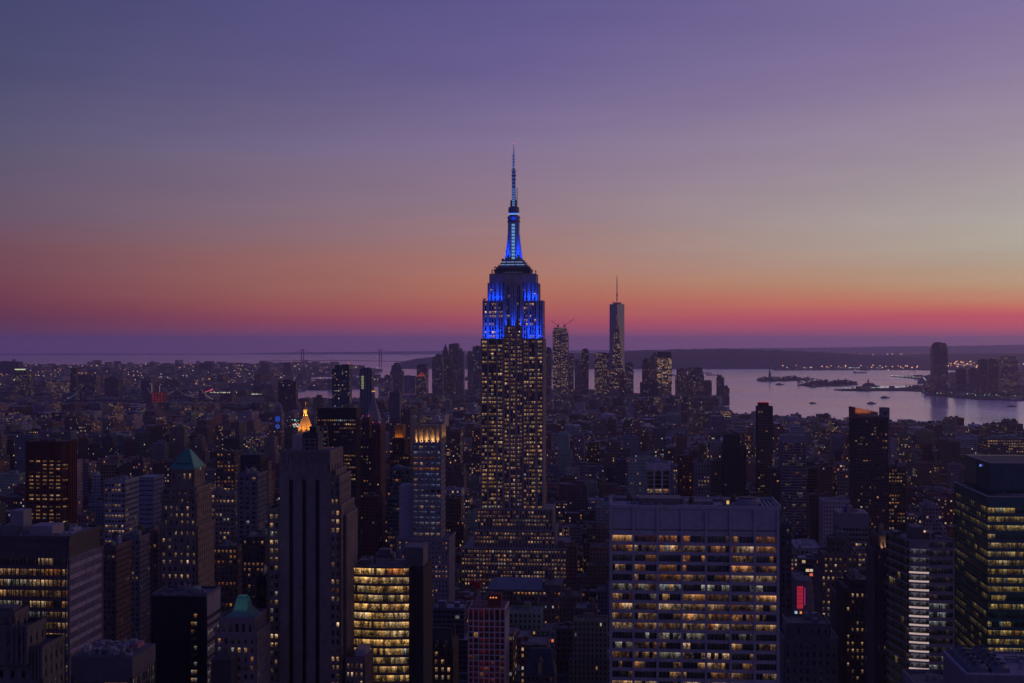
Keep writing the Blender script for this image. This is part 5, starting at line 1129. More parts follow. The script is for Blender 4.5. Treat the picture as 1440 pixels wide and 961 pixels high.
# faceted tower with glowing white bands
def banded_facets():
    B = Bld('faceted_band_tower', 'faceted office tower with curved glowing white bands between a dark side and pale side', 'office tower', 1278, 1342, 759, 560, 24); z = B.hz; dk = B.lx; r = B.rng = random.Random(8)
    H = B.H; w = B.w; fh = 12.3/F_PX*560; xa, xb = dk(1306), B.W
    # footprint: slanted left face, slightly curved middle, flat right
    c0 = (dk(1279), 1.0); n = 6
    mid = [(c0[0]+(xa-c0[0])*i/n, 1.0-1.6*math.sin(math.pi*.5*i/n)) for i in range(n+1)]
    foot = mid+[(xb,-.6),(xb,24),(dk(1262),26)]
    ins = [(x+(.6 if x < 5 else -.6), y+.9) for x, y in mid]+[(xb-.8,.4),(xb-.8,23),(dk(1262)+1.2,25)]
    w.poly(ins, 0, H-1)
    edges = [(foot[i], foot[(i+1) % len(foot)]) for i in range(len(foot))]
    for i, (a, b_) in enumerate(edges):
        L = math.hypot(b_[0]-a[0], b_[1]-a[1])
        if L < .05: continue
        F = (a[0], a[1], (b_[0]-a[0])/L, (b_[1]-a[1])/L)
        if i < n: kind = 'mid'
        elif i == n: kind = 'flat'
        elif i == len(edges)-1: kind = 'left'
        else: fbox(w, F, 0, L, -.7, 0, 0, H); continue
        top = z(762) if kind != 'mid' else z(772); fbox(w, F, 0, L, -.7, -.05 if kind == 'mid' else 0, top, H); zz_ = top; row = 0
        lit_rows = (3, 7, 8, 9, 13, 14, 15)
        while zz_ > 2:
            f0 = .40 if kind != 'left' else .2
            fbox(w, F, 0, L, -.7, -.04, zz_-fh, zz_-fh*(1-f0))
            if kind == 'flat':
                k_ = 6
                for k in range(k_):
                    on = row in lit_rows and r.random() < .75; kk = r.uniform(.25,.7); g = tuple(q*kk for q in (.48,.50,.52)) if on and k < 4 else ((.05,.035,.03) if r.random() < .4 else (.01,.01,.012))
                    B.panes.append((zz_+50, [fpt(F,L*k/k_+.1,-.4,zz_-fh*.6),fpt(F,L*(k+1)/k_-.1,-.4,zz_-fh*.6),fpt(F,L*(k+1)/k_-.1,-.4,zz_),fpt(F,L*k/k_+.1,-.4,zz_)], [(k*7,0),(k*7+3,0),(k*7+3,1),(k*7,1)], g))
            elif kind == 'mid':
                g = (.10,.09,.11); B.panes.append((zz_+60, [fpt(F,.02,-.4,zz_-fh*.6),fpt(F,L-.02,-.4,zz_-fh*.6),fpt(F,L-.02,-.4,zz_),fpt(F,.02,-.4,zz_)], [(i*3,0),(i*3+L,0),(i*3+L,1),(i*3,1)], g))
                if row > 1:
                    m_ = MB(); fbox(m_, F, .02, L-.02, -.1, .12, zz_-fh*.80, zz_-fh*.60); m_.build('glowing_band', emis((.80,.58,.54), .62, 'cove_light'), B.root)
            else:
                k_ = 8
                for k in range(k_):
                    g = (.22,.15,.07) if r.random() < .06 else (.006,.007,.009)
                    B.panes.append((zz_, [fpt(F,L*k/k_+.08,-.3,zz_-fh*.8),fpt(F,L*(k+1)/k_-.08,-.3,zz_-fh*.8),fpt(F,L*(k+1)/k_-.08,-.3,zz_),fpt(F,L*k/k_+.08,-.3,zz_)], [(k*7,0),(k*7+3,0),(k*7+3,1),(k*7,1)], g))
            zz_ -= fh; row += 1
    B.wall(stone((.22,.18,.19), var=.12)); B.windows(n=100)
    m_ = MB(); m_.poly(ins, H-1.2, H-.8, a=(.10,.09,.11)); m_.build('roof', ROOF, B.root)
    for (pa, pb, ya, yb, h) in ((1285,1301,4,14,4.6),(1301,1312,6,12,2),(1308,1322,10,20,1.6),(1266,1276,14,22,1.2)): m_ = MB(); m_.box(dk(pa), dk(pb), ya, yb, H-.8, H+h, a=(.08,.075,.09)); m_.build('bulkhead', ROOF, B.root)
    clutter(B, 2, dk(1340), 3, 22, H-.8, 18, 8)
    m_ = MB(); t0 = Vector((dk(1310),8,H+.5)); m_.tube(t0, Vector((dk(1319),5,z(735)+2)), .3, 5); m_.tube(Vector((dk(1319),5,z(735)+2)), Vector((dk(1334),3,H+2)), .2, 5); m_.box(dk(1308), dk(1314), 6, 10, H-.8, H+2.4, a=(.1,.1,.12)); m_.build('window_washing_crane', stone((.25,.24,.28), rough=.5), B.root)
    m_ = MB(); m_.lamp(dk(1303), 3.6, H+3.0, .4); m_.build('roof_lamp', emis((1,.5,.2), 1.1), B.root)
banded_facets()

# green glass tower on the right
def green_glass():
    B = Bld('green_glass_tower', 'large dark green glass office tower with lit yellowish floors, right of the glowing bands', 'office tower', 1389, 1500, 699, 580, 60); z = B.hz; dk = B.lx; r = B.rng = random.Random(21); W_, H, dp = B.W, B.H, 60
    w = B.w; w.box(.7, W_-.7, .7, dp-.1, 0, H-.8); fh = 12.3/F_PX*580
    for nm, F, S in B.faces(0, W_, 0, dp, 'FL'):
        zt = H-4.6; fbox(w, F, 0, S, -.7, 0, zt, H); zz_ = zt; row = 0; n = 10 if nm == 'F' else 18
        for k in range(int(S/1.5)+1): s = min(S-.05, k*1.5); fbox(w, F, max(0,s-.05), s+.05, 0, .1, 0, H)
        while zz_ > 2:
            fbox(w, F, 0, S, -.7, -.02, zz_-fh, zz_-fh*.60); pp = (.93 if nm == 'F' else .5); pp = .35 if row in (0,3,12,13) and nm == 'F' else pp
            on = r.random() < pp; pal = r.choice(['yellow','cream','yellow','yellow'])
            for k in range(n*2):
                if r.random() < .3: on = r.random() < pp
                c = mixpal(r, pal); kk = r.uniform(.4,.95)*(.95 if nm == 'F' else .42)
                if nm == 'L' and S*k/(n*2) < S*.5: kk *= .7
                g = tuple(q*kk*t_ for q, t_ in zip(c, (.82,.95,.85))) if on else (.004,.010,.008); s0, s1 = S*k/(n*2)+.06, S*(k+1)/(n*2)-.06; u0 = r.random()*900
                B.panes.append((zz_+(500 if nm == 'F' else 0), [fpt(F,s0,-.35,zz_-fh*.6),fpt(F,s1,-.35,zz_-fh*.6),fpt(F,s1,-.35,zz_),fpt(F,s0,-.35,zz_)], [(u0,0),(u0+2,0),(u0+2,1),(u0,1)], g))
            zz_ -= fh; row += 1
    for nm, F, S in B.faces(0, W_, 0, dp, 'RB'): fbox(w, F, 0, S, -.7, 0, 0, H)
    B.wall(stone((.03,.11,.095), rough=.25, var=.15, spec=.6)); B.windows(n=100)
    m_ = MB(); m_.box(.6, W_-.6, .6, dp-.6, H-.8, H-.3, a=(.07,.07,.075)); m_.build('roof', ROOF, B.root)
    clutter(B, 1.5, W_-2, 1, 11, H-.3, 14, 9)
    for nm, F, S in B.faces(0, W_, 0, dp, 'FLB'): m_ = MB(); fbox(m_, F, 0, S, -.4, .15, H, H+.35); m_.build('roof_rail', stone((.45,.38,.36)), B.root)
    m_ = MB(); x0 = dk(1402); h2 = z(655); m_.box(x0, W_, 12, dp-4, H-.3, h2); up = m_.build('upper_block', stone((.03,.07,.07), rough=.2, var=.1, spec=.7), B.root)
    m_ = MB(); m_.box(x0-.1, W_, 11.9, 12.4, h2, h2+.3); m_.box(x0-.1, x0+.4, 12.4, dp-4, h2, h2+.3); m_.build('block_rail', stone((.5,.42,.38)), up)
    m_ = MB(); 
    for i in range(24): m_.box(x0+i*1.4, x0+i*1.4+.08, 11.88, 12, H, h2)
    for i in range(18): m_.box(x0-.08, x0, 12+i*1.35, 12.08+i*1.35, H, h2)
    m_.build('mullion_grid', stone((.06,.12,.12)), up)
    m_ = MB(); m_.box(x0+1, W_, 14, dp-6, h2-.3, h2+.05, a=(.05,.04,.04)); m_.build('roof', ROOF, up)
    m_ = MB(); m_.lamp(x0-.4, 26, z(662), .5); m_.build('roof_lamp', emis((.2,.3,1), .9), B.root)
green_glass()

# roof with big cooling fans, bottom right
def fan_roof():
    B = Bld('cooling_fan_roof', 'near rooftop carrying two rows of big round cooling fans at the lower right corner', 'building', 1358, 1520, 949, 330, 24); z = B.hz; H = B.H; P = stone((.16,.14,.17))
    B.w.box(0, B.W, 0, 24, 0, H); B.wall(P); m_ = MB(); m_.box(.3, B.W, .3, 23.7, H-.1, H+.06, a=(.22,.2,.25)); m_.build('roof', ROOF, B.root)
    for nm, F, S in B.faces(0, B.W, 0, 24, 'FLB'): m_ = MB(); fbox(m_, F, 0, S, -.3, .05, H, H+.5); m_.build('parapet', stone((.34,.3,.36)), B.root)
    global FR_; FR_ = B
    fr = stone((.12,.14,.17), rough=.5)
    for j in range(2):
        for i in range(5):
            x, y = 3.4+j*5.0, 2.6+i*4.5; m_ = MB(); m_.box(x-2.1, x+2.1, y-2.0, y+2.0, H+.06, H+1.5); 
            m_.cyl(x, y, H+1.5, H+2.3, 1.95, 1.8, n=24, top=False); f_ = m_.build('cooling_unit', fr, B.root)
            m_ = MB(); m_.cyl(x, y, H+1.6, H+1.65, 1.78, n=20, a=(.01,.01,.01)); m_.build('fan_well', stone((.02,.02,.025)), f_)
            m_ = MB()
            for k in range(5):
                a = k*2*math.pi/5+i; m_.face([(x+.2*math.cos(a),y+.2*math.sin(a),H+1.95),(x+1.65*math.cos(a-.2),y+1.65*math.sin(a-.2),H+1.85),(x+1.65*math.cos(a+.25),y+1.65*math.sin(a+.25),H+2.05)])
            m_.build('fan_blade', stone((.2,.22,.26)), f_)
fan_roof()
clutter(FR_, 12, FR_.W-1, 1, 23, FR_.H+.07, 16, 12)
B = simple('corner_flat_roof', 'near flat roof with a pale parapet just left of the cooling fans', 1285, 1345, 965, 420, 18, (.2,.18,.21), 'FL', (.08,.075,.09), 1, bay=3, fh=4, p=.0, hmax=2)
simple('far_right_grid_block', 'broad block with rows of lit windows above the green glass tower', 1388, 1470, 618, 2300, 60, (.12,.10,.12), 'FL', nroof=3, bay=4.2, fh=4.4, ww=.6, p=.55, pal='cream', run=.6, tank=1)
# left-middle extras
simple('dark_curved_tower', 'dark blue-black tower with a sloping shoulder, left of the gold pyramid', 338, 366, 640, 1150, 26, (.045,.045,.06), 'FR', nroof=1, bay=2.6, fh=3.5, p=.07, ww=.7, blank=4)
simple('grey_finned_block', 'grey block with pale vertical fins, left of the striped stone tower', 334, 362, 668, 1020, 28, (.13,.13,.17), 'FR', nroof=3, bay=4, fh=3.6, ww=.55, p=.07)
simple('orange_window_block', 'dark block with a cluster of orange lit windows near the green pyramid tower', 304, 330, 636, 1500, 30, (.10,.08,.09), 'FR', nroof=2, bay=4, fh=4.2, ww=.55, p=.55, pal='orange')
simple('warm_corner_block', 'brown block with regularly spaced warm windows, left of the striped stone tower base', 340, 373, 757, 900, 30, (.06,.045,.05), 'FR', nroof=2, bay=3, fh=3.6, p=.5, pal='warm', ww=.5, rowv=1, tank=1)
simple('black_blank_slab', 'blank black slab wall at the foot of the striped stone tower', 361, 374, 812, 680, 20, (.02,.018,.022), 'FR', nroof=1, bay=4, fh=4, p=.0)
simple('white_wedge_building', 'pale wedge-shaped modern building behind the glass office block', 193, 216, 672, 1450, 34, (.22,.23,.30), 'FR', (.3,.32,.4), 0, bay=9, fh=5, p=.02, ww=.9, wh=.25)
simple('twin_brown_block', 'plain brown apartment block behind the left ribbon window block', 143, 163, 770, 820, 26, (.12,.08,.085), 'FR', nroof=2, bay=2.6, fh=3.3, p=.06, tank=1)
simple('flat_grey_block', 'flat grey-fronted block with tiny windows between the ribbon window block and the green pyramid tower', 166, 196, 757, 880, 30, (.15,.14,.17), 'FR', nroof=2, bay=2.6, fh=3.3, p=.06, tank=1)
simple('blank_side_block', 'tall brown block with blank side wall, left of the green pyramid tower', 200, 222, 748, 900, 28, (.11,.09,.10), 'FR', nroof=2, bay=3, fh=3.3, p=.05)
simple('lit_arcade_block', 'low block with a brightly lit arcade floor, right of the green pyramid tower', 296, 330, 694, 1350, 30, (.25,.2,.18), 'FR', nroof=2, bay=4, fh=4.5, p=.4, pal='cream', litrows={1: 1.0})
simple('amber_roofline_block', 'brown block with an amber lit top floor, right of the green pyramid tower', 298, 334, 770, 1000, 30, (.10,.07,.07), 'FR', nroof=2, bay=3, fh=3.9, p=.15, pal='orange', litrows={0: .9, 2: .7})

# ------------------------------------------------------------------ farther landmark towers
B = clad('twisted_glass_tower', 'slim blue glass tower with a slanted top, behind the black slab tower', 467, 491, 519, 2450, 24, (.05,.09,.14), bay=3.5, fl=3.4, p=.16, ww=.45, wh=.62, br=.7)
m_ = MB(); m_.face([(0,0,B.H),(B.W*.55,0,B.H+2),(B.W*.55,24,B.H+2),(0,24,B.H)]); m_.poly([(B.W*.55,0),(B.W,0),(B.W,24),(B.W*.55,24)], B.H, B.hz(512.5)); m_.box(B.W*.1, B.W*.5, 6, 16, B.H, B.H+7); m_.build('slanted_top', stone((.04,.06,.09), rough=.3), B.root)
m_ = MB(); m_.lamp(B.W*.95, 2, B.hz(511.5), 1.0); m_.build('red_beacon', emis((1,.1,.1), 1.0, 'red_lamp'), B.root)
B = clad('green_stairwell_tower', 'thin dark tower with a column of greenish lit windows', 506, 523, 519, 2700, 24, (.13,.14,.19), bay=6, fl=4, p=.06, ww=.5, br=.6)
for i in range(9): m_ = MB(); m_.box(3, 8, -.3, -.05, B.hz(530+i*2.1), B.hz(529+i*2.1), bottom=True); m_.build('window', emis((.45,.55,.25), .6), B.root)
def clock_tower():
    B = clad('pointed_clock_tower', 'campanile tower with a tall pyramid roof and amber lantern', 514, 533, 590, 2250, 22, (.24,.22,.24), bay=3.2, p=.04); z = B.hz; W_ = B.W
    m_ = MB(); c = W_/2; m_.poly([(0,0),(W_,0),(W_,22),(0,22)], B.H, z(562), [(c-2.2,8.8),(c+2.2,8.8),(c+2.2,13.2),(c-2.2,13.2)]); m_.build('pyramid_roof', stone((.24,.21,.24)), B.root)
    m_ = MB(); m_.box(c-3, c+3, 8, 14, z(562), z(560)); m_.cyl(c, 11, z(560), z(549), 2.6, 2.2, 8); m_.build('lantern', stone((.3,.24,.2)), B.root)
    m_ = MB(); m_.cyl(c, 11, z(549), z(544), 2.2, .7, 8); m_.tube((c,11,z(544)), (c,11,z(537.5)), .35, 5); m_.build('cupola', stone((.6,.35,.1)), B.root)
    m_ = MB(); m_.cyl(c, 11, z(551.5), z(550), 2.75, n=8); m_.build('lit_gallery', emis((1,.5,.12), .7), B.root)
clock_tower()
def blue_clock():
    B = clad('blue_clock_tower', 'pale tower with a glowing blue clock face and lantern, left of the gold pyramid', 385, 396, 578, 2900, 20, (.20,.19,.22), bay=3, p=.03, tiers=((386.5,394.5,573),)); z = B.hz; c = B.W/2
    m_ = MB(); m_.poly([(2,3),(B.W-2,3),(B.W-2,17),(2,17)], B.ztop, z(566), [(c-.5,9.5),(c+.5,9.5),(c+.5,10.5),(c-.5,10.5)]); m_.build('spire', stone((.2,.2,.24)), B.root)
    m_ = MB(); m_.cyl(0, 0, 0, .5, 4.2, n=20); o = m_.build('clock_face', emis((.05,.2,1), .55, 'blue_clock'), B.root, (c, -.1, z(600))); o.rotation_euler = (math.pi/2, 0, 0)
    m_ = MB(); m_.cyl(0, 0, .5, .7, 2.7, n=16); m_.box(-.3, .3, 0, 2.6, .7, .9); o = m_.build('clock_hand', emis((.02,.04,.12), .5), B.root, (c, -.1, z(600))); o.rotation_euler = (math.pi/2, 0, 0)
    for k in range(3): m_ = MB(); m_.box(c-4.6+k*3.4, c-2.4+k*3.4, -.5, -.1, z(593), z(586), bottom=True); m_.build('blue_window', emis((.02,.12,1), .5), B.root)
blue_clock()
def sparkle():
    B = clad('sparkling_sign_building', 'building with a cluster of red and white lamps, left of the gold pyramid', 411, 424, 600, 2700, 20, (.15,.13,.15), p=.1); r = B.rng
    for i in range(26): m_ = MB(); m_.lamp(r.uniform(0, B.W), -1, B.hz(r.uniform(589, 601)), r.uniform(.8,1.5)); m_.build('sign_lamp', emis(r.choice([(1,.1,.12),(1,.15,.1),(.8,.8,.8),(.1,.5,.3)]), .9), B.root)
    m_ = MB(); m_.box(0, B.W, -.6, 0, B.H, B.hz(588)); m_.build('sign_frame', stone((.1,.1,.1)), B.root)
sparkle()
T = [ # name, label, x0,x1,yt,D,dep,col,p,br,tiers
 ('dark_housing_tower','broad dark housing slab before the river strip',391,416,537,4300,30,(.07,.05,.07),.05,.8,((396,410,534.5),)),
 ('tree_like_rooftop_block','irregular dark rooftop cluster at the river edge left of the twisted glass tower',441,455,560,4400,30,(.07,.06,.08),.02,.8,((444,451,556.5),)),
 ('waterfront_office','broad stepped office at the left end of the downtown cluster',532,550,532,6400,60,(.17,.16,.2),.22,.7,((540,549,528.5),)),
 ('tapered_office_tower','downtown tower with a rounded tapering top, left part of the downtown cluster',548.5,565.5,522,6500,60,(.13,.12,.16),.12,.7,((550,563,514),(553,560,511))),
 ('pale_stub_tower','pale stub tower between dark downtown towers',566,584,529,6800,50,(.20,.19,.24),.1,.6,()),
 ('flat_dark_tower','flat-topped dark tower behind the orange pyramid roof',586,600.5,513,6700,50,(.08,.07,.1),.08,.7,()),
 ('shouldered_office','downtown office with shoulder, left of the spired stone tower',607.5,622,502,6600,50,(.13,.12,.16),.14,.7,((612,621,499),)),
 ('paired_slab_tower','twin-shaft dark downtown tower beside the spired stone tower',631,638,484,6700,50,(.08,.08,.11),.1,.7,()),
 ('paired_slab_tower_right','second shaft of the downtown pair, with the sloping neighbour at its right',638.5,644.8,483.5,6700,50,(.10,.09,.13),.1,.7,()),
 ('sloping_office','downtown tower with a sloping right edge',644,652,494,6500,50,(.16,.15,.19),.1,.6,((644,649,491),)),
 ('pale_office_slab','pale-edged office slab just left of the spired skyscraper, lower one',657.5,665,495,6300,50,(.14,.14,.19),.1,.6,()),
 ('blue_lit_slab','dark slab with a blue roof light just left of the spired skyscraper',664.5,679,487.5,6200,60,(.09,.10,.15),.12,.6,((666,676,487),)),
 ('shadowed_brick_tower','dark tower touching the right side of the spired skyscraper',764,775,491,5600,50,(.08,.08,.11),.12,.6,((767,774,489),)),
 ('grey_companion_tower','grey tower right behind the construction tower with cranes',799,806.5,498,5900,40,(.18,.17,.22),.14,.7,()),
 ('low_riverside_tower','stubby pale tower left of the slim dark tower',808,817.5,506,6300,50,(.15,.13,.18),.1,.5,()),
 ('slim_dark_tower','slim dark tower standing against the sunset between cranes and the glass obelisk',817.5,827.5,493,5800,40,(.06,.06,.08),.14,.7,((819,826.5,491),)),
 ('amber_grid_slab','broad slab with many amber windows, left foot of the glass obelisk',836,859.5,497,6000,50,(.15,.13,.15),.45,.75,()),
 ('red_stub_tower','small dark red tower at the foot of the glass obelisk',871,879,523,5400,40,(.14,.05,.05),.12,.7,()),
 ('rounded_top_tower','blue-grey tower with a rounded top, right foot of the glass obelisk',879,891,514,5700,50,(.12,.12,.17),.2,.6,((880.5,890,511),(882,888.5,510))),
 ('domed_office_tower','stepped office tower with a domed shoulder, left neighbour of the pyramid-topped riverside one',903,914,507,6300,50,(.11,.10,.14),.12,.6,((906,914,504.5),)),
 ('dark_front_block','dark broad block in front of the gold lit office',900,925,538,5300,50,(.06,.055,.08),.05,.6,((904,921,534),)),
 ('broad_waterfront_block','broad dark riverside block right of the gold lit office',950,990,528,5900,70,(.10,.085,.10),.22,.55,((952,966,519),)),
 ('stepped_waterfront_block','stepped riverside block with a dark flat top',968,989,522,6000,60,(.10,.085,.10),.25,.55,((966,988,517.5),)),
 ('riverside_low_block','low riverside block stepping down to the water',990,1001,536,5900,50,(.08,.07,.1),.1,.5,()),
 ('lonely_waterside_tower','dark slim tower alone at the water edge',1008,1018.5,531,5600,30,(.09,.08,.11),.1,.6,((1009,1016,528),)),
 ('lower_waterside_tower','shorter companion of the lone tower at the water edge',1018,1026,546,5500,30,(.10,.085,.11),.12,.6,((1019,1024,543.5),)),
 ('tall_rounded_tower','tallest tower across the bay at the right, rounded top, mirrored in the water',1311.5,1333,490,6900,55,(.08,.08,.11),.16,.55,((1312.5,1332,485),(1314,1331,482.3))),
 ('small_bay_tower','small dark tower across the bay, right of the tallest one',1346,1358.5,519,7000,40,(.08,.07,.1),.06,.5,()),
 ('second_bay_tower','second small dark tower across the bay',1364,1376,519,7200,40,(.08,.075,.1),.05,.5,((1366,1374,518),)),
 ('square_bay_tower','square dark tower across the bay',1377.5,1389,506,7000,40,(.08,.075,.1),.08,.5,()),
 ('red_topped_bay_tower','dark tower across the bay with red lamps at its top',1391,1404,507,6900,40,(.08,.07,.09),.12,.5,((1392,1403,505),)),
 ('broad_bay_tower','broad lit tower with chamfered top across the bay, rightmost tall one',1408,1431.5,507,6800,55,(.11,.10,.13),.35,.6,((1410,1429,501.5),)),
 ('low_bay_block','low dark blocks of the far shore, rightmost',1430,1442,543,6700,60,(.07,.065,.09),.1,.6,()),
 ('wide_bay_block','low wide block on the far shore below the square tower',1344,1392,545,6650,60,(.09,.085,.12),.12,.5,((1350,1386,541),)),
 ('white_top_office','office across the river with a white lit roof band at the left',21,36,521,6300,40,(.07,.07,.09),.3,.7,()),
 ('stepped_lit_office','lit stepped tower right of the white roof band office',36,43,526,6300,40,(.08,.07,.09),.25,.7,((37,41,523),)),
 ('greenish_lit_office','office with greenish white bands, far left across the river',71,91,538,5900,50,(.13,.13,.14),.65,.6,()),
 ('tall_black_tower','tall narrow black tower across the river at the left',99,107,518,6400,40,(.05,.05,.07),.08,.7,()),
 ('orange_lamp_tower','dark tower with orange roof lamps across the river',110,135,527,6300,60,(.09,.07,.09),.12,.8,()),
 ('dark_twin_blocks','pair of dark blocks across the river, behind the bridge lights',147,166,533,6200,50,(.06,.055,.08),.04,.7,((149,163,531),)),
 ('blunt_river_block','blunt block beside the red lit construction tower',199,212,536,5800,40,(.10,.09,.12),.05,.7,()),
 ('distant_long_block','long flat block silhouetted on the far shore at the left',280,297,510.5,11000,90,(.07,.06,.09),.0,.7,((289,291,509),)),
 ('distant_left_blocks','row-like blocky apartments on the far shore at the left edge',0,9,508.5,10500,80,(.07,.06,.09),.0,.7,()),
 ('distant_edge_block','second blocky apartment block on the far shore at the left edge',11,26,508.8,10500,80,(.07,.06,.09),.0,.7,()),
 ('shore_block','dark block on the far shore below the long bridge, left one',367,378,511,10000,60,(.06,.055,.08),.05,.6,()),
 ('shore_block_pair','dark block on the far shore below the long bridge, right one',398,409,510.5,10000,60,(.06,.055,.08),.05,.6,()),
]
TB = {}
for (nm, lb, x0, x1, yt, D, dep, col_, p, br, tiers) in T:
    nm2 = nm.replace('_right', '').replace('_pair', '')
    TB[nm] = clad(nm2, lb, x0, x1, yt, D, dep, col_, bay=4.6, fl=4.4, p=p, br=br, ww=.55, wh=.5, tiers=tiers, cat='skyscraper' if yt < 530 else 'building')
def lampat(B, px, py, r_, c, s=1.0, y=-1.0, name='roof_lamp'): m_ = MB(); m_.lamp(B.lx(px), y, B.hz(py), r_); m_.build(name, emis(c, s), B.root)
for px in (111,116,121,134): lampat(TB['orange_lamp_tower'], px, 524.5, 1.9, (1,.45,.12), 1.3)
m_ = MB(); b = TB['white_top_office']; m_.box(0, b.W, -1, -.2, b.hz(520.4), b.hz(519), bottom=True); m_.build('roof_sign', emis((.75,.8,.5), .9), b.root)
lampat(TB['red_topped_bay_tower'], 1397, 504.3, 1.6, (1,.12,.1)); lampat(TB['blue_lit_slab'], 672, 495, 1.3, (.15,.3,1))
# spired stone tower and orange pyramid downtown
B = clad('needle_spire_tower', 'dark stone downtown tower with a needle spire and red tip', 620, 631, 500, 6700, 40, (.10,.085,.11), p=.1, tiers=((622,629,493),(623.5,628,489))); m_ = MB(); c = B.lx(625.7); m_.cyl(c, 18, B.ztop, B.hz(484.5), 6, 1, 8); m_.tube((c,18,B.hz(485)), (c,18,B.hz(480)), .6, 5); m_.build('spire', stone((.08,.07,.09)), B.root); lampat(B, 625.7, 480, 1.2, (1,.2,.1), .9, 18)
B = clad('orange_pyramid_tower', 'downtown tower with an orange lit pyramid roof', 585, 599, 531, 6000, 40, (.14,.12,.15), p=.2); m_ = MB(); m_.poly([(2,2),(B.W-2,2),(B.W-2,38),(2,38)], B.H, B.hz(522), [(B.W/2-1,19),(B.W/2+1,19),(B.W/2+1,21),(B.W/2-1,21)]); m_.build('pyramid_roof', stone((.22,.10,.07)), B.root)
for sx_ in (.2,.5,.8): area(B.root, (B.W*sx_, -3, B.H), (6,2), 3000, (1,.28,.1), (0,.4,1), 90)
B = clad('pyramid_capped_office', 'riverside office tower capped by a small pyramid, left of the gold lit office', 914, 927.5, 503, 6250, 50, (.12,.11,.15), p=.15, br=.6); m_ = MB(); m_.poly([(0,0),(B.W,0),(B.W,50),(0,50)], B.H, B.hz(495), [(B.W/2-1,24),(B.W/2+1,24),(B.W/2+1,26),(B.W/2-1,26)]); m_.build('pyramid_roof', stone((.07,.08,.10)), B.root)
def gold_office():
    B = clad('gold_lit_office', 'riverside office tower glowing gold over its whole face with a dark flat top', 924, 944.5, 540, 6100, 50, (.13,.12,.14), p=.3); z = B.hz; W_ = B.W
    m_ = MB(); m_.poly([(0,0),(W_,0),(W_,50),(0,50)], z(540), z(502.5), a=(.3,.2,.1), b=(1.0,.70,.62,1.15), bay=5.5, fl=5, off=(31,77)); m_.build('lit_face', FAC, B.root)
    m_ = MB(); m_.box(2, W_-2, 2, 48, z(502.5), z(495)); m_.build('dark_top', stone((.05,.045,.06)), B.root)
    m_ = MB()
    for k in range(5): m_.box(W_*k/4-.9, W_*k/4+.9, -1, 0, z(540), z(502.5))
    m_.build('pier', stone((.10,.09,.11)), B.root)
    
gold_office()
def glass_obelisk():
    D = 5860; B = Bld('glass_obelisk_tower', 'tallest downtown tower, glass obelisk with tapering facets and a long spire', 'skyscraper', 857, 878, 428, D, 62); z = B.hz; W_ = B.W; H = B.H; zb = 56
    c = W_/2; s = W_/2; B.w.box(0, W_, 0, W_, 0, zb)
    b4 = [(0,0),(W_,0),(W_,W_),(0,W_)]; t4 = [(c,0.0),(W_,c),(c,W_),(0,c)]
    rt = .72; t4 = [(c+(x-c), c+(y-c)) for x, y in ((c,0),(W_,c),(c,W_),(0,c))]
    gm = {}
    cols = [(.05,.06,.09),(.20,.19,.25)]
    L = MB(); R = MB()
    # rotate top square slightly so one facet edge runs down the front face as seen
    for i in range(4):
        a, b_ = b4[i], b4[(i+1) % 4]; t = t4[i]; pt = t4[i-1]; off = (i*40, 9)
        m_ = MB(); n_ = 14
        m_.face([(*a,zb),(*b_,zb),(*t,H)], 0, [(off[0],0),(off[0]+n_,0),(off[0]+n_/2,95)], (.06,.065,.10), (.30,.6,.5,1.3)); m_.build('lower_facet', FAC, B.root)
        m_ = MB(); m_.face([(*a,zb),(*t,H),(*pt,H)]); m_.build('upper_facet', stone((.17,.165,.22), rough=.3, var=.08, metal=.7), B.root)
    B.wall(stone((.2,.2,.25), rough=.4))
    m_ = MB(); m_.poly([(x, y) for x, y in t4], H, H+.5); m_.cyl(c, c, H, z(426.6), 17, n=24); m_.cyl(c, c, z(426.2), z(425.4), 23, n=24); m_.build('crown_ring', stone((.14,.13,.17)), B.root)
    m_ = MB(); m_.cyl(c, c, z(424), z(414), 2.4, 2.0, 8); m_.cyl(c, c, z(415), z(413.5), 4.4, n=8); m_.cyl(c, c, z(413.5), z(395), 1.9, 1.4, 8); m_.cyl(c, c, z(395), z(387), 1.3, .5, 8); m_.build('spire', stone((.11,.10,.13)), B.root)
    for i in range(6): m_ = MB(); y = 409-i*3.6; m_.cyl(c, c, z(y), z(y-.9), 2.3, n=8); m_.build('spire_ring', stone((.45,.42,.42)), B.root)
    for dx in (-.8,.8): m_ = MB(); m_.lamp(c+dx*26, c-26, z(425.5), 1.2); m_.build('red_beacon', emis((1,.25,.15), .7, 'red_lamp'), B.root)
glass_obelisk()
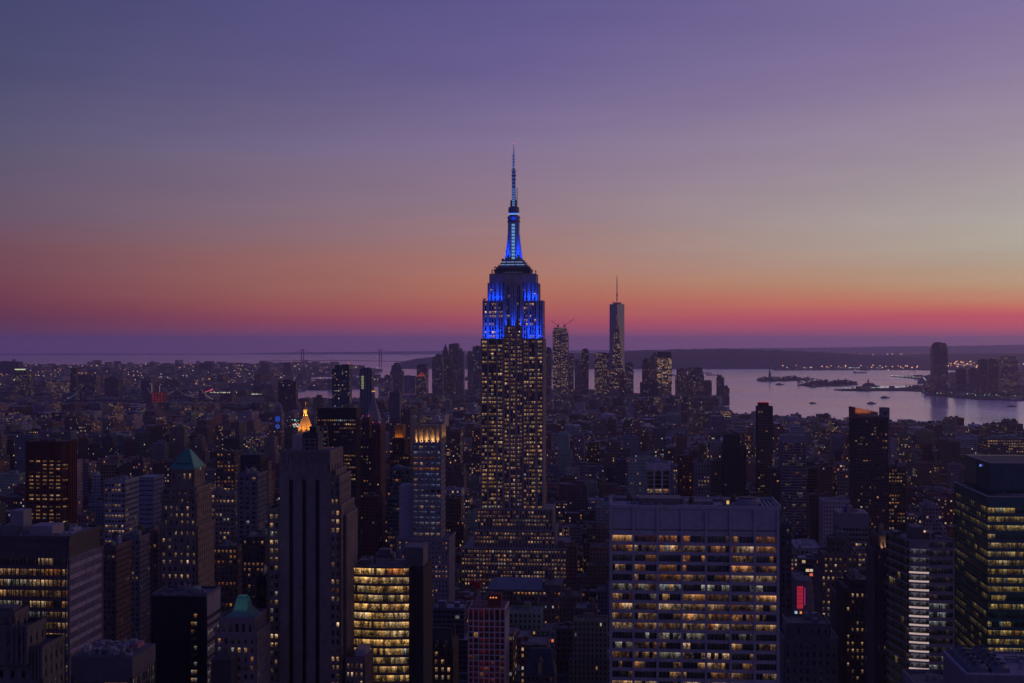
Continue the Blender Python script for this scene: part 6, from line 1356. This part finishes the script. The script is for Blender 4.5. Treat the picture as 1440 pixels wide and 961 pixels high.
def rising_tower():
    B = Bld('unfinished_tower', 'unfinished concrete tower with white work lights in vertical lines', 'skyscraper', 777.5, 798.5, 466, 5750, 45); z = B.hz; W_ = B.W; H = B.H
    w = MB(); w.poly([(0,0),(W_,0),(W_,45),(0,45)], 0, H, a=(.13,.12,.14), b=(.50,.42,.42,1.5), bay=3.6, fl=4.2, mt=0); w.build('wall', FAC, B.root)
    m_ = MB()
    for k in range(7): m_.box(W_*k/6-.7, W_*k/6+.7, -1.2, 0, 0, H+(4 if k % 2 else 8))
    m_.build('pier', stone((.14,.13,.16)), B.root)
    w = MB(); w.poly([(3,3),(W_-6,3),(W_-6,40),(3,40)], H, z(461), a=(.25,.2,.2), b=(.5,.4,.4,1.2), bay=4, fl=5); w.build('top_frame', FAC, B.root)
    m_ = MB(); m_.box(W_+.5, W_+3, 5, 8, z(545), z(472)); m_.build('hoist', stone((.3,.25,.28)), B.root)
    for i, (px, tx, ty, bx) in enumerate(((784.5,775.5,451.5,786.5),(793.5,808.5,447.5,792))):
        cr = empty('luffing_crane', ('luffing crane with jib raised to the left on the unfinished tower', 'luffing crane with jib raised to the right on the unfinished tower')[i], 'crane', (B.X0, B.D, B.g), -G); cm = stone((.08,.06,.08))
        m_ = MB(); x = B.lx(px); m_.tube((x,20,H), (x,20,z(458)), 1.0, 5); m_.build('mast', cm, cr); m_ = MB(); m_.tube((x,20,z(458)), (B.lx(tx),20,z(ty)), .8, 5); m_.build('jib', cm, cr)
        m_ = MB(); m_.box(x-4, x+4, 17, 23, z(460), z(457.5)); m_.tube((x,20,z(458)), (B.lx(bx),20,z(454)), .7, 5); m_.build('cab', cm, cr)
rising_tower()
def red_site():
    B = Bld('red_lit_site', 'building site glowing red with two pale hoists, across the river at the left', 'building', 213, 230, 552, 4800, 40)
    B.w.box(0, B.W, 0, 40, 0, B.H)
    for k in range(5): B.w.box(B.W*k/4-.8, B.W*k/4+.8, -.8, 0, 0, B.H+3)
    B.wall(stone((.20,.05,.05)))
    r = B.rng
    for j in range(7):
        for k in range(4): m_ = MB(); m_.box(B.W*k/4+1.5, B.W*(k+1)/4-1.5, -.4, -.05, B.hz(571-j*2.8), B.hz(569.6-j*2.8), bottom=True); m_.build('lit_floor', emis((r.uniform(.12,.4),.03,.02), .5), B.root)
    for px, y in ((213.5,541),(224.5,543)): m_ = MB(); x = B.lx(px); m_.tube((x,0,B.H), (x,0,B.hz(y)), .9, 5); m_.lamp(x, -1, B.hz(y), 1.5); m_.build('hoist_mast', emis((.6,.4,.35), .35), B.root)
red_site()

# ------------------------------------------------------------------ bridges, statue, boats, island trees
def bridge(name, label, p0, p1, towers, ytop, ydeck, D0, D1, lamps, colr, hang=True, side=.45):
    at = lambda px: (lambda t_: ((px-720)/F_PX*(D0+(D1-D0)*t_), D0+(D1-D0)*t_))((px-p0)/(p1-p0))
    x0, y0 = at((p0+p1)/2); g = gz(x0, y0); root = empty(name, label, 'bridge', (x0, y0, g)); st = stone(colr, rough=.7)
    hz = lambda py, D: EYE-(py-HZ)/F_PX*D-g
    L = lambda px, z: (at(px)[0]-x0, at(px)[1]-y0, z)
    zd = hz(ydeck, y0); zt = hz(ytop, y0)
    m_ = MB(); n = 24
    for i in range(n):
        a, b_ = p0+(p1-p0)*i/n, p0+(p1-p0)*(i+1)/n; ar = lambda px: zd-(abs((px-(towers[0]+towers[1])/2)/(p1-p0))**2)*zd*1.2
        A, Bv = Vector(L(a, ar(a))), Vector(L(b_, ar(b_))); d = (Bv-A).normalized(); q = Vector((-d.y, d.x, 0)).normalized()*12
        for s_ in (0,): m_.face([tuple(A-q), tuple(Bv-q), tuple(Bv+q), tuple(A+q)]); m_.face([tuple(A-q-Vector((0,0,6))), tuple(Bv-q-Vector((0,0,6))), tuple(Bv-q), tuple(A-q)]); m_.face([tuple(A+q-Vector((0,0,6))), tuple(Bv+q-Vector((0,0,6))), tuple(Bv+q), tuple(A+q)])
    m_.build('deck', st, root)
    for tpx in towers:
        m_ = MB(); X, Y, _ = L(tpx, 0); w_ = 13 if zt > 130 else 9
        for s_ in (-1, 1): m_.box(X+s_*w_-(5 if w_ > 9 else 3), X+s_*w_+(5 if w_ > 9 else 3), Y-4, Y+4, -20, zt)
        for zz_ in (zt-6, zt*.62, zd-5): m_.box(X-w_, X+w_, Y-3, Y+3, zz_, zz_+6, bottom=True)
        m_.build('tower', st, root)
    segs = [(p0, towers[0], ydeck, ytop), (towers[0], towers[1], ytop, ytop), (towers[1], p1, ytop, ydeck)]
    for (a, b_, ya, yb) in segs:
        za, zb_ = hz(ya, y0), hz(yb, y0); pts = []
        for i in range(17):
            t_ = i/16; px = a+(b_-a)*t_
            if ya == yb: z_ = zd+6+(zt-zd-6)*(2*t_-1)**2
            else: f = t_ if za < zb_ else 1-t_; z_ = zd*.9+(zt-zd*.9)*f**1.6
            pts.append(Vector(L(px, z_)))
        for s_ in (-9, 9):
            m_ = MB()
            for p_, q_ in zip(pts, pts[1:]): m_.tube(p_+Vector((0,s_,0)), q_+Vector((0,s_,0)), .9, 4)
            m_.build('cable', st, root)
        if hang:
            m_ = MB()
            for p_ in pts[1:-1]: m_.tube(p_+Vector((0,-9,0)), (p_.x, p_.y-9, zd), .3, 3)
            m_.build('hanger', st, root)
        if lamps:
            for i, p_ in enumerate(pts): m_ = MB(); m_.lamp(0, 0, 0, lamps[1]); m_.build('cable_lamp', emis(lamps[0], lamps[2]), root, p_+Vector((0,-9.5,2)))
    return root
bridge('suspension_bridge', 'long two-towered suspension bridge silhouetted far across the bay', 372, 640, (425.5, 535), 491.5, 507.3, 17000, 16200, None, (.03,.03,.05))
bridge('strung_light_bridge', 'suspension bridge with strings of bluish lights on its cables, far left', 96, 226, (117, 209), 545.5, 562, 5300, 5000, ((.5,.55,.8), 1.0, .4), (.07,.06,.09))
bridge('small_lit_bridge', 'smaller suspension bridge with warm cable lights, right of the red lit site', 226, 300, (250, 284), 548, 559, 5900, 5600, ((.9,.75,.5), 1.0, .4), (.07,.06,.09))
def statue():
    X, D = (1082.5-720)/F_PX*9350, 9350; g = gz(X, D)+1.5; r = empty('harbour_statue', 'robed statue holding up a torch on a tall pedestal, on a bay island', 'statue', (X, D, g)); st = stone((.20,.24,.22)); pd = stone((.22,.2,.2))
    m_ = MB(); m_.cyl(0, 0, 0, 9, 26, 22, 11); m_.poly([(-13,-13),(13,-13),(13,13),(-13,13)], 9, 20, [(-10,-10),(10,-10),(10,10),(-10,10)]); m_.poly([(-9,-9),(9,-9),(9,9),(-9,9)], 20, 47, [(-6.5,-6.5),(6.5,-6.5),(6.5,6.5),(-6.5,6.5)]); m_.build('pedestal', pd, r)
    m_ = MB()
    for (z0, z1, a, b_) in ((47,58,5.6,4.6),(58,68,4.6,3.9),(68,75,3.9,4.3),(75,78,4.3,2.2),(78,80,1.3,1.3),(80,82.5,1.4,2.2),(82.5,85,2.2,1.6)): m_.cyl(0, 0, z0, z1, a, b_, 10)
    m_.tube((3,0,76), (5.2,-1,84), 1.3, 7); m_.tube((5.2,-1,84), (5.8,-1,91), 1.0, 7); m_.tube((-3.5,-1,74), (-4.2,-3.5,68), 1.4, 7); m_.box(-6,-3.5,-4.5,-3.4,65,72,bottom=True)
    for k in range(7): a = math.pi*(k/6); m_.tube((1.2*math.cos(a),0,84.5), (3.2*math.cos(a),0,85+2.6*math.sin(a)), .2, 4)
    m_.build('figure', st, r); m_ = MB(); m_.cyl(5.8, -1, 91, 92, 1.6, n=8); m_.lamp(5.8, -1, 93, 1.0); m_.build('torch', emis((1,.7,.3), .6), r)
statue()
def station():
    X, D = (1222-720)/F_PX*7700, 7700; r = empty('ferry_terminal', 'old ferry terminal with a pointed clock cupola at the tip of the pier', 'building', (X, D, gz(X, D)+1)); st = stone((.10,.09,.11))
    m_ = MB(); m_.poly([(-34,-20),(34,-20),(34,20),(-34,20)], 0, 12); m_.build('wall', st, r); m_ = MB(); m_.poly([(-36,-22),(36,-22),(36,22),(-36,22)], 12, 26, [(-22,-2),(22,-2),(22,2),(-22,2)]); m_.build('roof', st, r)
    m_ = MB(); m_.poly([(-9,-5),(-1,-5),(-1,3),(-9,3)], 20, 36); m_.poly([(-9,-5),(-1,-5),(-1,3),(-9,3)], 36, 52, [(-5.2,-1.2),(-4.8,-1.2),(-4.8,-.8),(-5.2,-.8)]); m_.build('cupola', st, r)
    for i in range(8): m_ = MB(); m_.lamp(-34+i*9.5, -24, 4, 1.5); m_.build('quay_lamp', emis((1,.4,.2), .8), r)
station()
def trees_on(poly, n, seed, hmin, hmax, label, group):
    rr = random.Random(seed); tm = stone((.04,.055,.03), var=.4); bm_ = stone((.05,.04,.035)); xs = [p[0] for p in poly]; ys = [p[1] for p in poly]; k = 0
    while k < n:
        x, y = rr.uniform(min(xs), max(xs)), rr.uniform(min(ys), max(ys))
        if not in_poly(poly, x, y): continue
        k += 1; h = rr.uniform(hmin, hmax); r = empty('tree', label, 'tree', (x, y, gz(x, y)+1.5), rr.random()*6, group)
        m_ = MB(); m_.cyl(0, 0, 0, h*.5, .7, .4, 5); m_.build('trunk', bm_, r); m_ = MB()
        for q in range(16):
            a, rr_, zz_ = rr.random()*6.28, h*.42*rr.random()**.5, h*rr.uniform(.35,.95); s_ = h*rr.uniform(.10,.2); m_.cyl(rr_*math.cos(a)*1.3, rr_*math.sin(a)*1.3, zz_-s_, zz_+s_*.1, s_*.5, s_, 5); m_.cyl(rr_*math.cos(a)*1.3, rr_*math.sin(a)*1.3, zz_+s_*.1, zz_+s_, s_, s_*.2, 5)
        m_.build('crown', tm, r)
trees_on(LIB, 60, 1, 12, 20, 'dark leafy tree on the island with the statue', 'trees on the statue island')
trees_on(ELL, 60, 2, 12, 20, 'dark leafy tree on the long island without a statue', 'trees on the long island')
def hall_on(px, D, w_, d_, h, label, nm='island_hall'):
    X = (px-720)/F_PX*D; r = empty(nm, label, 'building', (X, D, gz(X, D)+1.5)); st = stone((.09,.08,.09)); m_ = MB(); m_.poly([(-w_/2,-d_/2),(w_/2,-d_/2),(w_/2,d_/2),(-w_/2,d_/2)], 0, h); m_.build('wall', st, r)
    m_ = MB(); m_.poly([(-w_/2-1,-d_/2-1),(w_/2+1,-d_/2-1),(w_/2+1,d_/2+1),(-w_/2-1,d_/2+1)], h, h*1.5, [(-w_/2+5,-1),(w_/2-5,-1),(w_/2-5,1),(-w_/2+5,1)]); m_.build('roof', st, r)
    for s_ in (-.35,.35): m_ = MB(); m_.cyl(s_*w_, -d_/2+3, h, h*2.1, 3, 2.4, 8); m_.cyl(s_*w_, -d_/2+3, h*2.1, h*2.6, 3, .2, 8); m_.build('turret', st, r)
hall_on(1183, 8500, 60, 30, 14, 'old turreted hall at the right end of the long island')
hall_on(1148, 8500, 70, 26, 11, 'lower turreted hall at the left end of the long island')
def boat(px, py, Ln, label, kind='ferry', ang=0.2, name='boat'):
    X, Y = ground_pt(px, py); r = empty(name, label, kind, (X, Y, gz(X, Y)-2.0), ang); hu = stone((.12,.10,.11)); ca = stone((.5,.45,.42)); h = Ln/2
    m_ = MB(); hull = lambda s_, k: [(-h,-Ln*.12*s_),(h*.55,-Ln*.12*s_),(h*k,0),(h*.55,Ln*.12*s_),(-h,Ln*.12*s_)]
    m_.poly(hull(.75,.9), -1, 2+Ln*.04, hull(1,1.04)); m_.build('hull', hu, r)
    m_ = MB(); z = 2+Ln*.04
    if kind == 'barge': m_.box(-h*.9, h*.55, -Ln*.09, Ln*.09, z, z+1.2); m_.box(-h*.9, -h*.7, -Ln*.06, Ln*.06, z, z+Ln*.06)
    else: m_.box(-h*.8, h*.4, -Ln*.09, Ln*.09, z, z+Ln*.07); m_.box(-h*.5, h*.2, -Ln*.07, Ln*.07, z+Ln*.07, z+Ln*.13)
    m_.build('cabin', ca, r); m_ = MB(); m_.tube((-h*.1,0,z), (-h*.1,0,z+Ln*.28), .25, 5); m_.build('mast', hu, r)
    m_ = MB(); m_.lamp(-h*.1, 0, z+Ln*.28, .8); m_.lamp(h*.3, 0, z+Ln*.1, .6); m_.build('deck_lamp', emis((1,.8,.5), .9), r)
boat(1097, 541, 55, 'ferry off the left tip of the statue island', 'ferry', .1); boat(1145, 544.6, 38, 'small ferry below the long island', 'ferry', -.1)
boat(1245, 559.3, 44, 'ferry in mid-channel below the terminal pier', 'ferry', .1); boat(1226, 567.5, 40, 'ferry above the slanted-roof tower', 'ferry', .15)
boat(1143, 567, 26, 'small tug right of the tower with red roof lamps', 'tug', -.5); boat(1423, 571.5, 38, 'ferry with a wake near the far shore at the right', 'ferry', .1)
boat(1210, 524.5, 120, 'long barge far out in the bay above the pier', 'barge', .05); boat(993, 525, 110, 'cargo barge above the riverside blocks, left one', 'barge', .1, 'barge'); boat(1001, 527.6, 90, 'cargo barge above the riverside blocks, right one', 'barge', 0, 'barge'); boat(946, 528, 60, 'small vessel just right of the gold lit office', 'ferry', .2)

# ================================================================== the city between the landmarks
R = random.Random(77)
def hits_hero(u0, u1, v0, v1): return any(u0 < h[1] and u1 > h[0] and v0 < h[3] and v1 > h[2] for h in HERO)
CAPX = [-60, 0, 100, 145, 200, 300, 380, 500, 560, 640, 660, 790, 860, 1100, 1110, 1180, 1260, 1345, 1440, 1500]
def cap_row(px, D):
    """highest picture row a filler roof may reach at this distance, as the photo's roofscape does"""
    if D < 1230:
        if 600 < px < 860: return 832
        if px < 400: return 790
        if px < 600: return 800
        return 775
    if D < 1600: return 740 if 640 < px < 860 else 690
    if D < 2200: return 672 if 640 < px < 860 else 645
    if D < 3000: return 600
    if D < 4300: return 578
    if 590 < px < 1020: return 556
    return 566 if px < 420 else 560
cells = []
v = 820
while v < 7300:
    street = 80 if v < 3200 else 95
    ub = -2600
    while ub < 2700:
        av = R.choice((150, 230, 230, 250)); rows = ((0, 29), (31, 60)) if v < 2600 else ((0, 62 if street < 90 else 74),)
        for (r0, r1) in rows:
            u = ub
            while u < ub+av-12:
                wd = R.uniform(13, 38) if v < 2000 else R.uniform(14, 40) if v < 3600 else R.uniform(16, 46)
                if R.random() < .08: wd *= 1.7
                wd = min(wd, ub+av-u); cells.append((u, u+wd-.6, v+r0+R.choice((0,0,0,1,2)), v+r1-R.choice((0,0,3,8)))); u += wd
        ub += av+28
    v += street
items = []
for (u0, u1, v0, v1) in cells:
    x, y = xyof((u0+u1)/2, v0)
    if y < 800: continue
    px = 720+x/y*F_PX
    if px < -70 or px > 1510: continue
    if not in_poly(MANH, x, y): continue
    if hits_hero(u0, u1, v0, v1): continue
    D = y
    q = R.random()
    if D < 1300: h = R.uniform(28, 75)
    elif D < 1900: h = R.uniform(22, 62) if q < .76 else R.uniform(62, 128)
    elif D < 2700: h = R.uniform(16, 48) if q < .76 else R.uniform(50, 112)
    elif D < 5000: h = R.uniform(13, 32) if q < .76 else R.uniform(34, 74)
    else: h = R.uniform(14, 40) if q < .8 else R.uniform(45, 85)
    if D > 5000 and 590 < px < 1000: h = R.uniform(25, 90) if q < .7 else R.uniform(90, 140)
    if D > 3600 and px > 1020: h = min(h, R.uniform(10, 30) if R.random() < .8 else R.uniform(30, 52))
    if 3800 < D < 5600 and px < 420 and q > .72: h = R.uniform(45, 68)
    cap = EYE-(cap_row(px, D)-HZ)/F_PX*D
    if h > cap: h = cap*R.uniform(.72, 1.0)
    if h < 7: continue
    items.append((D, px, u0, u1, v0, v1, h))
items.sort()
BRICK = [((.13,.07,.055),'dark red brick'),((.16,.10,.08),'brown brick'),((.20,.15,.12),'tan brick'),((.10,.075,.07),'dark brown'),((.19,.18,.19),'grey stone'),((.30,.28,.29),'pale stone'),((.08,.08,.10),'dark glass'),((.36,.33,.34),'whitewashed'),((.13,.14,.18),'blue-grey')]
def dims(it): D, px, u0, u1, v0, v1, h = it; return u0, u1, v0, v1, h
def put(m, x0, x1, y0, y1, z0, h, colr, par, off, roofc, bay, fl): m.poly([(x0,y0),(x1,y0),(x1,y1),(x0,y1)], z0, h, a=colr, b=par, bay=bay, fl=fl, mt=1, at=roofc, off=off)
def build_one(it, target, X0=0, Y0=0, Z0=0, rng=R, bits=True):
    """target: an Empty (own thing with parts) or a shared mesh builder (the countless far ones)"""
    D, px, u0, u1, v0, v1, h = it; own = not isinstance(target, MB)
    k = rng.choices(range(9), (16,18,14,16,12,8,6,4,6))[0]; colr, cname = BRICK[k]; colr = tuple(c*rng.uniform(.75,1.2) for c in colr)
    q = rng.random(); p = .015 if q < .45 else .06 if q < .72 else .2 if q < .91 else .5
    if D > 2600: p *= .85
    par = (p, rng.uniform(.35,.6), rng.uniform(.42,.6), rng.uniform(.6,1.05)); fl = rng.uniform(3.3,4.1); bay = rng.uniform(2.4,3.6)
    if k == 6: par = (p*1.2, .86, .62, par[3])
    q = rng.random(); roofc = (.05,.05,.055) if q < .55 else (.12,.12,.135) if q < .85 else (.30,.30,.34)
    W_, L_ = u1-u0, v1-v0; off = (rng.randrange(900), rng.randrange(900)); feats = []
    m = MB() if own else target; g = (0, 0) if own else (X0, Y0)
    def P(x, y): return (x, y) if own else tuple(c for c in xyof(u0+x, v0+y))
    def R4(x0, x1, y0, y1): return [P(x0,y0), P(x1,y0), P(x1,y1), P(x0,y1)]
    zg = 0 if own else Z0
    def block(mm, x0, x1, y0, y1, z0, z1, c, pr, top=True): mm.poly(R4(x0,x1,y0,y1), zg+z0, zg+z1, a=c, b=pr, bay=bay if pr[0] >= 0 else 0, fl=fl, mt=1, at=roofc, off=off, top=top)
    tiers = 1
    if h > 48 and W_ > 18 and rng.random() < .6:
        tiers = 2; h1 = h*rng.uniform(.6,.85); a, b_ = W_*rng.uniform(.08,.2), W_*rng.uniform(.8,.92)
        block(m, 0, W_, 0, L_, 0, h1, colr, par); block(m, a, b_, 2.5, L_-2, h1, h, colr, par); x0, x1, y0, y1 = a, b_, 2.5, L_-2
    else: block(m, 0, W_, 0, L_, 0, h, colr, par); x0, x1, y0, y1 = 0, W_, 0, L_
    parts = [('wall', m)]
    # parapet
    if bits and D < 2600:
        w = MB() if own else target
        for (a, b_, c, d) in ((x0,x1,y0,y0+.4),(x1-.4,x1,y0+.4,y1-.4),(x0,x0+.4,y0+.4,y1-.4),(x0,x1,y1-.4,y1)): w.poly(R4(a,b_,c,d), zg+h-.02, zg+h+1.1, a=tuple(c_*1.15 for c_ in colr), b=(0,0,0,0), mt=0)
        if own: parts.append(('parapet', w))
    nb = rng.choice((1,1,2,3)) if D < 3500 else 1
    for i in range(nb if bits else 0):
        bw, bl, bh = (x1-x0)*rng.uniform(.15,.35), (y1-y0)*rng.uniform(.15,.35), rng.uniform(2.5,5.5); bx, by = x0+1+rng.random()*((x1-x0)-bw-2), y0+2+rng.random()*max(0,(y1-y0)-bl-4)
        w = MB() if own else target; w.poly(R4(bx,bx+bw,by,by+bl), zg+h+.02, zg+h+bh, a=tuple(c_*rng.uniform(.7,1.3) for c_ in colr), b=(0,0,0,0), mt=1, at=roofc)
        if own: parts.append(('bulkhead', w))
    tank = bits and D < 2600 and h < 85 and rng.random() < .35
    if own:
        for nm, mm in parts: mm.build(nm, [FAC, ROOF], target)
        if bits and D < 2000:
            for i in range(rng.randrange(1, 5)):
                w = MB(); s_ = rng.uniform(1.2,2.8); ax, ay = x0+1+rng.random()*(x1-x0-5), y0+1+rng.random()*(y1-y0-5); w.box(ax, ax+s_, ay, ay+s_*.7, h+.02, h+1.2, a=(.25,.25,.27)); w.build('cooling_unit', ROOF, target)
        if tank: watertank(target, x0+(x1-x0)*rng.uniform(.2,.8), y0+(y1-y0)*rng.uniform(.25,.75), h+.02, rng.uniform(.85,1.1))
    lit = 'nearly dark' if p < .03 else 'a few lit windows' if p < .1 else 'many lit windows' if p < .3 else 'almost every window lit'
    return cname, tank, lit, tiers
def zone(px, D):
    a = ('at the far left edge' if px < 110 else 'left of the green pyramid tower' if px < 225 else 'between the green pyramid and striped stone towers' if px < 393 else 'behind the striped stone tower' if px < 500
         else 'left of the gold crowned tower' if px < 580 else 'beside the spired skyscraper at its left' if px < 676 else 'at the foot of the spired skyscraper' if px < 765 else 'right of the spired skyscraper' if px < 857
         else 'behind the pale slab tower' if px < 1097 else 'left of the slanted-roof tower' if px < 1195 else 'right of the slanted-roof tower' if px < 1345 else 'behind the green glass tower')
    b = 'nearest rows' if D < 1250 else 'near rows' if D < 1700 else 'middle rows' if D < 2400 else 'far rows'
    return a, b
KN = {'apartment_building': 'apartment building', 'loft_building': 'loft building', 'office_block': 'office block'}
count = {k: 0 for k in KN}; mass = MB(); seen_cols = {}
for it in items:
    D, px, u0, u1, v0, v1, h = it
    kind = 'office_block' if (u1-u0 > 30 or h > 70) else ('apartment_building' if h > 34 else 'loft_building')
    if count[kind] < 290 and -40 < px < 1480 and D < 4300:
        count[kind] += 1; x, y = xyof(u0, v0); g = gz(x, y)
        e = empty(kind, '', KN[kind], (x, y, g), -G)
        cname, tank, lit, tiers = build_one(it, e, rng=R)
        a, b = zone(px, D); hw = 'tall' if h > 70 else 'mid-rise' if h > 34 else 'low'
        kn = KN[kind]; lab = f"{hw} {cname} {kn.split()[0]}{' with a rooftop tank' if tank else ''}, {lit}, {b} {a}"
        wds = lab.split()
        if len(wds) > 16: lab = f"{hw} {cname} {kn.split()[0]}{', water tank' if tank else ''}, {lit}, {b} {a}"
        if len(lab.split()) > 16: lab = f"{cname} {kn.split()[0]}{', tank' if tank else ''}, {lit}, {b} {a}"
        if len(lab.split()) > 16: lab = f"{cname} {kn.split()[0]}, {lit}, {b} {a}"
        if len(lab.split()) > 16: lab = f"{cname} {kn.split()[0]}, {lit.split()[0]} {lit.split()[-1]}, {a}"
        if len(lab.split()) > 16: lab = f"{cname} {kn.split()[0]}, {a}"
        e['label'] = lab; e['group'] = lab
    else:
        x, y = xyof((u0+u1)/2, (v0+v1)/2); build_one(it, mass, Z0=gz(x, y), rng=R)
o = mass.build('distant_city_blocks', [FAC, ROOF]); tag(o, 'countless low brick and stone blocks receding towards the harbour', kind='stuff')

# far shores: low houses and sheds
far = MB()
def scatter(poly, n, hr, wr, tall=.05, p=.05):
    xs = [q[0] for q in poly]; ys = [q[1] for q in poly]; k = 0; t = 0
    while k < n and t < n*30:
        t += 1; y = min(ys)*(max(ys)/min(ys))**R.random(); x = R.uniform(min(xs), max(xs))
        px = 720+x/y*F_PX
        if not in_poly(poly, x, y) or px < -60 or px > 1500: continue
        k += 1; w_ = R.uniform(*wr); l_ = R.uniform(*wr); h = R.uniform(*hr)*(R.uniform(2,4) if R.random() < tall else 1); c = R.choice(BRICK)[0]; g = gz(x, y)+1
        a = R.random()*1.5; cs, sn = math.cos(a), math.sin(a); rp = [(x+cs*dx*w_/2-sn*dy*l_/2, y+sn*dx*w_/2+cs*dy*l_/2) for dx, dy in ((-1,-1),(1,-1),(1,1),(-1,1))]
        far.poly(rp, g, g+h, a=c, b=(p, .5, .5, .8), bay=5, fl=5, mt=1, at=(.06,.06,.07), off=(R.randrange(900), R.randrange(900)))
scatter(BROOK, 3200, (8, 18), (25, 90), .06, .06); scatter(JERSEY, 500, (7, 16), (25, 80), .04, .08); scatter(GOV, 40, (7,12), (20,50))
o = far.build('far_shore_houses', [FAC, ROOF]); tag(o, 'countless low houses and sheds on the far shores', kind='stuff')

# street lamps on the far shores and avenues
lm = {}
def lampset(name, label, pts, cols, rr_, s):
    ms = {}
    for (x, y, z) in pts:
        c = R.choice(cols); m = ms.setdefault(c, MB()); r_ = rr_*y/10000*R.uniform(.45,1.25); m.lamp(x, y, z+r_, r_)
    for c, m in ms.items(): o = m.build(name, emis(c, s)); tag(o, label, kind='stuff')
def along(p, q, n, jit=0, z=8):
    out = []
    for i in range(n):
        t = (i+R.uniform(-.3,.3))/max(1, n-1); px, py = p[0]+(q[0]-p[0])*t, p[1]+(q[1]-p[1])*t+R.uniform(-jit, jit); x, y = ground_pt(px, py); out.append((x, y, gz(x, y)+z))
    return out
ORG, WHT, RED_, GRN = (1,.42,.14), (.95,.8,.62), (1,.12,.08), (.5,.9,.75)
pts = []
for i in range(650):
    px = R.uniform(-40, 560); py = 514+34*R.random()**1.3
    x, y = ground_pt(px, py)
    if in_poly(BROOK, x, y): pts.append((x, y, gz(x, y)+R.uniform(8, 22)))
lampset('far_street_lights', 'countless street lamps twinkling on the shore across the river', pts, [ORG, ORG, WHT, (.8,.6,.5)], 3.0, .9)
pts = []
for i in range(900):
    px = R.uniform(1090, 1500); py = 497+22*R.random(); 
    if R.random() > .35: px = R.gauss(1230, 70); py = R.gauss(511, 4.2)
    if px < 1090: continue
    x, y = ground_pt(px, max(497, py)); pts.append((x, y, gz(x, y)+R.uniform(15, 60 if py < 507 else 30)))
lampset('far_port_lights', 'countless orange harbour lamps on the far shore of the bay', pts, [ORG, ORG, (1,.6,.3), (.9,.35,.2)], 4.0, 1.6)
pts = along((1100,518.4),(1240,518.8),40,.4)+along((1252,530.2),(1298,533),22)+along((1298,533),(1305,540),14)+along((1303,543),(1262,546.6),18)+along((1262,546.6),(1190,548.5),34,.3)+along((1262,545.6),(1205,546.4),18)
lampset('shore_promenade_lights', 'lamps along the curved quay and the pier across the bay', pts, [(.6,.8,.75), WHT, (.8,.8,.7)], 3.0, 1.1)
pts = along((1300,554),(1440,561),26,1.5)+along((1306,548),(1440,550),16,4); lampset('bay_front_lights', 'warm lamps at the foot of the towers across the bay', pts, [ORG, WHT, GRN], 3.0, .8)
pts = []
for i in range(70): px = R.uniform(880, 1080); x, y = ground_pt(px, R.uniform(505, 514)); pts.append((x, y*.97, gz(x, y)+R.uniform(5, 50)))
lampset('hill_foot_lights', 'lamps at the foot of the wooded hills over the bay', pts, [ORG, WHT, RED_], 2.8, 1.1)
pts = along((296,556.8),(395,556.2),46,.5,14)+along((345,559.5),(395,558.6),30,.2,14)+along((300,534),(330,536),16,1)+along((232,537),(246,538),10); lampset('river_road_lights', 'dense white lamps along the river road across the water', pts, [WHT, (.9,.85,.6)], 3.8, .8)
# a road with red tail lights
pts = [ground_pt(284+i*1.0, 559.6-i*.33) for i in range(20)]; lampset('tail_lights', 'streak of red tail lights on a ramp near the river', [(x, y, 18) for x, y in pts], [(1,.1,.2)], 4.2, .8)
# avenue street lamps in the near city, one by one
lampm = MB(); lampm.cyl(0, 0, 0, 8.5, .12, .09, 6); lampm.tube((0,0,8.4), (1.6,0,8.8), .06, 4); pole_me = None
hd = MB(); hd.box(1.1, 2.1, -.25, .25, 8.65, 8.85, bottom=True); hd.box(1.2, 2.0, -.2, .2, 8.5, 8.65, bottom=True)
base = empty('street_lamp', 'street lamp on a pole glowing warm between the blocks', 'street lamp', (0,0,0), 0, 'street lamps along the avenues')
p_ = lampm.build('pole', stone((.08,.08,.08)), base); h_ = hd.build('lamp_head', emis((1,.5,.2), 1.6), base); first = True
spots = []
for it in items:
    D, px, u0, u1, v0, v1, h = it
    if 900 < D < 3200 and R.random() < .16: spots.append((u0-.5+R.uniform(-3,3), v0-7))
spots = [s for s in spots if not hits_hero(s[0]-1, s[0]+1, s[1]-1, s[1]+1)][:280]
for (u, v) in spots:
    x, y = xyof(u, v)
    if first: base.location = (x, y, gz(x, y)); first = False; continue
    e = base.copy(); C.objects.link(e); e.location = (x, y, gz(x, y)); e.rotation_euler = (0, 0, R.random()*6)
    for ch in (p_, h_): c = ch.copy(); C.objects.link(c); c.parent = e
print('items', len(items), count, 'objects', len(bpy.data.objects))
